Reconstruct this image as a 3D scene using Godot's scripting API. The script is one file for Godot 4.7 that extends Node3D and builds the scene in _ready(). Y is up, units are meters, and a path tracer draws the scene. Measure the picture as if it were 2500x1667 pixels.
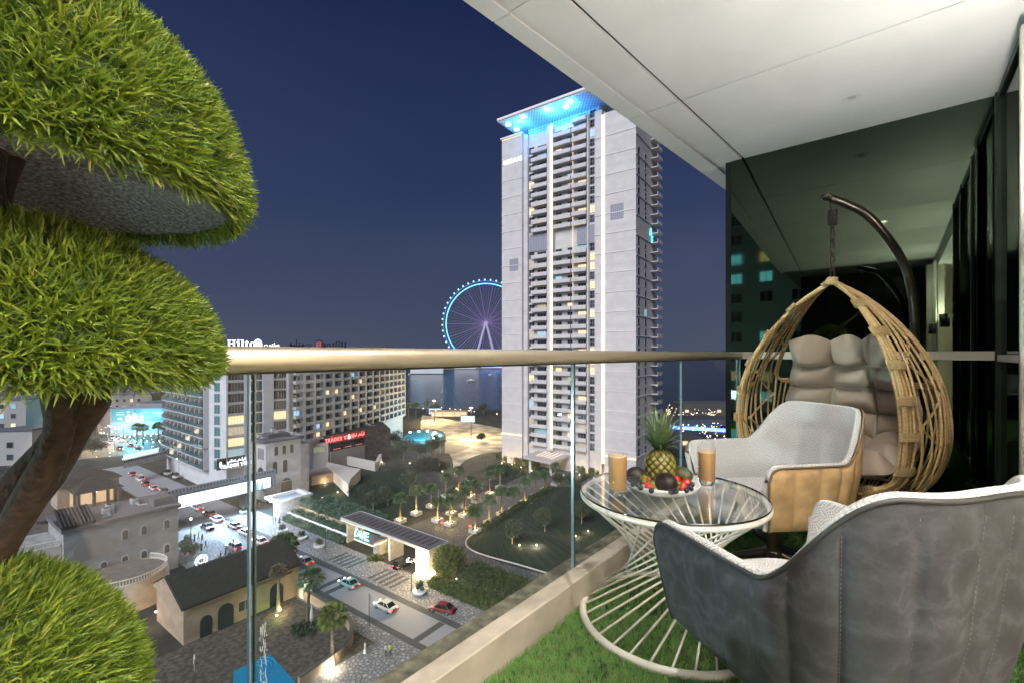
extends Node3D
# A furnished balcony high above a lit city at night. World axes: x to the right, -z away from the eye, y up; y = 0 is the balcony turf.
const F := 1125.0
const EYE := Vector3(0, 1.15, 0)
const STREET := -40.85
var rng := RandomNumberGenerator.new()
var mats := {}
var texs := {}
var taken := {}

# ---------- places ----------
func bal(s: float, p: float, y := 0.0) -> Vector3:      # balcony axes: s along the rail, p inwards from the eye
	return Vector3(.64 * s + .768 * p, y, -.768 * s + .64 * p)
func gp(x: float, y: float, h := 0.0) -> Vector3:       # the survey sight (x, y) cut with the level h above the street
	var d := (42.0 - h) * F / (y - 864.0)
	return Vector3((x - 1250.0) / F * d, STREET + h, -d)
func pd(x: float, y: float, d: float) -> Vector3:       # the same sight at the distance d
	return EYE + Vector3((x - 1250.0) / F * d, -(y - 864.0) / F * d, -d)
func ct(r: float, q: float, h := 0.0) -> Vector3:       # street grid: r along the main street, q across it
	return Vector3(.81 * r + .586 * q, STREET + h, .586 * r - .81 * q)
var RA := Vector3(.81, 0, .586)
var QA := Vector3(.586, 0, -.81)
var BB := Basis(Vector3(.64, 0, -.768), Vector3.UP, Vector3(.768, 0, .64))
func cb() -> Basis: return Basis(RA, Vector3.UP, -QA)

# ---------- nodes ----------
func numbered(called: String, under: Node) -> String:
	var key := str(under.get_instance_id()) + called
	var n: int = taken.get(key, 0)
	taken[key] = n + 1
	return called if n == 0 else "%s_%03d" % [called, n]
func tag(o: Node, label := "", category := "", group := "", kind := "") -> Node:
	if label: o.set_meta("label", label)
	if category: o.set_meta("category", category)
	if group: o.set_meta("group", group)
	if kind: o.set_meta("kind", kind)
	return o
func thing(called: String, label: String, category: String, at := Vector3.ZERO, basis := Basis(), group := "") -> Node3D:
	var o := Node3D.new()
	o.name = numbered(called, self)
	add_child(o, true)
	o.transform = Transform3D(basis, at)
	tag(o, label, category, group)
	return o
func mk(called: String, st: Variant, m: Material, under: Node = self, at := Transform3D()) -> MeshInstance3D:
	var o := MeshInstance3D.new()
	o.name = numbered(called, under)
	o.mesh = done(st) if st is SurfaceTool else st
	o.material_override = m
	under.add_child(o, true)
	o.transform = at
	return o
func stuff(called: String, mesh: Mesh, m: Material, places: Array, tints: Array, under: Node = self) -> MultiMeshInstance3D:
	var mm := MultiMesh.new()
	mm.transform_format = MultiMesh.TRANSFORM_3D
	mm.use_colors = tints.size() > 0
	mm.mesh = mesh
	mm.instance_count = places.size()
	for i in places.size():
		mm.set_instance_transform(i, places[i])
		if tints.size(): mm.set_instance_color(i, tints[i])
	var o := MultiMeshInstance3D.new()
	o.name = numbered(called, under)
	o.multimesh = mm
	o.material_override = m
	under.add_child(o, true)
	o.set_meta("kind", "stuff")
	return o
func struct(called: String, st: Variant, m: Material) -> MeshInstance3D:
	var o := mk(called, st, m)
	o.set_meta("kind", "structure")
	return o
func dup(src: Node3D, at: Transform3D, label := "", group := "") -> Node3D:
	var o: Node3D = src.duplicate()
	var base := str(src.name).rstrip("0123456789").rstrip("_")
	o.name = numbered(base, self)
	add_child(o, true)
	o.transform = at
	if label: o.set_meta("label", label)
	if group: o.set_meta("group", group)
	return o

# ---------- shapes ----------
func ST() -> SurfaceTool:
	var st := SurfaceTool.new()
	st.begin(Mesh.PRIMITIVE_TRIANGLES)
	st.set_smooth_group(-1)
	return st
func done(st: SurfaceTool) -> ArrayMesh:
	st.generate_normals()
	return st.commit()
func poly(st: SurfaceTool, p: Array, out: Vector3) -> void:
	st.set_smooth_group(-1)
	var n := Vector3.ZERO
	for i in p.size(): n += (p[i] - p[0]).cross(p[(i + 1) % p.size()] - p[0])
	var flip := n.dot(out) > 0.0
	st.set_uv(Vector2.ZERO)
	for i in range(1, p.size() - 1):
		st.add_vertex(p[0])
		st.add_vertex(p[i + 1] if flip else p[i])
		st.add_vertex(p[i] if flip else p[i + 1])
func para(st: SurfaceTool, o: Vector3, a: Vector3, b: Vector3, c: Vector3) -> void:   # a block from the corner o along three edges
	var m := o + (a + b + c) * .5
	for f in [[o, a, b], [o + c, a, b], [o, a, c], [o + b, a, c], [o, b, c], [o + a, b, c]]:
		var q: Array = [f[0], f[0] + f[1], f[0] + f[1] + f[2], f[0] + f[2]]
		poly(st, q, (f[0] + (f[1] + f[2]) * .5) - m)
func box(st: SurfaceTool, c: Vector3, size: Vector3, b := Basis()) -> void:
	var x := b.x * size.x
	var y := b.y * size.y
	var z := b.z * size.z
	para(st, c - (x + y + z) * .5, x, y, z)
func cbox(st: SurfaceTool, c: Vector3, size: Vector3, r: float, b := Basis()) -> void:   # block with chamfered edges
	var h := size * .5
	var V := func(sx, sy, sz, k):
		var v := Vector3(sx * h.x, sy * h.y, sz * h.z)
		if k != 0: v.x -= sx * r
		if k != 1: v.y -= sy * r
		if k != 2: v.z -= sz * r
		return c + b * v
	for s in [-1, 1]:
		poly(st, [V.call(s, -1, -1, 0), V.call(s, 1, -1, 0), V.call(s, 1, 1, 0), V.call(s, -1, 1, 0)], b.x * s)
		poly(st, [V.call(-1, s, -1, 1), V.call(1, s, -1, 1), V.call(1, s, 1, 1), V.call(-1, s, 1, 1)], b.y * s)
		poly(st, [V.call(-1, -1, s, 2), V.call(1, -1, s, 2), V.call(1, 1, s, 2), V.call(-1, 1, s, 2)], b.z * s)
		for t in [-1, 1]:
			poly(st, [V.call(s, t, -1, 0), V.call(s, t, 1, 0), V.call(s, t, 1, 1), V.call(s, t, -1, 1)], b.x * s + b.y * t)
			poly(st, [V.call(s, -1, t, 0), V.call(s, 1, t, 0), V.call(s, 1, t, 2), V.call(s, -1, t, 2)], b.x * s + b.z * t)
			poly(st, [V.call(-1, s, t, 1), V.call(1, s, t, 1), V.call(1, s, t, 2), V.call(-1, s, t, 2)], b.y * s + b.z * t)
			for u in [-1, 1]:
				poly(st, [V.call(s, t, u, 0), V.call(s, t, u, 1), V.call(s, t, u, 2)], b * Vector3(s, t, u))
func prism(st: SurfaceTool, p: Array, y0: float, y1: float) -> void:      # p: ground points (Vector3), walls from y0 to y1
	var v2 := PackedVector2Array()
	for q in p: v2.append(Vector2(q.x, q.z))
	var ccw := not Geometry2D.is_polygon_clockwise(v2)
	for i in p.size():
		var a: Vector3 = p[i]
		var b: Vector3 = p[(i + 1) % p.size()]
		var n := Vector3(b.z - a.z, 0, a.x - b.x) * (1.0 if ccw else -1.0)
		poly(st, [Vector3(a.x, y0, a.z), Vector3(b.x, y0, b.z), Vector3(b.x, y1, b.z), Vector3(a.x, y1, a.z)], n)
	var tri := Geometry2D.triangulate_polygon(v2)
	for k in range(0, tri.size(), 3):
		for e in [[y1, Vector3.UP], [y0, Vector3.DOWN]]:
			var t: Array = []
			for j in 3: t.append(Vector3(v2[tri[k + j]].x, e[0], v2[tri[k + j]].y))
			poly(st, t, e[1])
func sheet(st: SurfaceTool, p: Array, y: float) -> void:
	var v2 := PackedVector2Array()
	for q in p: v2.append(Vector2(q.x, q.z))
	var tri := Geometry2D.triangulate_polygon(v2)
	for k in range(0, tri.size(), 3):
		var t: Array = []
		for j in 3: t.append(Vector3(v2[tri[k + j]].x, y, v2[tri[k + j]].y))
		poly(st, t, Vector3.UP)
func quadv(st: SurfaceTool, a: Vector3, b: Vector3, c: Vector3, d: Vector3, ua := Vector2.ZERO, ub := Vector2.ZERO, uc := Vector2.ZERO, ud := Vector2.ZERO) -> void:
	for k in [[a, ua], [d, ud], [c, uc], [a, ua], [c, uc], [b, ub]]:
		st.set_uv(k[1])
		st.add_vertex(k[0])
func surf(st: SurfaceTool, nu: int, nv: int, fn: Callable, su := 1.0, sv := 1.0, tint: Variant = null) -> void:   # fn(u, v) -> Vector3, smooth
	st.set_smooth_group(0)
	var g: Array = []
	for i in nu + 1:
		var row: Array = []
		for j in nv + 1: row.append(fn.call(float(i) / nu, float(j) / nv))
		g.append(row)
	for i in nu:
		for j in nv:
			for k in [[0, 0], [0, 1], [1, 1], [0, 0], [1, 1], [1, 0]]:
				var u: float = float(i + k[0]) / nu
				var v: float = float(j + k[1]) / nv
				st.set_uv(Vector2(u * su, v * sv))
				if tint != null: st.set_color(tint.call(u, v))
				st.add_vertex(g[i + k[0]][j + k[1]])
func lathe(st: SurfaceTool, prof: Array, n: int, xf := Transform3D()) -> void:    # prof: Vector2(radius, height) from the top down = outside out
	st.set_smooth_group(0)
	for i in n:
		var a0 := TAU * i / n
		var a1 := TAU * (i + 1) / n
		for j in prof.size() - 1:
			var p: Vector2 = prof[j]
			var q: Vector2 = prof[j + 1]
			quadv(st, xf * Vector3(p.x * cos(a0), p.y, p.x * sin(a0)), xf * Vector3(q.x * cos(a0), q.y, q.x * sin(a0)), xf * Vector3(q.x * cos(a1), q.y, q.x * sin(a1)), xf * Vector3(p.x * cos(a1), p.y, p.x * sin(a1)))
func tube(st: SurfaceTool, pts: Array, rad: Variant, n := 8, closed := false, caps := true, flat := 1.0) -> void:
	st.set_smooth_group(0)
	var m := pts.size()
	var rings: Array = []
	var up := Vector3.ZERO
	for i in m:
		var a: Vector3 = pts[(i - 1 + m) % m] if closed or i > 0 else pts[i]
		var b: Vector3 = pts[(i + 1) % m] if closed or i < m - 1 else pts[i]
		var t := (b - a).normalized()
		if up == Vector3.ZERO: up = t.cross(Vector3(.31, .2, .93)).normalized() if absf(t.z) < .9 else t.cross(Vector3.UP).normalized()
		up = (up - t * up.dot(t)).normalized()
		var side := t.cross(up)
		var r: float = rad[i] if rad is Array else rad
		var ring: Array = []
		for k in n:
			var w := TAU * k / n
			ring.append(pts[i] + up * cos(w) * r + side * sin(w) * r * flat)
		rings.append(ring)
	for i in (m if closed else m - 1):
		var A: Array = rings[i]
		var B: Array = rings[(i + 1) % m]
		for k in n:
			var l := (k + 1) % n
			var v0 := float(i) / 4.0
			quadv(st, A[k], B[k], B[l], A[l], Vector2(float(k) / n, v0), Vector2(float(k) / n, v0 + .25), Vector2(float(k + 1) / n, v0 + .25), Vector2(float(k + 1) / n, v0))
	if caps and not closed:
		poly(st, rings[0], pts[0] - pts[1])
		poly(st, rings[m - 1], pts[m - 1] - pts[m - 2])
func ball(st: SurfaceTool, c: Vector3, r: Vector3, n := 12, b := Basis()) -> void:
	surf(st, n, n / 2, func(u, v): return c + b * Vector3(r.x * cos(TAU * u) * sin(PI * v), r.y * cos(PI * v), r.z * sin(TAU * u) * sin(PI * v)))
func crom(p: Array, t: float) -> Variant:        # Catmull-Rom through the points, t in 0..1
	var n := p.size() - 1
	var x := clampf(t, 0, 1) * n
	var i := mini(int(x), n - 1)
	var k := x - i
	var a: Variant = p[maxi(i - 1, 0)]
	var b: Variant = p[i]
	var c: Variant = p[i + 1]
	var d: Variant = p[mini(i + 2, n)]
	return (b * 2.0 + (c - a) * k + (a * 2.0 - b * 5.0 + c * 4.0 - d) * k * k + (b * 3.0 - a - c * 3.0 + d) * k * k * k) * .5
func path(p: Array, n: int) -> Array:
	var o: Array = []
	for i in n + 1: o.append(crom(p, float(i) / n))
	return o
func wordmesh(s: String, h: float, depth: float, bold := true, face := "Droid Sans") -> TextMesh:
	var f := SystemFont.new()
	f.font_names = PackedStringArray([face])
	f.font_weight = 700 if bold else 400
	var t := TextMesh.new()
	t.text = s
	t.font = f
	t.font_size = 48
	t.pixel_size = h / 35.0
	t.depth = depth
	t.curve_step = 2.0
	return t
func strokes(st: SurfaceTool, lines: Array, w: float, depth: float, xf: Transform3D) -> void:   # pen strokes as raised bars on a plane
	for l in lines:
		for i in l.size() - 1:
			var a := Vector3(l[i].x, l[i].y, 0)
			var b := Vector3(l[i + 1].x, l[i + 1].y, 0)
			var d := b - a
			if d.length() < .0001: d = Vector3(w, 0, 0)
			var t := d.normalized()
			var n := Vector3(-t.y, t.x, 0)
			para(st, xf * (a - t * w * .45 - n * w * .5), xf.basis * (d + t * w * .9), xf.basis * (n * w), xf.basis * Vector3(0, 0, depth))

# ---------- textures and materials ----------
func noise_tex(key: String, size: int, freq: float, lo: float, hi: float, kind := 0, oct := 4, pw := 1.0) -> ImageTexture:
	if texs.has(key): return texs[key]
	var n := FastNoiseLite.new()
	n.seed = hash(key) % 10000
	n.noise_type = FastNoiseLite.TYPE_CELLULAR if kind == 1 else FastNoiseLite.TYPE_SIMPLEX_SMOOTH
	if kind == 1: n.cellular_return_type = FastNoiseLite.RETURN_DISTANCE2_SUB
	n.frequency = freq
	n.fractal_type = FastNoiseLite.FRACTAL_FBM if oct > 1 else FastNoiseLite.FRACTAL_NONE
	n.fractal_octaves = oct
	if kind == 2:
		n.fractal_type = FastNoiseLite.FRACTAL_RIDGED
		n.domain_warp_enabled = true
		n.domain_warp_amplitude = 60.0
		n.domain_warp_frequency = .012
	var im := n.get_seamless_image(size, size)
	im.convert(Image.FORMAT_L8)
	var d := im.get_data()
	for i in d.size(): d[i] = int(255.0 * clampf(lo + (hi - lo) * pow(d[i] / 255.0, pw), 0, 1))
	texs[key] = ImageTexture.create_from_image(Image.create_from_data(size, size, false, Image.FORMAT_L8, d))
	return texs[key]
func draw_tex(key: String, w: int, h: int, fn: Callable) -> ImageTexture:      # fn(x, y) -> sRGB Color
	if texs.has(key): return texs[key]
	var im := Image.create(w, h, false, Image.FORMAT_RGB8)
	for y in h:
		for x in w: im.set_pixel(x, y, fn.call(x, y))
	texs[key] = ImageTexture.create_from_image(im)
	return texs[key]
# linear base colour; o: tex + scale (world triplanar), bump + bump_cm + bscale, glow (linear), cut...
func M(key: String, c := Color(.5, .5, .5), rough := .6, metal := 0.0, o := {}) -> StandardMaterial3D:
	if mats.has(key): return mats[key]
	var m := StandardMaterial3D.new()
	m.resource_name = key
	m.albedo_color = Color(c.r, c.g, c.b).linear_to_srgb()
	m.roughness = rough
	m.metallic = metal
	m.cull_mode = BaseMaterial3D.CULL_DISABLED
	if o.has("tex"):
		m.albedo_texture = o.tex
	if o.has("bump"):
		m.heightmap_enabled = true
		m.heightmap_texture = o.bump
		m.heightmap_scale = o.get("cm", .1)
	if o.has("scale"):
		m.uv1_triplanar = true
		m.uv1_world_triplanar = o.get("world", false)
		m.uv1_scale = Vector3.ONE * float(o.scale)
	elif o.has("uv"):
		m.uv1_scale = Vector3(o.uv.x, o.uv.y, 1)
	if o.has("rtex"):
		m.roughness_texture = o.rtex
	if o.has("glow"):
		m.emission_enabled = true
		var g: Color = o.glow
		var top := maxf(g.r, maxf(g.g, g.b))
		m.emission = Color(g.r / top, g.g / top, g.b / top).linear_to_srgb()
		m.emission_energy_multiplier = top
	if o.has("tint"): m.vertex_color_use_as_albedo = true
	if o.has("coat"):
		m.clearcoat_enabled = true
		m.clearcoat = o.coat
		m.clearcoat_roughness = .05
	if o.has("rim"):
		m.rim_enabled = true
		m.rim = o.rim
	if o.has("back"):
		m.backlight_enabled = true
		m.backlight = o.back
	if o.has("spec"): m.metallic_specular = o.spec
	if o.has("sss"):
		m.subsurf_scatter_enabled = true
		m.subsurf_scatter_strength = o.sss
	mats[key] = m
	return m
func pane(key: String, c: Color, alpha: float) -> StandardMaterial3D:
	if mats.has(key): return mats[key]
	var m := M(key, c, .02)
	m.transparency = BaseMaterial3D.TRANSPARENCY_ALPHA
	m.albedo_color.a = alpha
	return m
func glow(key: String, c: Color, k: float) -> StandardMaterial3D:
	return M(key, Color(.12, .12, .12), .5, 0.0, {"glow": Color(c.r * k, c.g * k, c.b * k)})
func omni(called: String, at: Vector3, c: Color, e: float, size := .15, under: Node = self, reach := 60.0) -> OmniLight3D:
	var l := OmniLight3D.new()
	l.name = numbered(called, under)
	under.add_child(l, true)
	l.position = at
	l.light_color = c
	l.light_energy = e
	l.light_size = size
	l.omni_range = reach
	l.omni_attenuation = 2.0
	l.shadow_enabled = true
	return l

func _ready() -> void:
	rng.seed = 7
	# ---- camera ----
	var cam := Camera3D.new()
	cam.name = "camera"
	add_child(cam)
	cam.position = EYE
	cam.projection = Camera3D.PROJECTION_FRUSTUM
	cam.near = .05
	cam.far = 12000.0
	cam.size = .05 * 1667.0 / F
	cam.frustum_offset = Vector2(0, .05 * 30.5 / F)
	cam.current = true
	# ---- night sky over the city ----
	var haze := FastNoiseLite.new()
	haze.seed = 3
	haze.frequency = .9
	haze.fractal_octaves = 3
	var sky_im := Image.create(256, 256, false, Image.FORMAT_RGBF)
	for y in 256:
		var e := 90.0 - (y + .5) / 256.0 * 180.0
		var k := clampf(e / 38.0, 0, 1)
		var low := Color(.072, .086, .138)
		var mid := Color(.033, .050, .118)
		var top := Color(.0125, .021, .074)
		var c := low.lerp(mid, clampf(k * 2.2, 0, 1)).lerp(top, clampf((k - .35) / .65, 0, 1))
		if e < 0: c = Color(.04, .045, .07)
		for x in 256:
			var a := TAU * x / 256.0
			var n := haze.get_noise_3d(cos(a) * cos(deg_to_rad(e)), sin(deg_to_rad(e)) * 2.2, sin(a) * cos(deg_to_rad(e)))
			var w := 1.0 + .16 * n
			sky_im.set_pixel(x, y, Color(c.r * (w + .10 * n) / 3.1, c.g * w / 3.1, c.b * (w - .05 * n) / 3.1))
	var pan := PanoramaSkyMaterial.new()
	pan.panorama = ImageTexture.create_from_image(sky_im)
	var sky := Sky.new()
	sky.sky_material = pan
	var env := Environment.new()
	env.background_mode = Environment.BG_SKY
	env.sky = sky
	env.tonemap_mode = Environment.TONE_MAPPER_LINEAR
	env.tonemap_exposure = 3.1
	env.sdfgi_enabled = true
	env.ssao_enabled = true
	env.ssil_enabled = true
	var we := WorldEnvironment.new()
	we.name = "environment"
	we.environment = env
	add_child(we)
	# ---- the soft glow of the lit city behind the eye ----
	var sun := DirectionalLight3D.new()
	sun.name = "city_glow"
	add_child(sun)
	sun.look_at_from_position(Vector3.ZERO, Vector3(.34, -.62, -.72), Vector3.UP)
	sun.light_energy = .5
	sun.light_color = Color(.955, .965, 1.0)
	sun.light_angular_distance = 40.0
	sun.sky_mode = DirectionalLight3D.SKY_MODE_LIGHT_ONLY
	sun.shadow_enabled = true
	build_shell()
	build_topiary()
	build_egg()
	build_chairs()
	build_table()
	build_city()

# ---------- the balcony itself ----------
func build_shell() -> void:
	var grime := noise_tex("grime", 256, .012, .80, 1.0)
	var speck := noise_tex("speck", 256, .09, .82, 1.0, 0, 2)
	var render_m := M("kerb_paint", Color(.56, .49, .39), .75, 0, {"tex": grime, "scale": 1.6, "world": true, "bump": speck, "cm": .06})
	var ledge_m := M("ledge_concrete", Color(.30, .29, .19), .8, 0, {"tex": noise_tex("blotch", 256, .02, .45, 1.0), "scale": 2.2, "world": true, "bump": speck, "cm": .1})
	var white_m := M("ceiling_paint", Color(.78, .765, .735), .55, 0, {"tex": noise_tex("faint", 256, .01, .95, 1.0), "scale": .5, "world": true})
	# floor slab and turf backing
	var st := ST()
	prism(st, [bal(-6, -1.3), bal(4.95, -1.3), bal(4.95, .6), bal(-6, .6)], -.32, -.012)
	struct("balcony_floor", st, M("slab", Color(.3, .29, .27), .9))
	st = ST()
	prism(st, [bal(-5, -1.095), bal(4.94, -1.095), bal(4.94, .575), bal(-5, .575)], -.01, .0)
	var turf := thing("artificial_turf", "green artificial turf with short blades covering the balcony floor", "artificial turf")
	mk("backing", st, M("turf_backing", Color(.02, .045, .012), .95), turf)
	st = ST()
	for k in 6:
		var a := k * 2.4 + .3
		var base := Vector3(cos(a), 0, sin(a)) * .0035
		var lean := Vector3(cos(a + .6), 0, sin(a + .6)) * (.008 + .003 * (k % 3))
		var side := Vector3(-sin(a), 0, cos(a)) * .0011
		var h := .017 + .004 * (k % 3)
		var mid := base + lean * .35 + Vector3(0, h * .6, 0)
		var tip := base + lean + Vector3(0, h, 0)
		poly(st, [base - side, base + side, mid + side, mid - side], lean)
		poly(st, [mid - side, mid + side, tip], lean)
	var tuft := done(st)
	var places: Array = []
	var tints: Array = []
	for i in 62000:
		var s := .55 + 4.38 * pow(rng.randf(), 1.35)
		var p := rng.randf_range(-1.092, .57)
		var sc := rng.randf_range(.75, 1.25)
		places.append(Transform3D(Basis(Vector3.UP, rng.randf() * TAU).scaled(Vector3.ONE * sc), bal(s, p, -.001)))
		var k := rng.randf()
		var g := Color(.12, .27, .07).lerp(Color(.27, .41, .13), k * k)
		if rng.randf() < .08: g = Color(.26, .27, .10)
		tints.append(g)
	stuff("blades", tuft, M("turf_blade", Color.WHITE, .55, 0, {"tint": true, "back": Color(.3, .4, .1), "spec": .35}), places, tints, turf)
	# kerb, outer ledge
	st = ST()
	cbox(st, bal(-.5, -1.14, .06), Vector3(10.9, .15, .08), .004, BB)
	struct("balcony_kerb", st, render_m)
	st = ST()
	cbox(st, bal(-.5, -1.2275, .03), Vector3(10.9, .092, .196), .006, BB)
	struct("balcony_ledge", st, ledge_m)
	st = ST()
	cbox(st, bal(2.42, -1.262, .139), Vector3(.03, .012, .016), .004, BB)
	tag(mk("weep_hole_plug", st, M("plug_rubber", Color(.012, .011, .01), .7)), "small dark oval plug on the ledge outside the glass balustrade", "plug")
	# glass balustrade
	var rail := thing("glass_balustrade", "balcony balustrade of clear glass panels under a champagne metal handrail", "balustrade")
	st = ST()
	var pts: Array = []
	for k in 25: pts.append(bal(-4.0 + 8.93 * k / 24.0, -1.18, 1.1365))
	tube(st, pts, .0318, 24)
	mk("handrail", st, M("champagne", Color(.68, .58, .43), .42, .75, {"rtex": noise_tex("rub", 256, .03, .75, 1.0), "scale": 1.0}), rail)
	var glass := pane("balustrade_glass", Color(.8, .95, .88), .004)
	glass.metallic_specular = .33
	var edge := M("glass_edge", Color(.05, .075, .07), .12, 0, {"spec": .9})
	var edge2 := M("glass_edge_light", Color(.20, .27, .31), .15, .2, {"spec": .9})
	var js := [-2.41, -.98, .446, 1.872, 3.31, 4.815, 4.93]
	for k in 6:
		var a: float = js[k] + .006
		var b: float = js[k + 1] - .006
		st = ST()
		box(st, bal((a + b) * .5, -1.18, .605), Vector3(b - a, 1.03, .012), BB)
		var gpn := mk("glass_panel", st, glass, rail)
		for e in [[a, edge], [b, edge2]]:
			st = ST()
			box(st, bal(e[0], -1.18, .605), Vector3(.004, 1.03, .0135), BB)
			mk("panel_edge", st, e[1], gpn)
	var mark := M("lime_film", Color(.55, .6, .62), .9)
	mark.transparency = BaseMaterial3D.TRANSPARENCY_ALPHA
	mark.albedo_color.a = .38
	for e in [[.462, .478, .06, .50, 260, .0], [.20, .205, .12, .62, 60, -.07], [.335, .337, .10, .52, 30, -.01], [1.02, 1.022, .6, 1.05, 26, .02]]:
		st = ST()
		for i in int(e[4]):
			var v := rng.randf()
			var c := bal(rng.randf_range(e[0], e[1]) + e[5] * v, -1.1735, lerpf(e[2], e[3], v))
			var w := rng.randf_range(.0006, .0022)
			box(st, c, Vector3(w, w * rng.randf_range(2, 9), .0004), BB)
		mk("drip_mark", st, mark, rail).set_meta("kind", "stuff")
	st = ST()
	box(st, bal(.3, -1.18, 1.108), Vector3(9.2, .012, .02), BB)
	mk("glazing_channel", st, M("dark_metal", Color(.03, .028, .025), .4, .8), rail)
	# ceiling of large white panels with open joints
	var ceil := thing("balcony_ceiling", "white panelled balcony ceiling with dark open joints overhead", "ceiling")
	var edge_o := func(s): return -1.934 + .0682 * s
	var edge_c := func(s): return -1.843 + .0844 * s
	var edge_g := func(s): return -1.518 + .0717 * s
	var js2 := [-2.6, -1.06, .47, 1.99, 3.525, 5.02, 6.6]
	var y0 := 3.08
	for k in 6:
		var a: float = js2[k] + .006
		var b: float = js2[k + 1] - .006
		var rows := [[edge_c, edge_g, .0, -.013], [edge_g, null, .013, 0.0]]
		for r in rows:
			if r[1] == null and a > 4.96: continue
			var b2 := minf(b, 4.97) if r[1] == null else b
			var p := [bal(a, r[0].call(a) + r[2]), bal(b2, r[0].call(b2) + r[2]), bal(b2, .60 if r[1] == null else r[1].call(b2) + r[3]), bal(a, .60 if r[1] == null else r[1].call(a) + r[3])]
			st = ST()
			prism(st, p, y0, y0 + .02)
			mk("ceiling_panel", st, white_m, ceil)
		st = ST()
		var A := bal(a, edge_c.call(a) - .002, y0 - .012)
		var B := bal(b, edge_c.call(b) - .002, y0 - .012)
		var C := bal(b, edge_o.call(b), y0 - .002)
		var D := bal(a, edge_o.call(a), y0 - .002)
		var up := Vector3(0, .06, 0)
		poly(st, [A, B, C, D], Vector3.DOWN)
		poly(st, [A, B, B + up, A + up], bal(0, 1))
		poly(st, [D, C, C + up, D + up], bal(0, -1))
		poly(st, [A, D, D + up, A + up], bal(-1, 0))
		poly(st, [B, C, C + up, B + up], bal(1, 0))
		mk("edge_panel", st, white_m, ceil)
	st = ST()
	prism(st, [bal(-6, -2.2), bal(-2.6, edge_o.call(-2.6) + .03), bal(6.6, edge_o.call(6.6) + .03), bal(6.6, .9), bal(-6, .9)], y0 + .045, y0 + .4)
	struct("ceiling_slab", st, M("slab_dark", Color(.10, .10, .10), .9))
	# recessed downlights: the ring in view is switched off, the two behind it are on
	var k := 0
	for d in [[4.295, -.254, false, "round white recessed downlight, unlit, in the balcony ceiling near the glass wall"], [1.29, -.13, true, "lit recessed downlight above the grey armchair"], [-2.05, .1, true, "lit recessed downlight above the near end of the balcony"]]:
		var o := thing("downlight", d[3], "downlight", bal(d[0], d[1], y0), BB, "balcony downlights")
		st = ST()
		lathe(st, [Vector2(.040, .004), Vector2(.043, -.004), Vector2(.058, -.007), Vector2(.063, -.003), Vector2(.064, .004)], 32)
		mk("trim_ring", st, M("downlight_trim", Color(.66, .65, .62), .4), o)
		st = ST()
		lathe(st, [Vector2(.0, -.003), Vector2(.027, -.0025), Vector2(.029, .001)], 28)
		mk("lamp_lens", st, glow("lamp_on", Color(1, .93, .82), 6.0) if d[2] else M("lamp_off", Color(.62, .60, .56), .25), o)
		st = ST()
		lathe(st, [Vector2(.029, .002), Vector2(.034, -.003), Vector2(.041, .003)], 28)
		mk("reflector", st, M("reflector_chrome", Color(.7, .68, .64), .3, .6), o)
		if d[2]:
			var l := SpotLight3D.new()
			l.name = "downlight_beam"
			o.add_child(l)
			l.position = Vector3(0, -.02, 0)
			l.rotation.x = -PI / 2
			l.spot_angle = 78.0
			l.spot_angle_attenuation = .6
			l.spot_range = 12.0
			l.spot_attenuation = 2.0
			l.light_size = .04
			l.light_energy = 2.0
			l.light_color = Color(1, .985, .965)
			l.shadow_enabled = true
		k += 1
	# tinted mirror-glass screen at the far end, with its cream rail and base
	var mir := M("tinted_glass", Color(.060, .078, .056), .045, 1.0, {"rtex": noise_tex("smear", 512, .006, .25, 1.0, 0, 5, 2.2), "scale": .55})
	mir.roughness = .055
	var scr := thing("glass_screen_wall", "tall dark green mirror-glass screen closing the far end of the balcony", "glass wall")
	for e in [[-1.268, .575, 1.165, 3.078], [-1.268, .575, .035, 1.105]]:
		st = ST()
		box(st, bal(4.965, (e[0] + e[1]) * .5, (e[2] + e[3]) * .5), Vector3(.012, e[3] - e[2], e[1] - e[0]), BB)
		mk("tinted_pane", st, mir, scr)
	st = ST()
	cbox(st, bal(4.955, -.35, 1.137), Vector3(.05, .068, 1.86), .003, BB)
	mk("cross_rail", st, M("cream_metal", Color(.66, .59, .48), .4, .1), scr)
	st = ST()
	cbox(st, bal(4.93, -.3, .016), Vector3(.075, .034, 1.7), .003, BB)
	mk("base_channel", st, M("cream_metal"), scr)
	st = ST()
	box(st, bal(4.99, -.35, 1.55), Vector3(.03, 3.1, 1.95), BB)
	mk("backing_board", st, M("dark_board", Color(.01, .01, .01), .9), scr)
	# window wall of the flat on the right: bronze frames, tinted panes, an open door beside the eye
	var hw := thing("window_wall", "sliding window wall of dark tinted glass in bronze frames at the right edge", "window wall")
	var frame_m := M("bronze_frame", Color(.045, .048, .036), .35, .7)
	for e in [[2.62, 4.0], [4.05, 4.94], [1.75, 2.6], [-4.0, -1.78]]:
		for v in [[.05, 1.09], [1.15, 3.02]]:
			st = ST()
			box(st, bal((e[0] + e[1]) * .5, .60, (v[0] + v[1]) * .5), Vector3(e[1] - e[0], v[1] - v[0], .01), BB)
			mk("tinted_pane", st, mir, hw)
	for s in [1.72, 2.61, 4.025, 4.91]:
		st = ST()
		cbox(st, bal(s, .595, 1.54), Vector3(.05, 3.07, .06), .004, BB)
		mk("frame_post", st, frame_m, hw)
	for v in [.025, 1.12, 3.05]:
		st = ST()
		cbox(st, bal(3.3, .597, v), Vector3(3.3, .05, .045), .004, BB)
		mk("frame_rail", st, frame_m if v != 1.12 else M("cream_metal"), hw)
	st = ST()
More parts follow.
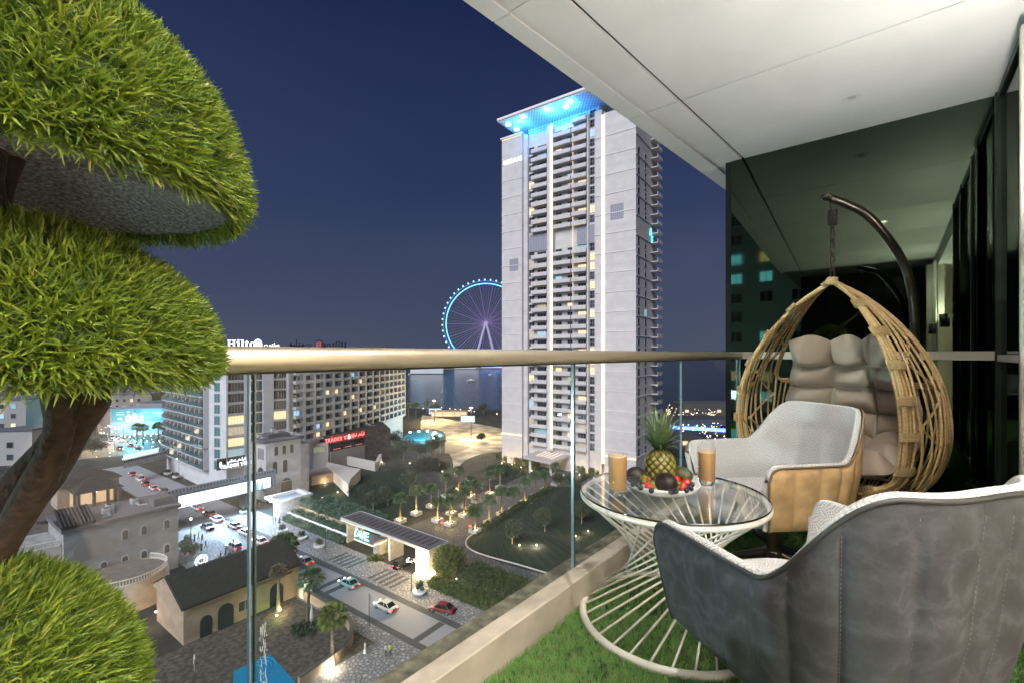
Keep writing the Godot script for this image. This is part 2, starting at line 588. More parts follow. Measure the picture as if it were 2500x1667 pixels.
	cbox(st, bal(3.84, .555, 1.5), Vector3(.04, 3.0, .03), .006, BB)
	mk("cream_post", st, M("cream_metal"), hw)
	st = ST()
	box(st, bal(3.3, .66, 1.54), Vector3(3.4, 3.1, .06), BB)
	mk("blind", st, M("dark_board"), hw)
	# the room behind the open door, with a ceiling lamp added as unseen fill
	st = ST()
	prism(st, [bal(-3, .66), bal(1.7, .66), bal(1.7, 4), bal(-3, 4)], -.2, -.004)
	struct("room_floor", st, M("room_floor_tile", Color(.55, .5, .43), .4))
	st = ST()
	prism(st, [bal(-3, .61), bal(1.7, .61), bal(1.7, 4), bal(-3, 4)], 2.82, 3.1)
	struct("room_ceiling", st, white_m)
	st = ST()
	box(st, bal(-.65, 4.05, 1.4), Vector3(4.9, 3.2, .12), BB)
	box(st, bal(-3.06, 2.3, 1.4), Vector3(.12, 3.2, 3.6), BB)
	box(st, bal(1.77, 2.3, 1.4), Vector3(.12, 3.2, 3.4), BB)
	box(st, bal(-2.4, .64, 1.4), Vector3(1.2, 3.2, .12), BB)
	struct("room_wall", st, M("room_paint", Color(.7, .64, .55), .8))
	st = ST()
	box(st, bal(.2, 1.9, 2.81), Vector3(1.6, .02, 1.2), BB)
	var lp := mk("room_fill_lamp", st, glow("room_fill_lamp_glow", Color(1, .9, .74), 3.0))
	tag(lp, "added unseen panel lamp in the room behind the open door, fill light for the balcony", "fill lamp")
	var al := AreaLight3D.new()
	al.name = "room_fill_light"
	add_child(al)
	al.transform = Transform3D(BB * Basis(Vector3.RIGHT, -PI / 2), bal(.2, 1.9, 2.79))
	al.area_size = Vector2(1.6, 1.2)
	al.area_range = 20.0
	al.light_energy = 5.0
	al.light_color = Color(1, .96, .9)
	al.shadow_enabled = true
	# up-throwing wall lights outside the frame: one mirrored, two added to brighten the ceiling
	for e in [[1.2, "bronze up-throwing wall light on the window wall, mirrored in the tinted glass"], [-1.6, "added bronze up-throwing wall light behind the eye, brightening the ceiling"], [3.15, "added bronze up-throwing wall light nearest the glass screen, brightening the ceiling"]]:
		var w := thing("wall_light", e[1], "wall light", bal(e[0], .52, 1.6), BB, "up-throwing wall lights")
		st = ST()
		lathe(st, [Vector2(.052, .10), Vector2(.055, .10), Vector2(.055, -.08), Vector2(.0, -.08)], 24)
		lathe(st, [Vector2(.052, .10), Vector2(.048, .04), Vector2(.0, .04)], 24)
		mk("shade", st, frame_m, w)
		st = ST()
		lathe(st, [Vector2(0, .066), Vector2(.044, .066), Vector2(.046, .05), Vector2(0, .05)], 24)
		mk("lamp_lens", st, glow("uplight_lens", Color(1, .93, .82), 3.0), w)
		var ul := SpotLight3D.new()
		ul.name = "up_beam"
		w.add_child(ul)
		ul.position = Vector3(0, .075, 0)
		ul.rotation.x = PI / 2
		ul.spot_angle = 80.0
		ul.spot_angle_attenuation = .5
		ul.spot_range = 10.0
		ul.spot_attenuation = 2.0
		ul.light_size = .04
		ul.light_energy = {1.2: 1.6, -1.6: 3.2, 3.15: 1.0}[e[0]]
		ul.light_color = Color(1, .985, .965)
		ul.shadow_enabled = true
	# unseen wall behind the eye, added to block the city glow
	st = ST()
	box(st, bal(-4.2, -.6, 1.5), Vector3(.2, 3.3, 2.6), BB)
	struct("blocking_wall", st, M("blocking_wall_dark", Color(.02, .024, .02), .12))

func build_topiary() -> void:
	var t := thing("pompom_topiary", "artificial topiary tree with clipped grassy green pompoms on a twisted brown trunk", "topiary", Vector3(-.66, 0, -.6))
	# one leaf sprig: three narrow bent blades
	var st := ST()
	for k in 3:
		var a := k * TAU / 3 + .4
		var dirn := Vector3(cos(a), 0, sin(a))
		var side := Vector3(-sin(a), 0, cos(a)) * .0015
		var c: Array = []
		for j in 4:
			var v := j / 3.0
			c.append(dirn * (.002 + .014 * v * v) + Vector3(0, .036 * v - .004 * v * v, 0))
		var w := [.7, 1.0, .8, .12]
		for j in 3:
			poly(st, [c[j] - side * w[j], c[j] + side * w[j], c[j + 1] + side * w[j + 1], c[j + 1] - side * w[j + 1]], dirn)
	var sprig := done(st)
	var leaf := M("topiary_leaf", Color.WHITE, .5, 0, {"tint": true, "back": Color(.5, .55, .12), "spec": .4})
	var felt := M("topiary_felt", Color(.42, .41, .42), .9, 0, {"tex": noise_tex("felt", 256, .11, .25, 1.0, 0, 3), "scale": 4.0, "bump": noise_tex("felt"  , 256, .11, .25, 1.0, 0, 3), "cm": .6})
	# dome: centre, rim height, radius, height
	for d in [[Vector3(0, 1.372, 0), .265, .275, 14000], [Vector3(.01, 1.13, -.01), .212, .185, 11000], [Vector3(-.085, .655, .06), .237, .225, 11500]]:
		var c: Vector3 = d[0]
		var R: float = d[1]
		var H: float = d[2]
		st = ST()
		var prof: Array = []
		for k in 9:
			var w := PI / 2 * k / 8.0
			prof.append(Vector2(R * sin(w) + .0001, H * cos(w)))
		lathe(st, prof, 40, Transform3D(Basis(), c))
		var pom := mk("pompom", st, M("topiary_backing", Color(.035, .055, .014), .95), t)
		st = ST()
		prof = []
		for k in 7: prof.append(Vector2(R * (.985 - .985 * k / 6.0) + .0001, .045 * sin(PI / 2 * k / 6.0) * (1.0 if d[0].y > 1.3 else .2) - .004))
		lathe(st, prof, 40, Transform3D(Basis(), c))
		mk("felt_underside", st, felt, pom)
		var pl: Array = []
		var tn: Array = []
		for i in int(d[3]):
			var cz := rng.randf()                       # even over the dome by height, denser at the rim
			var w := acos(pow(cz, 1.05))
			var a := rng.randf() * TAU
			var n := Vector3(sin(w) * cos(a) * H, cos(w) * R, sin(w) * sin(a) * H).normalized()
			var p := c + Vector3(R * sin(w) * cos(a), H * cos(w), R * sin(w) * sin(a))
			var g := (n + Vector3(rng.randf_range(-.42, .42), rng.randf_range(-.5, .25) - .12 * (1 - cz), rng.randf_range(-.42, .42))).normalized()
			var x := g.cross(Vector3(.3, .7, .2)).normalized()
			var sc := rng.randf_range(.62, 1.02)
			if i % 6 == 0:               # the lip of the dome, leaves hanging out and down
				n = Vector3(cos(a), rng.randf_range(-1.5, .2), sin(a)).normalized()
				p = c + Vector3(cos(a) * (R - .012), rng.randf_range(-.014, .012), sin(a) * (R - .012))
				g = (n + Vector3(rng.randf_range(-.35, .35), rng.randf_range(-.3, .3), rng.randf_range(-.35, .35))).normalized()
				x = g.cross(Vector3(.3, .7, .2)).normalized()
			pl.append(Transform3D(Basis(x, g, x.cross(g)).rotated(g, rng.randf() * TAU).scaled(Vector3.ONE * sc), p - n * .006))
			var q := rng.randf()
			tn.append(Color(.046, .095, .010).lerp(Color(.205, .265, .026), q) if rng.randf() > .02 else Color(.26, .27, .06))
		stuff("foliage", sprig, leaf, pl, tn, pom)
	# trunk of two twisted stems
	var bark := M("topiary_bark", Color(.062, .034, .020), .85, 0, {"tex": noise_tex("bark", 256, .05, .45, 1.0), "scale": 5.0, "bump": noise_tex("bark", 256, .05, .45, 1.0), "cm": .6})
	for e in [[Vector3(0, .04, .02), .034, 0.0], [Vector3(.03, .04, -.02), .022, 1.6]]:
		st = ST()
		var ctrl := [e[0], e[0] + Vector3(-.03, .3, 0), Vector3(-.075, .62, .01), Vector3(-.06, .84, 0), Vector3(.035, 1.04, -.02), Vector3(.055, 1.14, -.02), Vector3(0, 1.26, -.01), Vector3(.0, 1.42, 0)]
		var pp := path(ctrl, 40)
		var rr: Array = []
		for i in pp.size():
			var w: float = i * .22 + e[2]
			pp[i] += Vector3(cos(w), 0, sin(w)) * .022
			rr.append(e[1] * (1.0 - .35 * i / 40.0) * (1.0 + .12 * sin(i * 1.3)))
		tube(st, pp, rr, 12)
		mk("trunk", st, bark, t)
	st = ST()
	lathe(st, [Vector2(.0, .20), Vector2(.15, .20), Vector2(.155, .24), Vector2(.17, .24), Vector2(.135, .002), Vector2(0, .002)], 40)
	mk("pot", st, M("pot_glaze", Color(.05, .05, .05), .3), t)

const EGG_F := [0.0, .31, .55, .73, .865, .95, .99, 1.0, .96, .85, .62]
func egg(psi: float, tau: float, grow := 0.0) -> Vector3:       # psi from the front, tau from the apex down
	var r: float = .53 * float(crom(EGG_F, tau)) + grow
	return Vector3(r * sin(psi), 1.62 - 1.32 * tau, r * cos(psi))
func rim_at(side: float, q: float, grow := 0.0, dpsi := 0.0) -> Vector3:
	var tau := q / .8 * .84 if q < .8 else .84 + .11 * sin((q - .8) / .2 * PI / 2)
	var psi := 1.05 if q < .8 else 1.05 * cos((q - .8) / .2 * PI / 2)
	var p := egg((psi + dpsi * (1.0 if q < .8 else cos((q - .8) / .2 * PI / 2))) * side, tau, grow)
	if q > .8: p.y -= dpsi * .35 * sin((q - .8) / .2 * PI / 2)
	return p
func build_egg() -> void:
	var fr := Vector3(-.848, 0, .53)
	var b := Basis(Vector3(.53, 0, .848), Vector3.UP, fr)
	var at := Vector3(1.977, 0, -2.84)
	var o := thing("egg_chair", "hanging rattan egg chair in honey colour with woven ribs", "hanging chair", at, b)
	var wood := M("rattan", Color(.70, .47, .20), .5, 0, {"tex": noise_tex("rattan", 256, .03, .7, 1.0), "scale": 7.0, "spec": .45})
	var wood2 := M("rattan_pale", Color(.76, .55, .27), .55, 0, {"tex": noise_tex("rattan", 256, .03, .7, 1.0), "scale": 9.0})
	var dark := M("rattan_dark", Color(.56, .35, .15), .55, 0, {"tex": noise_tex("rattan", 256, .03, .7, 1.0), "scale": 7.0})
	for side in [-1.0, 1.0]:
		for k in 7:
			var st := ST()
			var pts: Array = []
			for i in 49:
				var q := i / 48.0
				pts.append(rim_at(side, q, -.012 + .012 * sin(k * 1.05), (k - 3) * .0245 * clampf(q * 6.0, .25, 1.0)))
			tube(st, pts, .0070, 8)
			mk("rim_strand", st, [wood, wood2, wood][k % 3], o)
		for i in 8:                                     # bindings round the rim bundle
			var q: float = [.02, .13, .25, .38, .51, .64, .77, .9][i]
			var st := ST()
			for w in 7:
				var qq: float = q + (w - 3) * .0048
				var c := rim_at(side, qq)
				var t := (rim_at(side, qq + .004) - c).normalized()
				var across := (rim_at(side, qq, 0, .1) - c)
				across = (across - t * across.dot(t)).normalized()
				var nn := t.cross(across)
				var ring: Array = []
				var half := .052 * clampf(qq * 6.0, .32, 1.0)
				for m in 16:
					var a := TAU * m / 16
					ring.append(c - nn * .004 + across * half * cos(a) + nn * .0125 * sin(a))
				tube(st, ring, .0032, 5, true)
			mk("rim_binding", st, wood2, o)
		# meridian ribs
		for k in 22:
			var psi := 1.05 + .13 + k * .089
			if psi > PI - .02: continue
			var st := ST()
			var pts: Array = []
			var t0 := .03 + (.02 if k % 2 else .0)
			if psi > 2.0: t0 = .50 + .012 * sin(k * 1.7)
			for i in 41:
				var tau := t0 + (1.0 - t0) * i / 40.0
				pts.append(egg((psi + .03 * sin(tau * 9.0 + k)) * side, tau, .004 * sin(k * 2.0)))
			tube(st, pts, .0052 if k % 3 else .0068, 7)
			mk("rib", st, wood if k % 2 else dark, o)
		# crossing strands with knots
		for z in [[1.18, 1.58, .14, 6], [1.58, 1.98, .20, 6]]:
			var st := ST()
			var pts: Array = []
			for i in z[3]:
				var ta: float = z[2] + .125 * i
				for j in 6:
					var f := j / 6.0
					pts.append(egg(lerpf(z[0] if i % 2 == 0 else z[1], z[1] if i % 2 == 0 else z[0], f) * side, ta + .125 * f, -.006))
			tube(st, pts, .0060, 7)
			mk("cross_strand", st, dark, o)
			for i in z[3]:
				st = ST()
				var c := egg((z[0] if i % 2 == 0 else z[1]) * side, z[2] + .125 * i, -.004)
				var t := (egg((z[0] if i % 2 == 0 else z[1]) * side, z[2] + .125 * i + .01, -.004) - c).normalized()
				for w in 3: tube(st, [c + t * (w - 1.6) * .007, c + t * (w - .8) * .007], .0135, 8)
				mk("knot", st, wood2, o)
	# edge loop of the open upper back
	for k in 4:
		var lp: Array = []
		for i in 61:
			var w := -1.0 + 2.0 * i / 60.0
			var aw := absf(w)
			var psi := PI - signf(w) * minf(1.16, 1.16 * smoothstep(0.0, .42, aw)) - .012 * (k - 1.5) * signf(w)
			if aw < .0001: psi = PI
			var tau := .50 if aw < .34 else lerpf(.50, .03, pow((aw - .34) / .66, 1.1))
			lp.append(egg(psi, tau, -.005 + .006 * (k % 2)) + Vector3(0, .008 * (k - 1.5) * (1.0 - smoothstep(.3, .5, aw)), 0))
		var sl := ST()
		tube(sl, lp, .0062, 7)
		mk("back_loop_strand", sl, wood2 if k % 2 else wood, o)
	var st := ST()
	for tau in [.955, 1.0]:
		var ring: Array = []
		for i in 48:
			var a := -PI + TAU * i / 48.0
			ring.append(egg(a, tau))
		tube(st, ring, .010, 7, true)
	mk("bottom_ring", st, wood, o)
	for k in 9:
		st = ST()
		var x := -.24 + .06 * k
		var hz := sqrt(maxf(.0, .31 * .31 - x * x))
		tube(st, [Vector3(x, .302, -hz), Vector3(x, .285, 0), Vector3(x, .302, hz)], .007, 6)
		mk("bottom_slat", st, dark, o)
	st = ST()
	for w in 7:
		var ring: Array = []
		for m in 14: ring.append(Vector3(.026 * cos(TAU * m / 14), 1.615 - .006 * w, .030 * sin(TAU * m / 14) + .004 * w))
		tube(st, ring, .0045, 5, true)
	mk("apex_binding", st, wood2, o)
	# tufted cushion
	var hide := M("taupe_leatherette", Color(.33, .262, .20), .45, 0, {"tex": noise_tex("faint", 256, .01, .95, 1.0), "scale": 2.0, "bump": noise_tex("hide", 256, .12, .0, 1.0, 1, 1), "cm": .02, "world": false})
	var line := [Vector2(-.20, 1.235), Vector2(-.30, 1.09), Vector2(-.345, .93), Vector2(-.34, .77), Vector2(-.28, .61), Vector2(-.14, .53), Vector2(.05, .485), Vector2(.25, .475)]
	var cu := thing("egg_chair_cushion", "tufted taupe leatherette cushion filling the hanging rattan chair", "cushion", at, b)
	var puff := func(u, v, sgn):
		var row: float = v * 7.0
		var col: float = u * 3.0
		var fu := absf(sin(PI * col))
		var fv := absf(sin(PI * row))
		var e := pow(clampf(minf(u, 1 - u) * 9.0, 0, 1), .5) * pow(clampf(minf(v, 1 - v) * 12.0, 0, 1), .5)
		var c: Vector2 = crom(line, v)
		var d: Vector2 = crom(line, minf(v + .02, 1)) - crom(line, maxf(v - .02, 0))
		var n := Vector2(-d.y, d.x).normalized()
		if n.y < 0 and v > .6: n = -n
		if n.x < 0 and v < .6: n = -n
		var half := lerpf(.262, .375, smoothstep(0.0, .45, v)) * (1.0 + .035 * fv)
		var x: float = (u - .5) * 2.0
		var wrap: float = .20 * x * x * (1.0 - .55 * v)
		var h := (.008 + .115 * pow(fu * fv, .40)) * e if sgn > 0 else -.035 * e
		var crease := .006 * sin(col * 19.0 + row * 3.0) * pow(1.0 - fv, 2.0) if sgn > 0 else 0.0
		return Vector3(x * half, c.y + n.y * h + (.06 * x * x if v > .6 else 0.0) + .04 * fu * clampf(1.0 - v / .08, 0, 1), c.x + n.x * (h + crease) + wrap)
	st = ST()
	surf(st, 72, 126, func(u, v): return puff.call(u, v, 1.0))
	surf(st, 24, 30, func(u, v): return puff.call(1 - u, v, -1.0))
	mk("cushion_cover", st, hide, cu)
	for r in range(1, 7):
		for c in range(1, 3):
			st = ST()
			var p: Vector3 = puff.call(c / 3.0, r / 7.0, 1.0)
			ball(st, p, Vector3(.014, .014, .012), 8)
			mk("tuft_button", st, hide, cu)
	# steel stand
	var steel := M("bronze_steel", Color(.045, .036, .027), .32, .75)
	var s := thing("egg_chair_stand", "curved dark bronze steel stand carrying the hanging chair", "chair stand", at)
	var k3 := func(k, h): return Vector3(.99 * k, h, -.10 * k)
	st = ST()
	tube(st, path([k3.call(.43, .03), k3.call(.50, .35), k3.call(.55, .85), k3.call(.562, 1.325), k3.call(.535, 1.565), k3.call(.464, 1.755), k3.call(.265, 1.988), k3.call(.1, 2.075), k3.call(-.03, 2.115)], 48), .0245, 14)
	mk("pole", st, steel, s)
	st = ST()
	ball(st, k3.call(-.035, 2.117), Vector3(.034, .026, .034), 14)
	mk("end_cap", st, steel, s)
	st = ST()
	var ring: Array = []
	for i in 56: ring.append(Vector3(.05 + .48 * cos(TAU * i / 56), .022, .48 * sin(TAU * i / 56)))
	tube(st, ring, .02, 10, true)
	mk("base_ring", st, steel, s)
	st = ST()
	tube(st, [Vector3(.43, .022, -.29), Vector3(.43, .03, -.043), Vector3(.43, .022, .29)], .018, 10)
	mk("base_bar", st, steel, s)
	var h := thing("hanging_chain", "dark steel chain with a coil spring above the hanging chair", "chain", at)
	st = ST()
	var coil: Array = []
	for i in 121: coil.append(Vector3(.023 * cos(i * .42), 2.035 - .09 * i / 120.0, .023 * sin(i * .42)))
	tube(st, coil, .0042, 6)
	mk("spring", st, steel, h)
	st = ST()
	tube(st, [Vector3(-.01, 2.10, 0), Vector3(-.012, 2.06, 0), Vector3(0, 2.035, 0), Vector3(0, 1.94, 0)], .006, 8)
	mk("hook", st, steel, h)
	for i in 8:
		st = ST()
		var lk: Array = []
		var yy := 1.925 - i * .0395
		for m in 16:
			var a := TAU * m / 16
			var x := .0125 * cos(a)
			var y := .017 * sin(a) + (.011 if sin(a) > 0 else -.011)
			lk.append(Vector3(x if i % 2 else 0.0, yy + y, 0.0 if i % 2 else x))
		tube(st, lk, .0042, 6, true)
		mk("chain_link", st, steel, h)

const PLAN := [Vector2(.309, -.288), Vector2(.310, -.13), Vector2(.314, .02), Vector2(.302, .13), Vector2(.248, .217), Vector2(.136, .286), Vector2(.0, .292)]
func chair_plan(u: float) -> Array:      # u in -1..1 round the shell -> [point, outward normal, s]
	var s := 1.0 - absf(u)
	var p: Vector2 = crom(PLAN, s)
	var d: Vector2 = crom(PLAN, minf(s + .01, 1.0)) - crom(PLAN, maxf(s - .01, 0.0))
	if s > .985: d = Vector2(-1, 0)
	var n := Vector2(d.y, -d.x).normalized()
	if u > 0: return [p, n, s]
	return [Vector2(-p.x, p.y), Vector2(-n.x, n.y), s]
func chair_top(s: float) -> float:
	var y := lerpf(.653, .878, smoothstep(.424, .781, s))
	if s < .07: y -= .06 * (1.0 - sqrt(maxf(0.0, 1.0 - pow((.07 - s) / .07, 2))))
	return y
func chair_bot(s: float) -> float: return .335 + .03 * (1 - s)
func shell_pt(u: float, v: float, off: float) -> Vector3:
	var q := chair_plan(u)
	var s: float = q[2]
	var y := lerpf(chair_bot(s), chair_top(s), v)
	var k := clampf((y - .33) / .55, 0, 1)
	var taper := .80 + .20 * pow(clampf((y - .30) / .30, 0, 1), .6)
	var lean := lerpf(.012, .043, smoothstep(.45, .9, s)) * pow(k, 1.4)
	var p: Vector2 = q[0] * taper + q[1] * (off + lean)
	return Vector3(p.x, y, p.y)
func make_chair(label: String, at: Vector3, f: Vector3, hide: Material, pipe: Material) -> Node3D:
	var r := Vector3(-f.z, 0, f.x)
	var o := thing("armchair", label, "armchair", at, Basis(r, Vector3.UP, -f))
	var weave := draw_tex("boucle", 256, 256, func(x, y):
		var a := sin(x * TAU / 16.0 + 2.2 * sin(y * TAU / 64.0)) * sin(y * TAU / 12.8 + 1.7 * sin(x * TAU / 51.2))
		var h := hash(Vector2i(x / 2, y / 2)) % 100 / 100.0
		return Color.from_hsv(0, 0, clampf(.5 + .34 * a + .22 * (h - .5), 0, 1)))
	var tone := draw_tex("boucle_tone", 256, 256, func(x, y):
		var a := sin(x * TAU / 16.0 + 2.2 * sin(y * TAU / 64.0)) * sin(y * TAU / 12.8 + 1.7 * sin(x * TAU / 51.2))
		var h := hash(Vector2i(x / 2, y / 2)) % 100 / 100.0
		return Color.from_hsv(.09, .02, clampf(.85 + .14 * a + .14 * (h - .5), 0, 1)))
	var wool := M("boucle_fabric", Color(.64, .64, .64), .95, 0, {"tex": tone, "scale": 4.6, "bump": weave, "cm": .32, "rim": .3})
	var N := 7.5
	var quilt := func(u, v): return .0135 * pow(absf(sin(PI * (u * .5 + .5) * N * 2.0)), .45) * pow(clampf(minf(v, 1.0 - v) * 9.0, 0, 1), .6)
	var st := ST()
	surf(st, 264, 20, func(u, v): return shell_pt((u - .5) * 2, v, .012 + quilt.call((u - .5) * 2, v)))
	mk("leather_back", st, hide, o)
	# padded inside: over the top edge and down to the seat
	st = ST()
	surf(st, 110, 30, func(u, v):
		var uu: float = (u - .5) * 2
		var q := chair_plan(uu)
		if v < .3:
			var a: float = v / .3 * PI
			var p := shell_pt(uu, 1.0, .013 * cos(a) - .006)
			return p + Vector3(0, .012 * sin(a), 0)
		var w: float = (v - .3) / .7
		var off := -.019 - .022 * sin(PI * w)
		var p2 := shell_pt(uu, 1.0 - w * .86, off)
		if q[2] > .5:
			p2.z += .010 * exp(-pow((p2.y - .755) / .012, 2)) * smoothstep(.62, .8, q[2])
			p2.z += .0035 * sin(uu * 46.0) * smoothstep(.75, .68, p2.y) * smoothstep(.6, .8, q[2])
		return p2)
	for side in [-1.0, 1.0]:          # rounded front faces of the arms
		surf(st, 10, 18, func(u, v):
			var a: float = u * PI
			var p := shell_pt(side, v, .013 * cos(a) - .006)
			return p + Vector3(0, .0, -.020 * sin(a)))
	mk("padded_lining", st, wool, o)
	st = ST()
	var pts: Array = []
	for i in 13: pts.append(shell_pt(-1, i / 12.0, .0145) + Vector3(0, 0, -.004))
	for i in range(1, 120): pts.append(shell_pt(-1 + 2.0 * i / 120.0, 1.0, .0150) + Vector3(0, .002, 0))
	for i in 13: pts.append(shell_pt(1, 1 - i / 12.0, .0145) + Vector3(0, 0, -.004))
	tube(st, pts, .0052, 8)
	mk("piping", st, pipe, o)
	# dashes of thread along the quilting seams
	st = ST()
	for k in range(1, 15):
		var u := -1.0 + k / 7.5
		for j in 46:
			var v := .05 + .9 * j / 46.0
			var a := shell_pt(u, v, .0142)
			var b := shell_pt(u, v + .0125, .0142)
			tube(st, [a, a.lerp(b, .5) + (shell_pt(u, v, .0160) - a), b], .00075, 4, false, false)
	mk("stitching", st, M("thread", Color(.17, .165, .16), .8), o).set_meta("kind", "stuff")
	# seat
	st = ST()
	surf(st, 64, 24, func(u, v):
		var a: float = TAU * u
		var e: float = PI * (v - .5)
		var cx := signf(cos(a)) * pow(absf(cos(a)), .55)
		var sz := signf(sin(a)) * pow(absf(sin(a)), .55)
		var ce := pow(cos(e), .45)
		var se := signf(sin(e)) * pow(absf(sin(e)), .7)
		var x := cx * ce * (.262 if sz > -.2 else .272)
		var z := sz * ce * .325 - .08
		return Vector3(x, .405 + .062 * se + (.012 * ce - .02 * pow(absf(sz), 3.0) * (1.0 if sz < 0 else 0.0)) * (1.0 if se > 0 else 0.0), z))
	mk("seat_cushion", st, wool, o)
	st = ST()
	surf(st, 40, 6, func(u, v):
		var a: float = TAU * u
		return Vector3(cos(a) * .25 * (1 - v * .9), .345 - .02 * v, sin(a) * .25 * (1 - v * .9)))
	mk("seat_pan", st, M("black_pan", Color(.02, .02, .02), .7), o)
	var steel := M("leg_bronze", Color(.09, .07, .05), .38, .7)
	st = ST()
	tube(st, [Vector3(0, .33, 0), Vector3(0, .12, 0)], .027, 16)
	lathe(st, [Vector2(.0, .16), Vector2(.045, .155), Vector2(.048, .12), Vector2(.0, .11)], 20)
	mk("column", st, steel, o)
	for k in 4:
		var a := PI / 4 + k * PI / 2
		st = ST()
		var d := Vector3(cos(a), 0, sin(a))
		tube(st, [d * .02 + Vector3(0, .14, 0), d * .16 + Vector3(0, .085, 0), d * .33 + Vector3(0, .012, 0)], [.022, .018, .012], 10)
		mk("leg", st, steel, o)
	return o
func build_chairs() -> void:
	var scuff := noise_tex("scuff", 512, .012, .60, 1.15, 2, 5, 2.0)
	var grain := noise_tex("hide", 256, .12, .0, 1.0, 1, 1)
	var grey := M("grey_leather", Color(.070, .073, .082), .68, 0, {"tex": scuff, "scale": 1.7, "bump": grain, "cm": .02})
	var tan := M("tan_leather", Color(.56, .36, .175), .55, 0, {"tex": noise_tex("scuff_soft", 512, .010, .78, 1.06, 0, 6, .9), "scale": 1.9, "bump": grain, "cm": .02})
	make_chair("grey leather armchair with quilted back turned to the eye and white bouclé seat", Vector3(.830, 0, -1.212), Vector3(-.3006, 0, -.9537).normalized(), grey, M("grey_piping", Color(.032, .032, .033), .5))
	make_chair("white bouclé armchair with tan leather back, beside the glass table and the hanging chair", Vector3(1.334, 0, -2.355), Vector3(-.983, 0, .181), tan, M("brown_piping", Color(.15, .10, .06), .5))

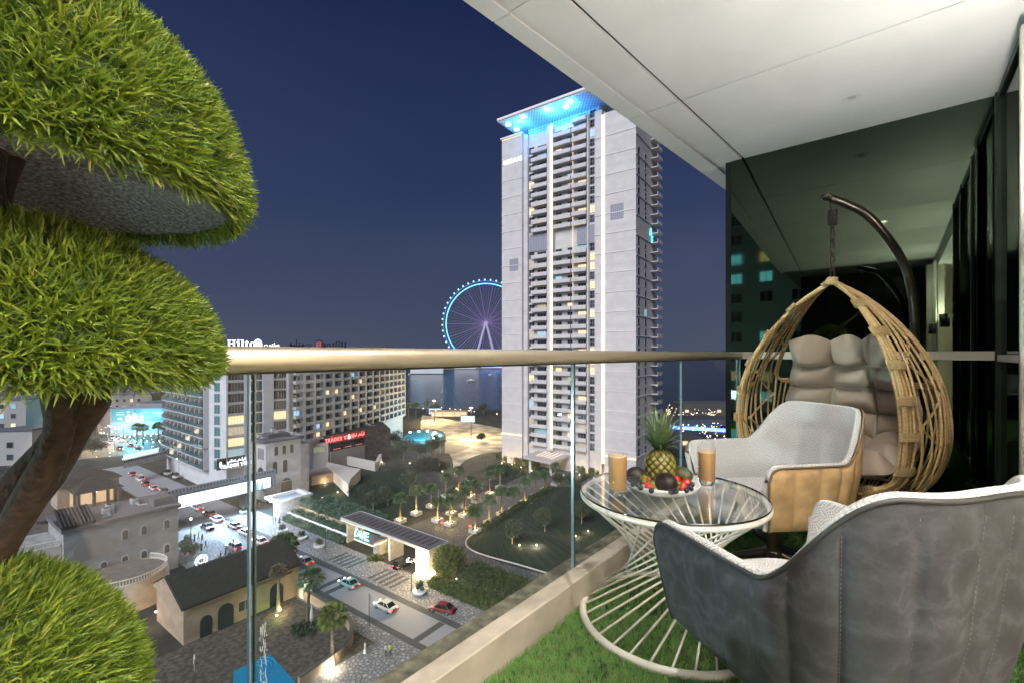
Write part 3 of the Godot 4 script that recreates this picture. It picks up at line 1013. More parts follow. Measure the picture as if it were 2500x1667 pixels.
func build_table() -> void:
	var at := Vector3(.69, 0, -2.0)
	var iron := M("cream_iron", Color(.66, .63, .56), .42, 0, {"tex": noise_tex("faint", 256, .01, .95, 1.0), "scale": 3.0})
	var t := thing("side_table", "round glass-topped side table on an hourglass of cream metal rods", "side table", at)
	var R := .378
	for e in [[.532, "top_ring", .0112], [.016, "base_ring", .0155]]:
		var st := ST()
		var ring: Array = []
		for i in 72: ring.append(Vector3(R * cos(TAU * i / 72), e[0], R * sin(TAU * i / 72)))
		tube(st, ring, e[2], 12, true)
		mk(e[1], st, iron, t)
	for i in 30:
		var st := ST()
		var a := TAU * (i + .4) / 30
		var b := a + deg_to_rad(128)
		tube(st, [Vector3(R * cos(a), .528, R * sin(a)), Vector3(R * cos(b), .018, R * sin(b))], .0043, 8)
		mk("rod", st, iron, t)
	for i in 4:
		var st := ST()
		var a := TAU * (i + .62) / 4
		lathe(st, [Vector2(0, .5455), Vector2(.012, .5455), Vector2(.012, .541), Vector2(0, .541)], 12, Transform3D(Basis(), Vector3(R * cos(a), 0, R * sin(a))))
		mk("glass_pad", st, M("clear_pad", Color(.6, .62, .6), .2), t)
	var st := ST()
	lathe(st, [Vector2(0, .554), Vector2(.384, .554)], 72)
	lathe(st, [Vector2(.384, .546), Vector2(0, .546)], 72)
	pane("table_glass", Color(.8, .9, .85), .006).metallic_specular = .5
	var top := mk("glass_top", st, pane("table_glass", Color(.8, .9, .85), .006), t)
	st = ST()
	lathe(st, [Vector2(.384, .554), Vector2(.386, .552), Vector2(.386, .548), Vector2(.384, .546)], 72)
	mk("glass_edge", st, M("table_glass_edge", Color(.018, .022, .016), .08, 0, {"spec": .9}), top)
	var Y := .5545
	# bowl
	var bc := Vector3(.652, Y, -1.995)
	st = ST()
	lathe(st, [Vector2(0, .012), Vector2(.09, .014), Vector2(.135, .030), Vector2(.149, .046), Vector2(.153, .048), Vector2(.155, .045), Vector2(.145, .026), Vector2(.10, .004), Vector2(.07, .0), Vector2(0, .0)], 56)
	var bowl := mk("fruit_bowl", st, M("porcelain", Color(.75, .74, .72), .18, 0, {"spec": .5}), self, Transform3D(Basis(), bc))
	tag(bowl, "shallow white porcelain bowl holding fruit on the glass table", "bowl")
	# tumblers with a milky drink
	for g in [[Vector3(.4525, Y, -1.973), "left"], [Vector3(.893, Y, -2.115), "right"]]:
		var o := thing("drink_glass", "tall glass of milky tan drink %s" % ("standing on the railing side of the fruit bowl" if g[1] == "left" else "standing on the armchair side of the fruit bowl"), "glass", g[0], Basis(), "two drinks on the glass table")
		st = ST()
		lathe(st, [Vector2(.0388, .168), Vector2(.0395, .169), Vector2(.0402, .168), Vector2(.0375, .02)], 40)
		mk("tumbler", st, pane("tumbler_glass", Color(.95, .97, .96), .01), o)
		st = ST()
		lathe(st, [Vector2(0, .0185), Vector2(.034, .0185), Vector2(.0372, .0215), Vector2(.0375, .018), Vector2(.0368, .003), Vector2(.034, .0), Vector2(0, .0005)], 40)
		var base_m := M("glass_base", Color(1, 1, 1), .02)
		base_m.refraction_enabled = true
		base_m.refraction_scale = .05
		base_m.albedo_color.a = .04
		mk("glass_foot", st, base_m, o)
		st = ST()
		var hh := .160 if g[1] == "left" else .147
		lathe(st, [Vector2(0, hh), Vector2(.036 + .0025 * hh / .16, hh), Vector2(.0385, hh - .002), Vector2(.0358, .0225), Vector2(.034, .0205), Vector2(0, .0205)], 40)
		mk("drink", st, M("milk_tea", Color(.50, .285, .115), .25, 0, {"sss": .25, "tex": noise_tex("faint", 256, .01, .95, 1.0), "scale": 4.0}), o)
		st = ST()
		lathe(st, [Vector2(0, .003), Vector2(.03, .0025), Vector2(.0372, .0035), Vector2(.0375, .0)], 36, Transform3D(Basis(), Vector3(0, hh, 0)))
		mk("foam", st, M("drink_foam", Color(.66, .48, .28), .6, 0, {"tex": noise_tex("speck", 256, .09, .82, 1.0, 0, 2), "scale": 18.0}), o)
	# pineapple
	var pc := Vector3(.665, Y + .012, -2.07)
	var pine := thing("pineapple", "whole ripe pineapple with spiky crown standing in the fruit bowl", "pineapple", pc)
	st = ST()
	var H := .158
	var body := func(u, v, g):
		var y: float = H * (1 - v)
		var e := pow(maxf(0.0, 1.0 - pow(absf(v - .54) / .56, 2.6)), .5)
		var A: float = u * 12.0 + v * 4.6
		var B: float = u * 12.0 - v * 4.6
		var cell := pow(absf(sin(PI * A) * sin(PI * B)), .45)
		return [Vector3(cos(TAU * u), 0, sin(TAU * u)) * (.066 * e + .0055 * cell * e) + Vector3(0, y, 0), cell]
	surf(st, 160, 90, func(u, v): return body.call(u, v, 0)[0], 1, 1, func(u, v):
		var c: float = body.call(u, v, 0)[1]
		var eye := smoothstep(.93, 1.0, c)
		return Color(.045, .032, .008).lerp(Color(.23, .215, .045), smoothstep(.35, .8, c)).lerp(Color(.34, .25, .11), eye * .8))
	mk("fruit_body", st, M("pineapple_skin", Color.WHITE, .42, 0, {"tint": true}), pine)
	var leaf_m := M("pineapple_leaf", Color(.20, .28, .13), .45, 0, {"tex": noise_tex("leafv", 128, .03, .6, 1.0), "scale": 12.0, "back": Color(.2, .3, .08)})
	for k in 44:
		var f := k / 43.0
		var a := k * 2.399
		var ln := lerpf(.085, .205, pow(f, .8)) * rng.randf_range(.88, 1.08)
		var out := lerpf(1.25, .10, pow(f, .75)) + rng.randf_range(-.06, .1)
		var w := lerpf(.010, .0155, sin(PI * clampf(f + .15, 0, 1)))
		var d := Vector3(cos(a), 0, sin(a))
		var sd := Vector3(-sin(a), 0, cos(a))
		st = ST()
		surf(st, 4, 12, func(u, v):
			var x: float = (u - .5) * 2
			var bend: float = out * (1 + .55 * v * v)
			var c: Vector3 = d * (.014 + ln * v * sin(bend) * .9) + Vector3(0, H - .006 + ln * v * cos(bend * .8) + .02 * f, 0)
			var ww: float = w * pow(1 - v, .65) * (1.0 if v > .02 else .8)
			return c + sd * x * ww - d * ww * .35 * (1 - x * x))
		mk("crown_leaf", st, leaf_m, pine)
	# avocados
	for e in [[Vector3(.552, Y + .048, -2.068), .043, 1.0, "dark avocado at the railing side of the bowl, behind the blueberries", Color(.030, .022, .012), .4], [Vector3(.640, Y + .062, -1.905), .044, 1.28, "large brown avocado lying at the front of the bowl", Color(.036, .021, .016), 1.5], [Vector3(.755, Y + .057, -2.04), .042, 1.1, "green avocado at the armchair side of the bowl, beside the pineapple", Color(.085, .095, .014), 2.3]]:
		st = ST()
		var bb := Basis(Vector3.UP, e[5]) * Basis(Vector3(0, 0, 1), 1.35)
		surf(st, 40, 28, func(u, v):
			var y: float = cos(PI * v) * e[1] * e[2]
			var rr: float = e[1] * sin(PI * v) * (1.0 - .16 * cos(PI * v))
			return Vector3(cos(TAU * u) * rr, y, sin(TAU * u) * rr))
		var m := M("avocado_skin_%d" % int(e[5] * 10), e[4], .30, 0, {"bump": noise_tex("avo", 256, .10, 0, 1, 0, 3), "cm": .25, "scale": 10.0, "tex": noise_tex("blotch", 256, .02, .45, 1.0)})
		tag(mk("avocado", st, m, self, Transform3D(bb, e[0])), e[3], "avocado", "avocados in the fruit bowl")
	# strawberries
	var red := M("strawberry_skin", Color(.50, .018, .014), .3, 0, {"bump": noise_tex("seed", 128, .16, 0, 1, 1, 1), "cm": .12, "scale": 14.0, "coat": .4})
	var calyx := M("calyx", Color(.12, .22, .03), .5)
	for e in [["strawberry beside the dark avocado, upper one at the railing side", Vector3(.571, Y + .055, -1.985), 1.2], ["strawberry resting low on the rim beside the brown avocado at the railing side", Vector3(.571, Y + .045, -1.915), 2.4], ["strawberry between the brown and green avocados, on the rim", Vector3(.708, Y + .046, -1.905), .2], ["strawberry half hidden behind the brown avocado", Vector3(.70, Y + .056, -1.965), 3.4], ["strawberry behind the pineapple at the railing side", Vector3(.612, Y + .045, -2.115), 4.0], ["strawberry showing a pale green calyx beside the green avocado", Vector3(.742, Y + .050, -1.955), 5.0]]:
		var o := thing("strawberry", e[0], "strawberry", e[1], Basis(Vector3.UP, e[2]) * Basis(Vector3(0, 0, 1), 1.1), "strawberries in the fruit bowl")
		st = ST()
		surf(st, 20, 14, func(u, v):
			var rr: float = .0245 * pow(sin(PI * v), .8) * (1.0 - .38 * v)
			return Vector3(cos(TAU * u) * rr, .025 - .052 * v, sin(TAU * u) * rr))
		mk("berry", st, red, o)
		st = ST()
		for k in 7:
			var a := TAU * k / 7
			var d := Vector3(cos(a), 0, sin(a))
			var sd := Vector3(-sin(a), 0, cos(a)) * .005
			poly(st, [Vector3(0, .022, 0), d * .010 + sd + Vector3(0, .024, 0), d * .022 + Vector3(0, .018, 0), d * .010 - sd + Vector3(0, .024, 0)], Vector3.UP)
		mk("calyx", st, calyx, o)
	# blueberries
	var blue := M("blueberry_skin", Color(.018, .022, .042), .45, 0, {"tex": noise_tex("bloom", 128, .02, .35, 1.0), "scale": 20.0, "rim": .4})
	st = ST()
	surf(st, 16, 10, func(u, v):
		var rr: float = .0118 * sin(PI * v)
		var y: float = .0108 * cos(PI * v)
		if v < .14: y -= .004 * (1 - v / .14)
		return Vector3(cos(TAU * u) * rr, y, sin(TAU * u) * rr))
	var berry: ArrayMesh = done(st)
	var n := 0
	for z in [[610, 935], [636, 968], [672, 922], [684, 984], [714, 1000], [716, 888], [650, 945], [700, 955], [830, 1032], [1042, 1052], [1090, 1050], [1106, 968], [1135, 945], [1205, 1033], [1250, 1022], [1260, 985], [1240, 1005], [595, 915], [1170, 985]]:
		var px: float = 1400 + z[0] * .2296
		var py: float = 960 + z[1] * .2296
		var dd: float = (1.15 - (Y + .048)) * F / (py - 864.0)
		var p := pd(px, py, dd)
		p.y += .002 * (n % 4)
		var where := "at the railing side of the bowl" if z[0] < 760 else ("in front of the brown avocado" if z[0] < 1100 else "at the armchair side of the bowl")
		var o := mk("blueberry", berry, blue, self, Transform3D(Basis(Vector3(.6, .3, .7).normalized(), n * 1.3), p))
		tag(o, "small dark blueberry " + where, "blueberry", "blueberries " + where)
		n += 1

# ---------- city ----------
func win_mesh(w: float, h: float, nx: int, ny: int) -> ArrayMesh:      # surface 0: panes, surface 1: frame; centred on x, from y 0, facing +z
	var key := "win%.2f_%.2f_%d_%d" % [w, h, nx, ny]
	if texs.has(key): return texs[key]
	var a := ST()
	var b := ST()
	var f := .07
	for i in nx:
		for j in ny:
			box(a, Vector3(-w / 2 + w * (i + .5) / nx, h * (j + .5) / ny, .0), Vector3(w / nx - f, h / ny - f, .04))
	for i in nx + 1: box(b, Vector3(-w / 2 + w * i / nx, h / 2, .03), Vector3(f, h + f, .10))
	for j in ny + 1: box(b, Vector3(0, h * j / ny, .028), Vector3(w, f, .09))
	a.generate_normals()
	var m := a.commit()
	b.generate_normals()
	b.commit(m)
	texs[key] = m
	return m
func window(under: Node, xf: Transform3D, x: float, y: float, w: float, h: float, nx: int, ny: int, glass: Material, frame: Material) -> MeshInstance3D:
	var o := MeshInstance3D.new()
	o.name = numbered("window", under)
	o.mesh = win_mesh(w, h, nx, ny)
	o.set_surface_override_material(0, glass)
	o.set_surface_override_material(1, frame)
	under.add_child(o, true)
	o.transform = xf * Transform3D(Basis(), Vector3(x, y, .03))
	return o
func arch(st: SurfaceTool, w: float, h: float, d: float, xf: Transform3D) -> void:     # arched opening block: dark recess panel standing d proud
	var p: Array = [Vector3(-w / 2, 0, 0), Vector3(w / 2, 0, 0)]
	for i in 9: p.append(Vector3(w / 2 * cos(PI * i / 8), h - w / 2 + w / 2 * sin(PI * i / 8), 0))
	var f: Array = []
	for q in p: f.append(xf * (q + Vector3(0, 0, d)))
	poly(st, f, xf.basis.z)
	for i in p.size():
		var a: Vector3 = xf * p[i]
		var b: Vector3 = xf * p[(i + 1) % p.size()]
		var o := xf.basis * (Vector3(0, 0, d))
		poly(st, [a, b, b + o, a + o], (a + b) * .5 - xf * Vector3(0, h / 2, 0))
func face(a: Vector3, b: Vector3) -> Transform3D:        # wall plane: a is the lower left, b the lower right as seen from outside
	var x := Vector3(b.x - a.x, 0, b.z - a.z).normalized()
	return Transform3D(Basis(x, Vector3.UP, x.cross(Vector3.UP)), a)
func glass_pick(lit: float) -> Material:
	var k := rng.randf()
	if k > lit: return M("pane_dark", Color(.022, .027, .033), .08, 0, {"spec": .7}) if k < .8 else M("pane_dusk", Color(.05, .06, .075), .1, 0, {"spec": .7})
	k = rng.randf()
	if k < .55: return glow("window_warm", Color(1, .76, .42), .40)
	if k < .75: return glow("window_soft", Color(1, .82, .55), .17)
	if k < .9: return glow("window_cool", Color(.42, .72, 1), .30)
	return glow("window_teal", Color(.25, .8, .85), .2)

func build_city() -> void:
	rng.seed = 21
	build_ground()
	build_tower()
	build_hotel()
	build_old_town()
	build_gate()
	build_far()
	build_green()
	build_traffic()

func build_ground() -> void:
	var cob := noise_tex("cobble", 512, .03, .45, 1.1, 1, 2, .8)
	var blot := noise_tex("blotch", 256, .02, .45, 1.0)
	var st := ST()
	sheet(st, [Vector3(-900, 0, 200), Vector3(400, 0, 200), Vector3(400, 0, -330), Vector3(60, 0, -352), Vector3(-60, 0, -350), Vector3(-180, 0, -420), Vector3(-420, 0, -640), Vector3(-900, 0, -900)], STREET)
	struct("city_ground", st, M("ground_dark", Color(.05, .048, .046), .85, 0, {"tex": blot, "scale": .03, "world": true}))
	st = ST()
	sheet(st, [Vector3(-6000, 0, 300), Vector3(6000, 0, 300), Vector3(6000, 0, -11000), Vector3(-6000, 0, -11000)], STREET - 1.6)
	struct("sea_water", st, M("sea", Color(.012, .018, .03), .16, 0, {"bump": noise_tex("waves", 512, .02, 0, 1, 0, 4), "cm": 30.0, "scale": .02, "world": true}))
	# main street
	var road := M("road_pavers", Color(.29, .30, .315), .7, 0, {"tex": noise_tex("speck", 256, .09, .82, 1.0, 0, 2), "scale": .35, "world": true})
	var band := M("dark_pavers", Color(.055, .058, .065), .75, 0, {"tex": noise_tex("speck", 256, .09, .82, 1.0, 0, 2), "scale": .6, "world": true})
	var walk := M("cobble_pavement", Color(.42, .41, .40), .8, 0, {"tex": cob, "scale": .11, "world": true})
	var S := func(nm, r0, r1, q0, q1, y, m):
		var s := ST()
		sheet(s, [ct(r0, q0), ct(r1, q0), ct(r1, q1), ct(r0, q1)], STREET + y)
		struct(nm, s, m)
	S.call("pavement", -180, -20, 42.5, 45.2, .12, walk)
	S.call("pavement", -128, -89.5, 35.6, 42.5, .124, walk)
	S.call("pavement", -55.4, -20, 30, 42.5, .124, walk)
	S.call("pavement", -128, -20, 53.2, 60.0, .12, walk)
	S.call("road", -220, -10, 45.2, 53.2, .03, road)
	S.call("road_border", -128, -20, 51.9, 53.2, .125, band)
	S.call("road_border", -85, -20, 45.2, 46.4, .045, band)
	for r in [-76.5, -73.9, -51.0]: S.call("road_border", r - .6, r + .6, 46.4, 51.9, .045, band)
	# crossings in front of the gate lanes
	for g in [[-85.5, -79.0], [-72.5, -66.0]]:
		for k in 5: S.call("crossing_stripe", g[0] + k * 1.5, g[0] + k * 1.5 + .7, 54.0, 58.5, .13, band)
	# side street beyond the footbridge
	S.call("road", -220, -128, 53.2, 58, .034, road)
	st = ST()
	sheet(st, [gp(0, 1130), gp(130, 1085), gp(300, 1072), gp(450, 1085), gp(470, 1120), gp(330, 1110), gp(200, 1120), gp(60, 1160)], STREET + .05)
	struct("boulevard_road", st, M("asphalt_wet", Color(.11, .115, .13), .5, 0, {"tex": blot, "scale": .05, "world": true}))
	# resort driveway and lawns
	st = ST()
	sheet(st, [gp(1000, 1297), gp(1100, 1248), gp(1240, 1178), gp(1300, 1150), gp(1420, 1150), gp(1395, 1195), gp(1280, 1240), gp(1165, 1302), gp(1140, 1330), gp(1175, 1358), gp(1260, 1385), gp(1420, 1425), gp(1400, 1470), gp(1130, 1375), gp(1085, 1345)], STREET + .07)
	struct("driveway", st, M("driveway_pavers", Color(.20, .19, .175), .7, 0, {"tex": cob, "scale": .09, "world": true}))
	st = ST()
	sheet(st, [gp(985, 1290), gp(1070, 1255), gp(1190, 1195), gp(1215, 1205), gp(1050, 1285), gp(1020, 1300)], STREET + .075)
	struct("driveway_lane", st, M("driveway_pavers"))
	var lawn_m := M("lawn_grass", Color(.020, .040, .014), .95, 0, {"tex": noise_tex("lawn", 256, .05, .45, 1.0), "scale": .12, "world": true})
	st = ST()
	var oval: Array = []
	for k in [[1138, 1322], [1175, 1292], [1300, 1228], [1352, 1190], [1450, 1188], [1620, 1235], [1680, 1330], [1560, 1420], [1420, 1420], [1260, 1378], [1160, 1348]]: oval.append(gp(k[0], k[1]))
	prism(st, oval, STREET + .08, STREET + .22)
	struct("lawn", st, lawn_m)
	st = ST()
	tube(st, path(oval.slice(7).map(func(v): return v + Vector3(0, .15, 0)) + [oval[0] + Vector3(0, .15, 0), oval[1] + Vector3(0, .15, 0), oval[2] + Vector3(0, .15, 0)], 60), .16, 6)
	struct("kerb", st, M("kerb_stone", Color(.42, .40, .36), .7))
	st = ST()
	sheet(st, [gp(730, 1215), gp(850, 1165), gp(1000, 1140), gp(1060, 1190), gp(1030, 1230), gp(930, 1285), gp(830, 1250)], STREET + .05)
	struct("lawn", st, lawn_m)
	# golden beach plaza
	st = ST()
	sheet(st, path([gp(1030, 1012), gp(1110, 1026), gp(1195, 1040), gp(1260, 1060), gp(1255, 1095), gp(1175, 1108), gp(1128, 1130), gp(1110, 1160), gp(1104, 1120), gp(1088, 1090), gp(1086, 1058), gp(1060, 1047), gp(1028, 1050), gp(1030, 1012)], 52).slice(0, 52), STREET + .06)
	struct("plaza", st, M("plaza_sandstone", Color(.60, .53, .42), .75, 0, {"tex": blot, "scale": .02, "world": true}))
	st = ST()
	sheet(st, [gp(1086, 1080), gp(1150, 1092), gp(1110, 1108), gp(1086, 1106)], STREET + .09)
	struct("timber_deck", st, M("deck_grey", Color(.20, .17, .13), .8))
	# gardens of the courtyard beneath
	st = ST()
	prism(st, [ct(-77, 20), ct(-40, 20), ct(-40, 42.4), ct(-60, 42.6), ct(-77, 42.6)], STREET + .01, STREET + .06)
	struct("courtyard_ground", st, M("courtyard_paving", Color(.14, .115, .09), .8, 0, {"tex": blot, "scale": .2, "world": true}))
	st = ST()
	prism(st, [gp(570, 1640), gp(660, 1598), gp(740, 1690), gp(560, 1800)], STREET + .02, STREET + .10)
	struct("courtyard_pool_water", st, M("pool_blue", Color(.012, .20, .36), .06))
	for k in 4:
		st = ST()
		var a := gp(585 + k * 6, 1622 + k * 9)
		var ptsx: Array = []
		for i in 14: ptsx.append(gp(600, 1640) + Vector3(cos(-.3 + i * .16), 0, -sin(-.3 + i * .16)) * (1.2 + k * .55) + Vector3(.8, .11, 0))
		tube(st, ptsx, .05, 5)
		struct("pool_step_edge", st, M("pool_step", Color(.02, .22, .36), .3))

func tw(t: float, u: float, y: float) -> Vector3: return Vector3(30.9 - .82 * t - .572 * u, y, -156.0 - .572 * t + .82 * u)
func build_tower() -> void:
	var grey := noise_tex("panel", 256, .02, .88, 1.0)
	var wall := M("tower_render", Color(.55, .515, .50), .75, 0, {"tex": grey, "scale": .06, "world": true})
	var trim := M("tower_trim", Color(.66, .63, .62), .7)
	var frame := M("window_frame", Color(.33, .32, .33), .5)
	var o := thing("hotel_tower", "tall white apartment tower with stacked balconies and vertical light strips", "tower", tw(0, 0, STREET))
	var T := Transform3D(Basis(), -o.position)
	var slab := func(nm, t0, t1, u0, u1, y0, y1, m):
		var st := ST()
		para(st, tw(t0, u0, y0), tw(t1, u0, y0) - tw(t0, u0, y0), tw(t0, u1, y0) - tw(t0, u0, y0), Vector3(0, y1 - y0, 0))
		return mk(nm, st, m, o, T)
	slab.call("facade", 0, 32.8, -20, -1.6, STREET, 84, wall)
	slab.call("side_panel", -11.4, -.45, -19.9, 0, STREET, 82.5, wall)
	slab.call("end_panel", 32.8, 42.2, -12, .4, STREET, 84.5, wall)
	slab.call("end_cornice", 32.6, 42.6, -12.2, .9, 84.5, 85.1, trim)
	slab.call("pilaster", 19.5, 21.9, -1.6, .2, STREET + 7, 84.4, wall)
	slab.call("pilaster", 5.75, 6.3, -1.6, -.6, STREET, 84.4, wall)
	slab.call("pilaster", .55, 3.2, -1.6, -.1, STREET, 84.2, wall)
	slab.call("pilaster", 30.9, 32.75, -1.6, -.6, STREET, 84.2, wall)
	slab.call("penthouse", 4, 34, -20, -6, 84, 89, M("perforated_panel", Color(.62, .63, .66), .6, 0, {"tex": draw_tex("holes", 32, 32, func(x, y): return Color(.15, .15, .17) if (x % 16 < 6 and y % 16 < 6 and x % 16 + y % 16 < 8) else Color(.95, .95, .97)), "scale": .5, "world": true}))
	slab.call("roof_wing", -6, 40.5, -18, 5.2, 89.0, 89.45, M("perforated_panel"))
	slab.call("roof_wing_edge", -6.2, 40.8, -18, 5.5, 89.46, 90.3, trim)
	var glowb := glow("sky_lamp_blue", Color(.22, .70, 1.0), 4.0)
	for e in [[38, 2.2], [30, 3.6], [20.5, 3.4], [37.5, -3], [14, 0.5], [11, 3.0]]:
		var st := ST()
		ball(st, tw(e[0], e[1], 88.6), Vector3(1.0, .22, 1.0), 14)
		mk("blue_lamp", st, glowb, o, T)
	for e in [[33, 1.0], [20, 1.5], [12.5, 1.6]]: omni("blue_lamp_light", tw(e[0], e[1], 86.9) - o.position, Color(.22, .62, 1.0), 48.0, .8, o)
	# light strips
	var led := glow("led_strip", Color(1.0, .74, .42), .75)
	slab.call("light_strip", 19.6, 20.4, .2, .55, STREET + 8, 84, led)
	slab.call("light_strip", -.45, .45, -.1, .26, STREET + 5, 82, led)
	slab.call("light_strip", 12.15, 12.3, -1.5, -1.3, 20, 84, glow("led_dim", Color(1.0, .8, .52), .35))
	slab.call("light_strip", 32.82, 42.1, .42, .6, 84.0, 84.25, glow("led_soft", Color(1.0, .80, .54), .5))
	# string courses every second floor
	for k in 18:
		var y := -31.0 + k * 6.6
		if y < 81:
			slab.call("string_course", -11.5, -.5, -.2, .16, y, y + .16, trim)
			slab.call("string_course", 32.85, 42.25, -.2, .55, y, y + .14, trim)
			slab.call("string_course", .6, 3.3, -.4, .08, y, y + .12, trim)
	# balconies and windows, floor by floor
	var fx := Transform3D(Basis(Vector3(.82, 0, .572), Vector3.UP, Vector3(-.572, 0, .82)), tw(0, -1.58, 0) - o.position)
	var bal_mesh := {}
	for c in [[22.1, 29.0], [12.4, 19.3], [6.4, 12.0]]:
		var st := ST()
		var w: float = c[1] - c[0]
		para(st, Vector3(-w, -.28, 0), Vector3(w, 0, 0), Vector3(0, .26, 0), Vector3(0, 0, 1.75))
		para(st, Vector3(-w, 0, 1.6), Vector3(w, 0, 0), Vector3(0, 1.12, 0), Vector3(0, 0, .17))
		para(st, Vector3(-w, 0, .0), Vector3(.16, 0, 0), Vector3(0, 1.1, 0), Vector3(0, 0, 1.59))
		para(st, Vector3(-.16, 0, .0), Vector3(.16, 0, 0), Vector3(0, 1.1, 0), Vector3(0, 0, 1.59))
		bal_mesh[c[0]] = done(st)
	var led_under := glow("led_balcony", Color(1.0, .80, .54), .45)
	for k in 36:
		var y := -32.5 + 3.3 * k
		var tech := k == 22 or k == 23
		for c in [22.1, 12.4, 6.4]:
			if tech or (c == 22.1 and k > 33) or (c == 12.4 and k > 34): continue
			mk("balcony", bal_mesh[c], wall, o, fx * Transform3D(Basis(), Vector3(-c, y, 0)))
			if rng.randf() < .13:
				var st := ST()
				var w: float = {22.1: 6.6, 12.4: 6.6, 6.4: 5.3}[c]
				box(st, Vector3(-w / 2 - .1, -.31, 1.55), Vector3(w, .07, .12))
				mk("balcony_lamp", st, led_under, o, fx * Transform3D(Basis(), Vector3(-c, y, 0)))
		if tech: continue
		if k < 34: window(o, fx, -29.6, y + .15, 2.3, 2.55, 2, 2, glass_pick(.22), frame)
		if k < 34: window(o, fx, -25.2, y + .1, 3.8, 2.3, 3, 1, glass_pick(.22), frame)
		if k < 35: window(o, fx, -18.0, y + .1, 2.5, 2.3, 2, 1, glass_pick(.12), frame)
		if k < 35: window(o, fx, -13.4, y + .1, 2.0, 2.3, 2, 1, glass_pick(.32), frame)
		window(o, fx, -8.6, y + .1, 3.1, 2.3, 3, 1, glass_pick(.32), frame)
		window(o, fx, -4.45, y + .15, 2.3, 2.6, 2, 2, glass_pick(.2), frame)
	var louv := M("louvre_panel", Color(.36, .36, .40), .6, 0, {"tex": draw_tex("louvre", 16, 16, func(x, y): return Color(.55, .55, .6) if x % 4 == 0 or y % 4 == 0 else Color(1, 1, 1)), "scale": .6, "world": true})
	slab.call("louvre_panel", 22.5, 30.8, -1.6, -1.2, 39.6, 46.0, louv)
	slab.call("louvre_panel", 3.4, 10.5, -1.6, -1.2, 39.6, 46.0, louv)
	slab.call("louvre_panel", -7.2, -2.6, 0, .10, 46.0, 51.0, louv)
	slab.call("louvre_panel", 34.5, 38.5, .4, .52, 33.0, 37.5, louv)
	# right-hand side: windows and jutting balconies
	var s0 := tw(-11.4, 0, 0)
	var sx := Transform3D(Basis(Vector3(.572, 0, -.82), Vector3.UP, Vector3(.82, 0, .572)), s0 - o.position)
	var fin := ST()
	para(fin, Vector3(0, -.3, 0), Vector3(5.2, 0, 0), Vector3(0, .28, 0), Vector3(0, 0, 2.6))
	para(fin, Vector3(0, 0, 2.45), Vector3(5.2, 0, 0), Vector3(0, 1.0, 0), Vector3(0, 0, .14))
	var finm := done(fin)
	var ribm := ST()
	box(ribm, Vector3(9, -.1, .1), Vector3(18, .16, .3))
	var ribmesh := done(ribm)
	for k in 36:
		var y := -32.5 + 3.3 * k
		mk("side_balcony", finm, wall, o, sx * Transform3D(Basis(), Vector3(14.6, y, 0)))
		if k % 2 == 0: mk("string_course", ribmesh, trim, o, sx * Transform3D(Basis(), Vector3(0, y, 0)))
		if k < 31 and k != 22 and k != 23:
			window(o, sx, 2.4, y + .2, 2.4, 2.4, 1, 1, glass_pick(.06), frame)
			window(o, sx, 9.2, y + .2, 2.2, 2.4, 1, 1, glass_pick(.06), frame)
		if k < 3 or k == 6: 
			var st := ST()
			box(st, Vector3(17, y + 2.7, 1.4), Vector3(.5, .15, .5))
			mk("soffit_lamp", st, glow("led_soft", Color(1.0, .80, .54), .5), o, sx)
	# base plinth and lettering
	slab.call("plinth_band", 32.8, 42.3, .4, .8, STREET + 11, STREET + 11.4, led)
	slab.call("plinth_band", -11.5, -.5, 0, .4, STREET + 7.6, STREET + 8.0, led)
	var sg := glow("sign_white", Color(.80, .90, 1.0), 1.0)
	mk("sign_letters", wordmesh("MERAAS", 1.75, .3, false), glow("sign_meraas", Color(.75, .87, 1.0), .62), o, Transform3D(fx.basis, tw(37.0, .55, 75.2) - o.position))
	var st := ST()
	strokes(st, [[Vector2(0, 0), Vector2(.9, 3.2), Vector2(1.8, 0)], [Vector2(.3, 1.1), Vector2(1.5, 1.1)], [Vector2(4.0, -.2), Vector2(2.4, -.2), Vector2(2.4, -3.2), Vector2(4.0, -3.2)], [Vector2(2.4, -1.7), Vector2(3.7, -1.7)]], .3, .3, Transform3D(sx.basis * Basis().scaled(Vector3(.75, .75, 1)), s0 + sx.basis * Vector3(13.5, 42.5, .1) - o.position))
	mk("sign_letters", st, glow("sign_cyan", Color(.05, .85, 1.0), .9), o)
	# entrance canopy
	var c := thing("entrance_canopy", "flat porte-cochere roof on white columns with lit slots before the tower", "canopy", gp(1346, 1160))
	st = ST()
	var ro := [gp(1346, 1134, 5.2), gp(1278, 1119, 5.2), gp(1336, 1094, 5.2), gp(1398, 1112, 5.2)]
	prism(st, ro, STREET + 5.2, STREET + 5.9)
	mk("canopy_roof", st, M("canopy_panel", Color(.42, .38, .36), .6), c, Transform3D(Basis(), -c.position))
	for k in 5:
		st = ST()
		var f := .2 + .13 * k
		var a: Vector3 = ro[0].lerp(ro[1], f).lerp(ro[3].lerp(ro[2], f), .25)
		var b: Vector3 = ro[0].lerp(ro[1], f).lerp(ro[3].lerp(ro[2], f), .8)
		para(st, Vector3(a.x, STREET + 5.9, a.z), b - a, (ro[1] - ro[0]).normalized() * .5, Vector3(0, .06, 0))
		mk("slot_lamp", st, glow("led_balcony", Color(1.0, .80, .54), .45), c, Transform3D(Basis(), -c.position))
	for e in [[1294, 1154], [1344, 1160], [1374, 1146], [1330, 1130]]:
		st = ST()
		var p := gp(e[0], e[1])
		box(st, p + Vector3(0, 2.6, 0), Vector3(.8, 5.2, .8))
		mk("column", st, M("white_column", Color(.68, .65, .6), .6), c, Transform3D(Basis(), -c.position))
	st = ST()
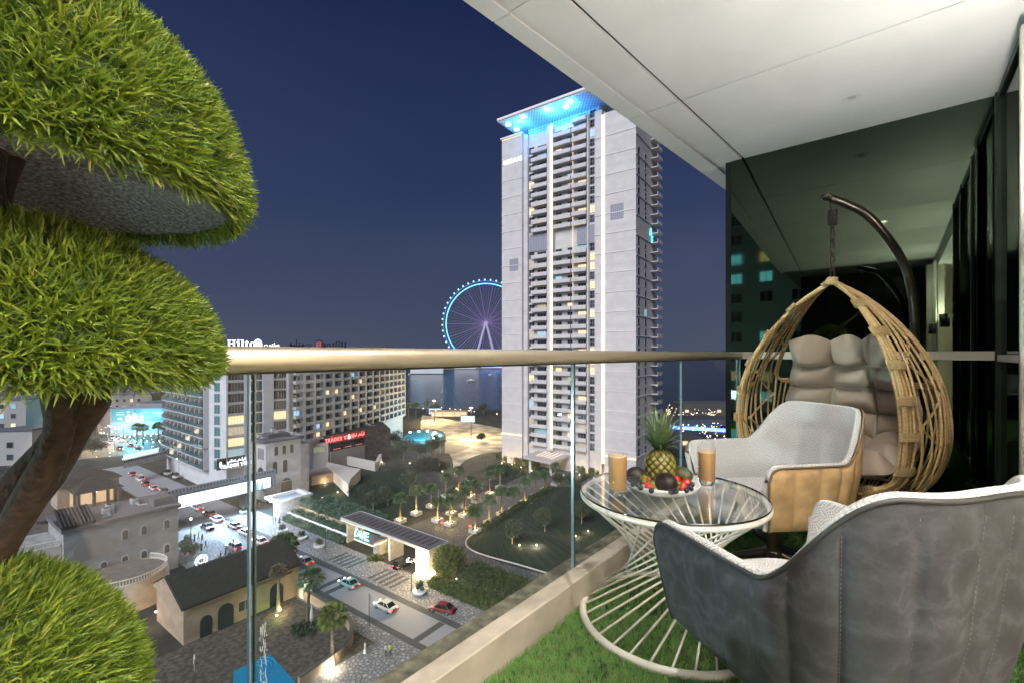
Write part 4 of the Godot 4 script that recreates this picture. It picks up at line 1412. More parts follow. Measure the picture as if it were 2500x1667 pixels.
	box(st, gp(1346, 1148) + Vector3(0, 5.05, -4), Vector3(4, .1, 4))
	mk("canopy_lamp", st, glow("canopy_lamp_glow", Color(1, .8, .52), 1.0), c, Transform3D(Basis(), -c.position))
	omni("canopy_light", gp(1346, 1148) + Vector3(0, 4.6, -4) - c.position, Color(1, .84, .6), 18.0, .6, c)

func xd(X: float, D: float, y := 0.0) -> Vector3: return Vector3(X, y, -D)
const ARABIC_HILTON := [[Vector2(9.6, 1.0), Vector2(9.2, 1.5), Vector2(8.8, 1.0), Vector2(9.2, .6), Vector2(9.6, 1.0)], [Vector2(8.9, .7), Vector2(7.9, .7), Vector2(7.9, 1.2)], [Vector2(7.9, .7), Vector2(7.0, .7), Vector2(7.0, 2.4)], [Vector2(7.0, .7), Vector2(5.8, .7), Vector2(5.8, 1.2)], [Vector2(5.7, 1.6), Vector2(6.1, 1.6)], [Vector2(5.8, .7), Vector2(4.9, .7), Vector2(4.6, 1.3), Vector2(4.2, 1.0), Vector2(4.7, .6), Vector2(4.2, -.1), Vector2(3.6, .0)], [Vector2(3.1, 1.2), Vector2(3.0, .3), Vector2(2.2, .0), Vector2(1.5, .4), Vector2(1.4, 1.2)], [Vector2(2.2, 1.2), Vector2(2.4, 1.35)], [Vector2(7.7, .1), Vector2(7.95, .1)]]
const ARABIC_SHOP := [[Vector2(10.0, .2), Vector2(9.4, .2), Vector2(9.4, .8)], [Vector2(9.3, 1.2), Vector2(9.7, 1.2)], [Vector2(8.9, .6), Vector2(8.7, -.1), Vector2(8.2, -.2)], [Vector2(7.9, .2), Vector2(7.9, 1.6)], [Vector2(7.4, .2), Vector2(6.8, .2), Vector2(6.8, .7)], [Vector2(6.8, .2), Vector2(6.1, .2), Vector2(6.2, .9)], [Vector2(5.7, .6), Vector2(5.5, -.1), Vector2(5.0, -.2)], [Vector2(4.3, .2), Vector2(4.0, .8), Vector2(3.6, .5), Vector2(4.0, .2), Vector2(3.0, .2), Vector2(3.0, .7)], [Vector2(3.9, 1.2), Vector2(4.1, 1.2)], [Vector2(3.0, .2), Vector2(2.0, .2), Vector2(2.4, .9), Vector2(1.7, 1.3)], [Vector2(2.0, .2), Vector2(1.5, .2), Vector2(1.5, .6), Vector2(1.1, .2), Vector2(1.0, .6), Vector2(.6, .2), Vector2(.4, -.3), Vector2(-.2, -.3), Vector2(-.3, .3)]]
func roof_sign(label: String, a: Vector3, b: Vector3, h: float, m: Material, m2: Material, mirrored: bool) -> void:
	var xf := face(a, b)
	var L := a.distance_to(b)
	var o := thing("roof_sign", label, "sign", a, xf.basis)
	var f := -1.0 if mirrored else 1.0
	var B := Basis(Vector3(f, 0, 0), Vector3.UP, Vector3(0, 0, 1))
	var X := func(x): return L - x if mirrored else x
	mk("latin_word", wordmesh("Hilton", h * 1.15, .25, true, "Droid Serif"), m, o, Transform3D(B, Vector3(X.call(L * .19), h * .55, 0)))
	var st := ST()
	var ring: Array = []
	for i in 28: ring.append(Vector3(X.call(L * .47) + cos(TAU * i / 28) * L * .085, h * .55 + sin(TAU * i / 28) * h * .72, .1))
	tube(st, ring, h * .07, 6, true)
	mk("emblem_ring", st, m, o)
	mk("emblem_letter", wordmesh("H", h * .95, .25, true, "Droid Serif"), m2, o, Transform3D(B, Vector3(X.call(L * .47), h * .55, 0)))
	st = ST()
	var k := L * .42 / 10.0
	strokes(st, ARABIC_HILTON, .34, .2, Transform3D(Basis(Vector3(f * k, 0, 0), Vector3(0, k * 1.15, 0), Vector3(0, 0, 1)), Vector3(X.call(L * .56), h * .05, 0)))
	mk("arabic_word", st, m, o)
	st = ST()
	for i in 22: box(st, Vector3(L * i / 21.0, -h * .35, -.1), Vector3(.09, h * .8, .09))
	box(st, Vector3(L / 2, -h * .1, -.12), Vector3(L, .12, .1))
	mk("support_frame", st, M("sign_steel", Color(.05, .06, .1), .6), o)
func build_hotel() -> void:
	var cream := M("hotel_render", Color(.55, .57, .60), .75, 0, {"tex": noise_tex("panel", 256, .02, .88, 1.0), "scale": .06, "world": true})
	var frame := M("window_frame", Color(.33, .32, .33), .5)
	var o := thing("resort_hotel", "large pale hotel block with stepped rows of balconies beyond the bridge", "hotel", xd(-87.4, 140.5, STREET))
	var T := Transform3D(Basis(), -o.position)
	var A := xd(-126, 168)
	var B := xd(-93.5, 142.2)
	var C := xd(-87.4, 140.5)
	var E := xd(-75.8, 156)
	var W := [xd(-75.3, 157.5), xd(-67, 180), xd(-60, 206), xd(-55.5, 234)]
	var st := ST()
	prism(st, [A, B, C, E, xd(-95, 185), xd(-128, 190)], STREET, 2.0)
	mk("main_block", st, cream, o, T)
	st = ST()
	prism(st, [E, W[1], W[2], W[3], xd(-72, 240), xd(-85, 200), xd(-95, 184)], STREET, 2.0)
	mk("wing_block", st, cream, o, T)
	# left wing: terrace balconies with dark canvas hoods
	var fx := face(A, B)
	fx.origin -= o.position
	var L := A.distance_to(B)
	var hood := ST()
	hood.set_smooth_group(0)
	surf(hood, 3, 8, func(u, v): return Vector3(-1.4 + 2.6 * u, .95 + 1.25 * sin(v * PI / 2), 1.7 * cos(v * PI / 2) + .02))
	for s in [-1.4, 1.2]:
		var p: Array = [Vector3(s, .95, .02)]
		for i in 7: p.append(Vector3(s, .95 + 1.25 * sin(i / 6.0 * PI / 2), 1.7 * cos(i / 6.0 * PI / 2) + .02))
		poly(hood, p, Vector3(s, 0, 0))
	var hoodm := done(hood)
	st = ST()
	para(st, Vector3(-1.85, -.3, 0), Vector3(3.7, 0, 0), Vector3(0, .28, 0), Vector3(0, 0, 1.9))
	para(st, Vector3(1.72, 0, 0), Vector3(.3, 0, 0), Vector3(0, 2.86, 0), Vector3(0, 0, 1.5))
	var slabm := done(st)
	st = ST()
	para(st, Vector3(-1.8, 0, 1.8), Vector3(3.6, 0, 0), Vector3(0, .95, 0), Vector3(0, 0, .05))
	para(st, Vector3(-1.8, 0, .05), Vector3(.05, 0, 0), Vector3(0, .95, 0), Vector3(0, 0, 1.7))
	para(st, Vector3(1.75, 0, .05), Vector3(.05, 0, 0), Vector3(0, .95, 0), Vector3(0, 0, 1.7))
	var railm := done(st)
	var canvas := M("canvas_dark", Color(.035, .045, .05), .8)
	var teal := M("teal_glass", Color(.05, .13, .15), .12, 0, {"spec": .8})
	var lit := glow("hood_lit", Color(1, .74, .45), .3)
	for k in 11:
		for c in 10:
			var x := L - 2.2 - c * 4.05
			var y := -2.5 - 3.15 * k - (.0 if k < 9 else .3)
			var bx := Transform3D(fx.basis, fx * Vector3(x, y, 0))
			var b := mk("balcony", slabm, cream, o, bx)
			mk("hood", hoodm, lit if (k * 7 + c * 5) % 17 == 3 else canvas, b)
			mk("glass_rail", railm, teal, b)
			if c % 2 == 0 and k % 2 == 0: window(o, fx, x, y + .1, 2.6, 2.0, 2, 1, glass_pick(.1), frame)
	# corner column of windows and the gable end
	var gx := face(C, E)
	gx.origin -= o.position
	var bx := face(B, C)
	bx.origin -= o.position
	st = ST()
	box(st, gx.basis * Vector3(8.4, -18, .02) + gx.origin, Vector3(5.2, 36, .1), gx.basis)
	mk("recess_glazing", st, M("blue_glazing", Color(.03, .07, .10), .12, 0, {"spec": .8}), o)
	for x in [[-.05, .5], [5.3, .65], [10.8, 3.4], [18.8, .7]]:
		st = ST()
		para(st, gx * Vector3(x[0], STREET + 4, 0), gx.basis.x * x[1], Vector3(0, -STREET - 2.2, 0), gx.basis.z * .5)
		mk("pier", st, cream, o)
	for k in 10:
		var y := -3.4 - 3.42 * k
		var lit_here := 1.0 if k == 9 else .16
		window(o, gx, 2.9, y, 4.5, 2.6, 5, 1, glow("window_lounge", Color(.6, .9, 1.0), .18) if k == 8 else glass_pick(lit_here), frame)
		window(o, gx, 8.4, y, 2.6, 2.4, 3, 1, glass_pick(.2), frame)
		window(o, gx, 16.5, y, 4.1, 2.7, 5, 1, glass_pick(.35), frame)
		window(o, bx, 3.1, y, 2.2, 2.7, 2, 1, M("pane_teal", Color(.05, .16, .18), .1, 0, {"spec": .7}), frame)
		st = ST()
		para(st, gx * Vector3(0, y - .6, .02), gx.basis.x * 19.4, Vector3(0, .4, 0), gx.basis.z * .22)
		mk("floor_band", st, cream, o)
	# right wing: grid of recessed balconies
	st = ST()
	para(st, Vector3(-2.3, -.3, 0), Vector3(4.6, 0, 0), Vector3(0, .95, 0), Vector3(0, 0, 1.5))
	para(st, Vector3(1.2, .65, 0), Vector3(1.1, 0, 0), Vector3(0, 2.2, 0), Vector3(0, 0, 1.5))
	var cell := done(st)
	for sgm in 3:
		var wx := face(W[sgm], W[sgm + 1])
		wx.origin -= o.position
		var n := 5 if sgm < 2 else 6
		var WL: float = W[sgm].distance_to(W[sgm + 1])
		for c in n:
			for k in 10:
				var x := WL * (c + .5) / n
				var y := -2.6 - 3.0 * k
				mk("wing_balcony", cell, cream, o, Transform3D(wx.basis, wx * Vector3(x, y, .02)))
				window(o, wx, x - .5, y + .05, 2.7, 2.2, 2, 1, glass_pick(.22), frame)
	st = ST()
	box(st, xd(-58, 196, 3.2), Vector3(9, 2.4, 8))
	mk("roof_plant", st, M("plant_brown", Color(.07, .05, .045), .8), o, T)
	# shop lettering on the corner
	st = ST()
	para(st, gx * Vector3(-2.6, -33.8, .25), gx.basis.x * 8.4, Vector3(0, 3.4, 0), gx.basis.z * .25)
	mk("sign_board", st, M("sign_black", Color(.02, .025, .03), .4), o)
	var wsig := glow("sign_white", Color(.80, .90, 1.0), 1.0)
	mk("sign_letters", wordmesh("TRADER VIC'S", 1.05, .15), wsig, o, Transform3D(gx.basis, gx * Vector3(2.9, -33.0, .56)))
	st = ST()
	strokes(st, ARABIC_SHOP, .26, .12, Transform3D(gx.basis * Basis().scaled(Vector3(.52, .6, 1)), gx * Vector3(.4, -31.9, .55)))
	mk("sign_letters", st, wsig, o)
	st = ST()
	ball(st, gx * Vector3(-1.6, -32.2, .6), Vector3(.35, .95, .2), 12, gx.basis)
	mk("sign_mask", st, wsig, o)
	roof_sign("lit white hotel roof sign in Latin and Arabic above the handrail", pd(577, 848, 141), pd(684, 848, 150), 2.0, glow("sign_hilton", Color(.75, .88, 1.0), .9), glow("sign_hilton", Color(.75, .88, 1.0), .9), false)
	roof_sign("unlit hotel roof sign seen reversed from behind, right of the lit one", pd(700, 852, 178), pd(838, 852, 205), 3.0, M("sign_back", Color(.03, .035, .06), .6), glow("sign_red", Color(.6, .05, .08), .25), true)
	# restaurant pavilion with red sign
	var p := thing("restaurant_pavilion", "low brown-roofed restaurant pavilion with a red lit sign beside the hotel", "restaurant", gp(805, 1143))
	var P := Transform3D(Basis(), -p.position)
	var roofm := M("brown_roof", Color(.085, .06, .05), .9, 0, {"tex": noise_tex("blotch", 256, .02, .45, 1.0), "scale": .1, "world": true})
	var f0 := gp(805, 1064, 12)
	var f1 := gp(889, 1049, 12)
	var f2 := gp(953, 1046, 12)
	st = ST()
	prism(st, [f0 + Vector3(-14, 0, -3), f0, f1, f2, gp(935, 1030, 12), gp(860, 1022, 12), gp(760, 1030, 12)], STREET, STREET + 12)
	mk("roof_block", st, roofm, p, P)
	clutter(p, [gp(820, 1045, 12), gp(850, 1036, 12), gp(790, 1044, 12), gp(900, 1038, 12), gp(870, 1030, 12)])
	var rx := face(f0 + Vector3(0, -12, 0), f1 + Vector3(0, -12, 0))
	rx.origin -= p.position
	var RL := f0.distance_to(f1)
	st = ST()
	para(st, rx * Vector3(0, 0, .01), rx.basis.x * RL, Vector3(0, 6.2, 0), rx.basis.z * .4)
	mk("lower_wall", st, M("beige_render", Color(.30, .26, .24), .8), p)
	st = ST()
	para(st, rx * Vector3(0, 9.2, .02), rx.basis.x * RL, Vector3(0, 2.8, 0), rx.basis.z * .35)
	mk("sign_board", st, M("sign_red_board", Color(.25, .03, .03), .6, 0, {"glow": Color(.04, .004, .005)}), p)
	var red := glow("sign_red_letters", Color(1.0, .22, .20), .5)
	mk("sign_letters", wordmesh("TRADER VIC'S", 1.5, .15), red, p, Transform3D(rx.basis, rx * Vector3(RL * .26, 10.5, .42)))
	st = ST()
	strokes(st, ARABIC_SHOP, .30, .12, Transform3D(rx.basis * Basis().scaled(Vector3(RL * .043, .95, 1)), rx * Vector3(RL * .56, 10.2, .4)))
	mk("sign_letters", st, red, p)
	st = ST()
	ball(st, rx * Vector3(RL * .515, 10.6, .5), Vector3(.4, 1.0, .2), 10, rx.basis)
	mk("sign_mask", st, glow("sign_white", Color(.8, .9, 1), 1.0), p)
	for k in 3:
		window(p, rx, RL * (.18 + .32 * k), 6.4, RL * .29, 2.4, 4, 1, M("pane_dark", Color(.022, .027, .033), .08), M("dark_frame", Color(.05, .04, .04), .5))
		st = ST()
		box(st, rx * Vector3(RL * (.18 + .32 * k), 6.9, .3), Vector3(RL * .2, .10, .1), rx.basis)
		mk("red_lamp", st, red, p)
	# glazed link and beige wing towards the arched building
	var l := thing("link_wing", "beige flat-roofed link wing with a strip of lit windows", "building", gp(735, 1140))
	var l0 := gp(720, 1152)
	var l1 := f0 + Vector3(-.5, -12, .2)
	st = ST()
	prism(st, [l0, l1, l1 + Vector3(-8, 0, -12), l0 + Vector3(-10, 0, -10)], STREET, STREET + 9.6)
	mk("wall", st, M("beige_pale", Color(.42, .39, .36), .8), l, Transform3D(Basis(), -l.position))
	var lx := face(l0, l1)
	lx.origin -= l.position
	var LL := l0.distance_to(l1)
	for k in 2: window(l, lx, LL * (.3 + .42 * k), 6.2, LL * .36, 2.2, 4, 1, glow("window_olive", Color(.55, .62, .38), .13), M("dark_frame", Color(.05, .04, .04), .5))

func build_old_town() -> void:
	var grime := noise_tex("grime", 256, .012, .80, 1.0)
	var cream := M("villa_render", Color(.36, .355, .35), .8, 0, {"tex": grime, "scale": .15, "world": true})
	var pale := M("arch_render", Color(.52, .505, .50), .8, 0, {"tex": grime, "scale": .12, "world": true})
	var tile := M("roof_tile", Color(.055, .042, .045), .75, 0, {"tex": noise_tex("blotch", 256, .02, .45, 1.0), "scale": .3, "world": true})
	var dark := M("opening_dark", Color(.02, .028, .04), .3)
	var stone := M("coping_stone", Color(.45, .42, .38), .75)
	# --- arched building beyond the lit bridge ---
	var o := thing("arcade_building", "cream building with arched windows and dark flat roof right of the lit bridge", "building", ct(-133.5, 65))
	var T := Transform3D(Basis(), -o.position)
	var st := ST()
	prism(st, [ct(-133.5, 65), ct(-133.5, 75.5), ct(-142, 75.5), ct(-142, 65)], STREET, STREET + 16.7)
	prism(st, [ct(-133.6, 75.5), ct(-134.2, 78.5), ct(-141, 78.5), ct(-141, 75.5)], STREET, STREET + 14.8)
	mk("wall", st, pale, o, T)
	st = ST()
	prism(st, [ct(-132.6, 64.2), ct(-132.6, 76), ct(-142.6, 76), ct(-142.6, 64.2)], STREET + 16.7, STREET + 17.3)
	prism(st, [ct(-136, 67), ct(-136, 73), ct(-140, 73), ct(-140, 67)], STREET + 17.3, STREET + 18.6)
	mk("roof", st, M("roof_felt", Color(.06, .065, .085), .8), o, T)
	var fx := face(ct(-133.5, 65), ct(-133.5, 75.5))
	fx.origin -= o.position
	for e in [[3.0, 12.7, 1.0, 2.6], [5.3, 12.7, 1.0, 2.6], [7.6, 12.7, 1.0, 2.6], [2.6, 7.4, 1.3, 3.6], [5.6, 7.4, 1.3, 3.6], [6.0, 1.2, 3.2, 4.4]]:
		st = ST()
		arch(st, e[2] + .5, e[3] + .3, .06, fx * Transform3D(Basis(), Vector3(e[0], e[1] - .1, 0)))
		mk("window_surround", st, stone, o)
		st = ST()
		arch(st, e[2], e[3], .10, fx * Transform3D(Basis(), Vector3(e[0], e[1], 0)))
		mk("arched_window", st, dark, o)
	st = ST()
	for y in [4.6, 11.2]: para(st, fx * Vector3(0, y, 0), fx.basis.x * 10.5, Vector3(0, .18, 0), fx.basis.z * .14)
	mk("string_course", st, stone, o)
	var lx := face(ct(-142, 65), ct(-133.5, 65))
	lx.origin -= o.position
	for e in [[4.6, 11.8, .5, 3.2], [5.8, 11.8, .5, 3.2], [7.0, 11.8, .5, 3.2], [5.8, 3.0, 3.4, 6.5]]:
		st = ST()
		arch(st, e[2], e[3], .10, lx * Transform3D(Basis(), Vector3(e[0], e[1], 0)))
		mk("arched_window", st, dark, o)
	clutter(o, [ct(-139.5, 70, 18.6), ct(-137, 75, 17.3), ct(-140.5, 66.5, 17.3)])
	# --- bridge with the LED screen ---
	o = thing("screen_bridge", "dark stone bridge over the street carrying a long glowing white LED screen", "bridge", ct(-129.5, 50))
	T = Transform3D(Basis(), -o.position)
	st = ST()
	para(st, ct(-130, 40, 5.0), ct(-130, 66) - ct(-130, 40), RA * -4.5, Vector3(0, 3.6, 0))
	para(st, ct(-129.8, 40, 8.6), ct(-130, 66) - ct(-130, 40), RA * -.5, Vector3(0, 1.1, 0))
	mk("deck", st, M("bridge_stone", Color(.16, .18, .21), .8), o, T)
	st = ST()
	for k in 34: para(st, ct(-129.76, 40.6 + k * .74, 8.9), QA * .34, RA * .06, Vector3(0, .6, 0))
	mk("parapet_pattern", st, M("bridge_pattern", Color(.05, .06, .08), .8), o, T)
	for q in [[39, 42], [58.5, 60.5]]:
		st = ST()
		para(st, ct(-129.9, q[0]), QA * (q[1] - q[0]), RA * -4.6, Vector3(0, 5, 0))
		mk("pier", st, M("bridge_stone"), o, T)
	var scr := draw_tex("led_screen", 320, 54, func(x, y):
		var c := Color(.86, .93, 1.0)
		for g in [[255, 30, 9], [268, 26, 9], [286, 32, 10], [236, 40, 6]]:
			if absf(x - g[0]) < g[2] * .8 * (float(y) / 54.0) and y > g[1] - 6: c = Color(.35, .55, .68)
			if Vector2(x - g[0], y - g[1] + 8).length() < 3.6: c = Color(.5, .42, .4)
		for gx in [34, 44]:
			if absf(x - gx) < 2 and y > 12 and y < 30: c = Color(.5, .68, .85)
		if x > 26 and x < 40 and y > 42 and y < 47: c = Color(.6, .75, .85)
		if absf(x - 176) < 3 and absi(y - 26) < 9 and (x + y) % 5 < 3: c = Color(.72, .74, .74)
		return c)
	var scm := M("led_screen_glow", Color(.02, .02, .02), .4)
	scm.emission_enabled = true
	scm.emission = Color.BLACK
	scm.emission_texture = scr
	scm.emission_energy_multiplier = .8
	st = ST()
	var a := ct(-129.7, 42.6, 5.0)
	var b := ct(-129.7, 64.5, 5.0)
	st.set_smooth_group(-1)
	quadv(st, a, b, b + Vector3(0, 2.9, 0), a + Vector3(0, 2.9, 0), Vector2(0, 1), Vector2(1, 1), Vector2(1, 0), Vector2(0, 0))
	mk("led_screen", st, scm, o, T)
	st = ST()
	para(st, ct(-129.72, 42.4, 4.8), QA * 22.3, RA * -.3, Vector3(0, 3.3, 0))
	mk("screen_frame", st, M("dark_metal"), o, T)
	var al := AreaLight3D.new()
	al.name = "screen_light"
	o.add_child(al)
	al.transform = Transform3D(Basis(QA, Vector3.UP, QA.cross(Vector3.UP)) * Basis(Vector3.UP, PI), ct(-129.4, 53.5, 6.4) - o.position)
	al.basis = Basis(-QA, Vector3.UP, -RA)
	al.area_size = Vector2(21.5, 2.8)
	al.area_range = 90.0
	al.light_energy = 640.0
	al.light_color = Color(.72, .86, 1.0)
	al.shadow_enabled = true
	# --- villa with small arched windows ---
	o = thing("villa", "cream villa with small arched windows and a roof terrace, left of the lit street", "house", ct(-106.6, 26))
	T = Transform3D(Basis(), -o.position)
	st = ST()
	prism(st, [ct(-106.6, 35), ct(-106.6, 18.5), ct(-118, 18.5), ct(-118, 35)], STREET, STREET + 11.8)
	mk("wall", st, cream, o, T)
	st = ST()
	prism(st, [ct(-106.3, 35.4), ct(-106.3, 18.2), ct(-118, 18.2), ct(-118, 35.4)], STREET + 11.8, STREET + 12.5)
	mk("parapet", st, M("villa_parapet", Color(.13, .12, .125), .8), o, T)
	st = ST()
	prism(st, [ct(-108, 34.5), ct(-108, 31.5), ct(-111, 31.5), ct(-111, 34.5)], STREET + 12.5, STREET + 14)
	mk("chimney", st, M("villa_parapet"), o, T)
	clutter(o, [ct(-113, 26, 12.5), ct(-114, 30, 12.5), ct(-111, 25, 12.5)])
	fx = face(ct(-106.6, 18.5), ct(-106.6, 35))
	fx.origin -= o.position
	for e in [[14.6, 8.3], [11.0, 8.3], [8.2, 8.3], [14.6, 3.6], [11.0, 3.6], [8.2, 3.6], [5.2, 3.6], [2.0, 3.4]]:
		st = ST()
		arch(st, 1.15, 1.9, .10, fx * Transform3D(Basis(), Vector3(e[0], e[1] - .1, 0)))
		var sr := mk("window_surround", st, stone, o)
		st = ST()
		arch(st, .8, 1.55, .13, fx * Transform3D(Basis(), Vector3(e[0], e[1], 0)))
		mk("window_pane", st, M("pane_dusk", Color(.05, .06, .075), .1, 0, {"spec": .7}), sr)
	st = ST()
	arch(st, 5.6, 4.2, .06, fx * Transform3D(Basis(), Vector3(3.9, 6.2, 0)))
	mk("blind_arch", st, M("villa_blind", Color(.26, .235, .215), .8), o)
	st = ST()
	prism(st, [ct(-112, 18.2), ct(-106.2, 18.2), ct(-106.2, 22.5), ct(-112, 22.5)], STREET + 12.5, STREET + 12.8)
	for k in 9: tube(st, [ct(-112, 18.4 + k * .5, 14.6), ct(-106.4, 18.4 + k * .5, 12.8)], .26, 6)
	mk("tiled_roof", st, tile, o, T)
	# --- terrace block left of the villa, with loggia beneath ---
	o = thing("terrace_block", "pale terrace house with a balustraded roof terrace and lit doorways, behind the topiary trunk", "house", ct(-116, 10))
	T = Transform3D(Basis(), -o.position)
	st = ST()
	prism(st, [ct(-107.2, 18.4), ct(-112, -6), ct(-150, -6), ct(-150, 34.8), ct(-118.1, 34.8), ct(-118.1, 18.4)], STREET, STREET + 9.6)
	mk("wall", st, cream, o, T)
	st = ST()
	prism(st, [ct(-118.2, 18.6), ct(-120, -4), ct(-149, -4), ct(-149, 34.5), ct(-118.2, 34.5)], STREET + 9.62, STREET + 9.7)
	mk("terrace_floor", st, M("terrace_tile", Color(.15, .12, .105), .8, 0, {"tex": grime, "scale": .2, "world": true}), o, T)
	balustrade(o, [ct(-107.6, 18.2, 9.6), ct(-112, -5, 9.6)], 26, stone)
	fx = face(ct(-112, -6), ct(-107.2, 18.4))
	fx.origin -= o.position
	for e in [[20.5, 2.0, 2.6, true], [17.0, 2.0, 2.6, false], [23.4, 1.5, 2.6, true]]:
		st = ST()
		box(st, fx * Vector3(e[0], 3.6, .05), Vector3(e[1], 5.4, .12), fx.basis)
		mk("doorway", st, glow("doorway_lit", Color(1, .70, .40), .2) if e[3] else M("opening_blue", Color(.16, .22, .30), .5), o)
	wall_lamp(fx * Vector3(22.2, 5.6, .5) + o.position, Color(1, .78, .5), 5.0, "starry warm wall lamp by the lit doorways of the terrace house")
	wall_lamp(fx * Vector3(18.6, 6.4, .5) + o.position, Color(.7, .86, 1), 5.0, "cool white wall lamp on the terrace house, left of the warm one")
	for e in [[-128, 24.5, "beside the porch of the roof pavilion"], [-121.5, 21.5, "in the middle of the roof terrace before the loungers"], [-120.8, 13.5, "near the tiled roof of the villa on the terrace"], [-120.5, 10, "at the terrace edge nearest the topiary trunk"]]: parasol(ct(e[0], e[1], 9.7), 2.9, e[2])
	for e in [[-124, 18.5, "nearest the topiary trunk"], [-125, 21.5, "second from the topiary trunk"], [-125, 30.5, "beside the porch steps, left one"], [-124.6, 33, "beside the porch steps, right one"]]: lounger(ct(e[0], e[1], 9.7), e[2])
	# --- roof pavilion ---
	o = thing("roof_pavilion", "small rooftop pavilion with a dark hipped roof and columned porch", "pavilion", ct(-130, 27, 9.7))
	T = Transform3D(Basis(), -o.position)
	var pv := func(r, q, h): return ct(r, q, 9.7 + h)
	st = ST()
	prism(st, [pv.call(-138, 22, 0), pv.call(-132, 22, 0), pv.call(-132, 32, 0), pv.call(-138, 32, 0)], STREET + 9.7, STREET + 14.6)
	mk("wall", st, M("pavilion_render", Color(.30, .25, .20), .8), o, T)
	st = ST()
	for e in [[-138.6, -131.4, 21.4, 32.6, 4.9, 7.0, -135.6, -134.4, 25.5, 28.5], [-133, -125.6, 23.4, 31.4, 3.9, 5.6, -133, -131.5, 26.4, 28.4]]:
		var p := [pv.call(e[0], e[2], e[4]), pv.call(e[1], e[2], e[4]), pv.call(e[1], e[3], e[4]), pv.call(e[0], e[3], e[4])]
		var q := [pv.call(e[6], e[8], e[5]), pv.call(e[7], e[8], e[5]), pv.call(e[7], e[9], e[5]), pv.call(e[6], e[9], e[5])]
		for i in 4: poly(st, [p[i], p[(i + 1) % 4], q[(i + 1) % 4], q[i]], (p[i] + p[(i + 1) % 4]) * .5 - (q[0] + q[2]) * .5 + Vector3(0, 1, 0))
		poly(st, q, Vector3.UP)
		poly(st, p, Vector3.DOWN)
	mk("hipped_roof", st, tile, o, T)
	for e in [[-126.4, 24.2], [-126.4, 26.6], [-126.4, 28.8], [-126.4, 30.8], [-129.5, 24.2], [-129.5, 30.8]]:
		st = ST()
		box(st, pv.call(e[0], e[1], 1.95), Vector3(.5, 3.9, .5), cb())
		mk("column", st, M("pavilion_column", Color(.13, .10, .085), .8), o, T)
	st = ST()
	box(st, pv.call(-131.9, 27.4, 1.6), Vector3(.1, 3.0, 7), cb())
	mk("lit_window", st, glow("doorway_lit", Color(1, .70, .40), .2), o, T)
	wall_lamp(pv.call(-129, 27.5, 3.2), Color(1, .76, .5), 3.0, "ceiling lamp inside the columned roof pavilion porch")
	# --- tiled shed with arched doors ---
	o = thing("tiled_shed", "long tan outbuilding with arched doors under a dark tiled roof, beside the courtyard", "building", ct(-77.3, 34))
	T = Transform3D(Basis(), -o.position)
	var tanw := M("shed_render", Color(.40, .305, .225), .8, 0, {"tex": grime, "scale": .15, "world": true})
	st = ST()
	prism(st, [ct(-77.3, 26), ct(-77.3, 43.2), ct(-88, 43.2), ct(-88, 26)], STREET, STREET + 5.4)
	mk("wall", st, tanw, o, T)
	st = ST()
	poly(st, [ct(-76.7, 25.5, 5.5), ct(-76.7, 43.8, 5.5), ct(-83.5, 43.8, 8.4), ct(-83.5, 25.5, 8.4)], Vector3.UP)
	poly(st, [ct(-89.5, 25.5, 5.5), ct(-89.5, 43.8, 5.5), ct(-83.5, 43.8, 8.4), ct(-83.5, 25.5, 8.4)], Vector3.UP)
	poly(st, [ct(-76.7, 25.5, 5.3), ct(-76.7, 43.8, 5.3), ct(-76.7, 43.8, 5.5), ct(-76.7, 25.5, 5.5)], RA)
	mk("roof", st, tile, o, T)
	for q in [25.7, 43.6]:
		st = ST()
		poly(st, [ct(-77, q, 5.4), ct(-83.5, q, 8.3), ct(-89, q, 5.4)], QA * (q - 34))
		mk("gable", st, tanw, o, T)
	st = ST()
	for k in 58: tube(st, [ct(-76.6, 25.7 + k * .31, 5.62), ct(-83.5, 25.7 + k * .31, 8.5)], .10, 5)
	mk("roof_tile_row", st, tile, o, T).set_meta("kind", "stuff")
	fx = face(ct(-77.3, 26), ct(-77.3, 43.2))
	fx.origin -= o.position
	for e in [[2.9, 1.6, 3.0], [5.6, 2.2, 3.6], [13.4, 2.2, 3.6]]:
		st = ST()
		arch(st, e[1], e[2], .08, fx * Transform3D(Basis(), Vector3(e[0], .05, 0)))
		mk("arched_door", st, dark, o)
	window(o, fx, 8.4, 1.4, 2.0, 1.6, 2, 1, M("pane_dusk", Color(.05, .06, .075), .1), M("shed_frame", Color(.5, .36, .24), .7))
	st = ST()
	for e in [[3.2, 6.8, 4.2, .3], [10, 16, 4.3, .3]]: para(st, fx * Vector3(e[0], e[2], 0), fx.basis.x * (e[1] - e[0]), Vector3(0, .2, 0), fx.basis.z * .25)
	mk("ledge", st, tanw, o)
	# --- round bastion terrace with balustrade ---
	o = thing("round_bastion", "round cream bastion with a white balustrade between the villa and the outbuilding", "bastion", ct(-96, 22))
	T = Transform3D(Basis(), -o.position)
	var bc := ct(-100, 25)
	st = ST()
	lathe(st, [Vector2(5.9, 4.6), Vector2(6.0, 4.4), Vector2(6.4, 0)], 48, Transform3D(Basis(), bc))
	mk("drum_wall", st, M("bastion_render", Color(.50, .44, .36), .8, 0, {"tex": grime, "scale": .15, "world": true}), o, T)
	st = ST()
	lathe(st, [Vector2(0, 4.45), Vector2(5.8, 4.45)], 48, Transform3D(Basis(), bc))
	mk("drum_floor", st, M("terrace_tile"), o, T)
	var ring: Array = []
	for i in 30: ring.append(bc + Vector3(cos(-1.6 + i * .14) * 5.8, 4.5, sin(-1.6 + i * .14) * 5.8))
	balustrade(o, ring, 60, stone)
	st = ST()
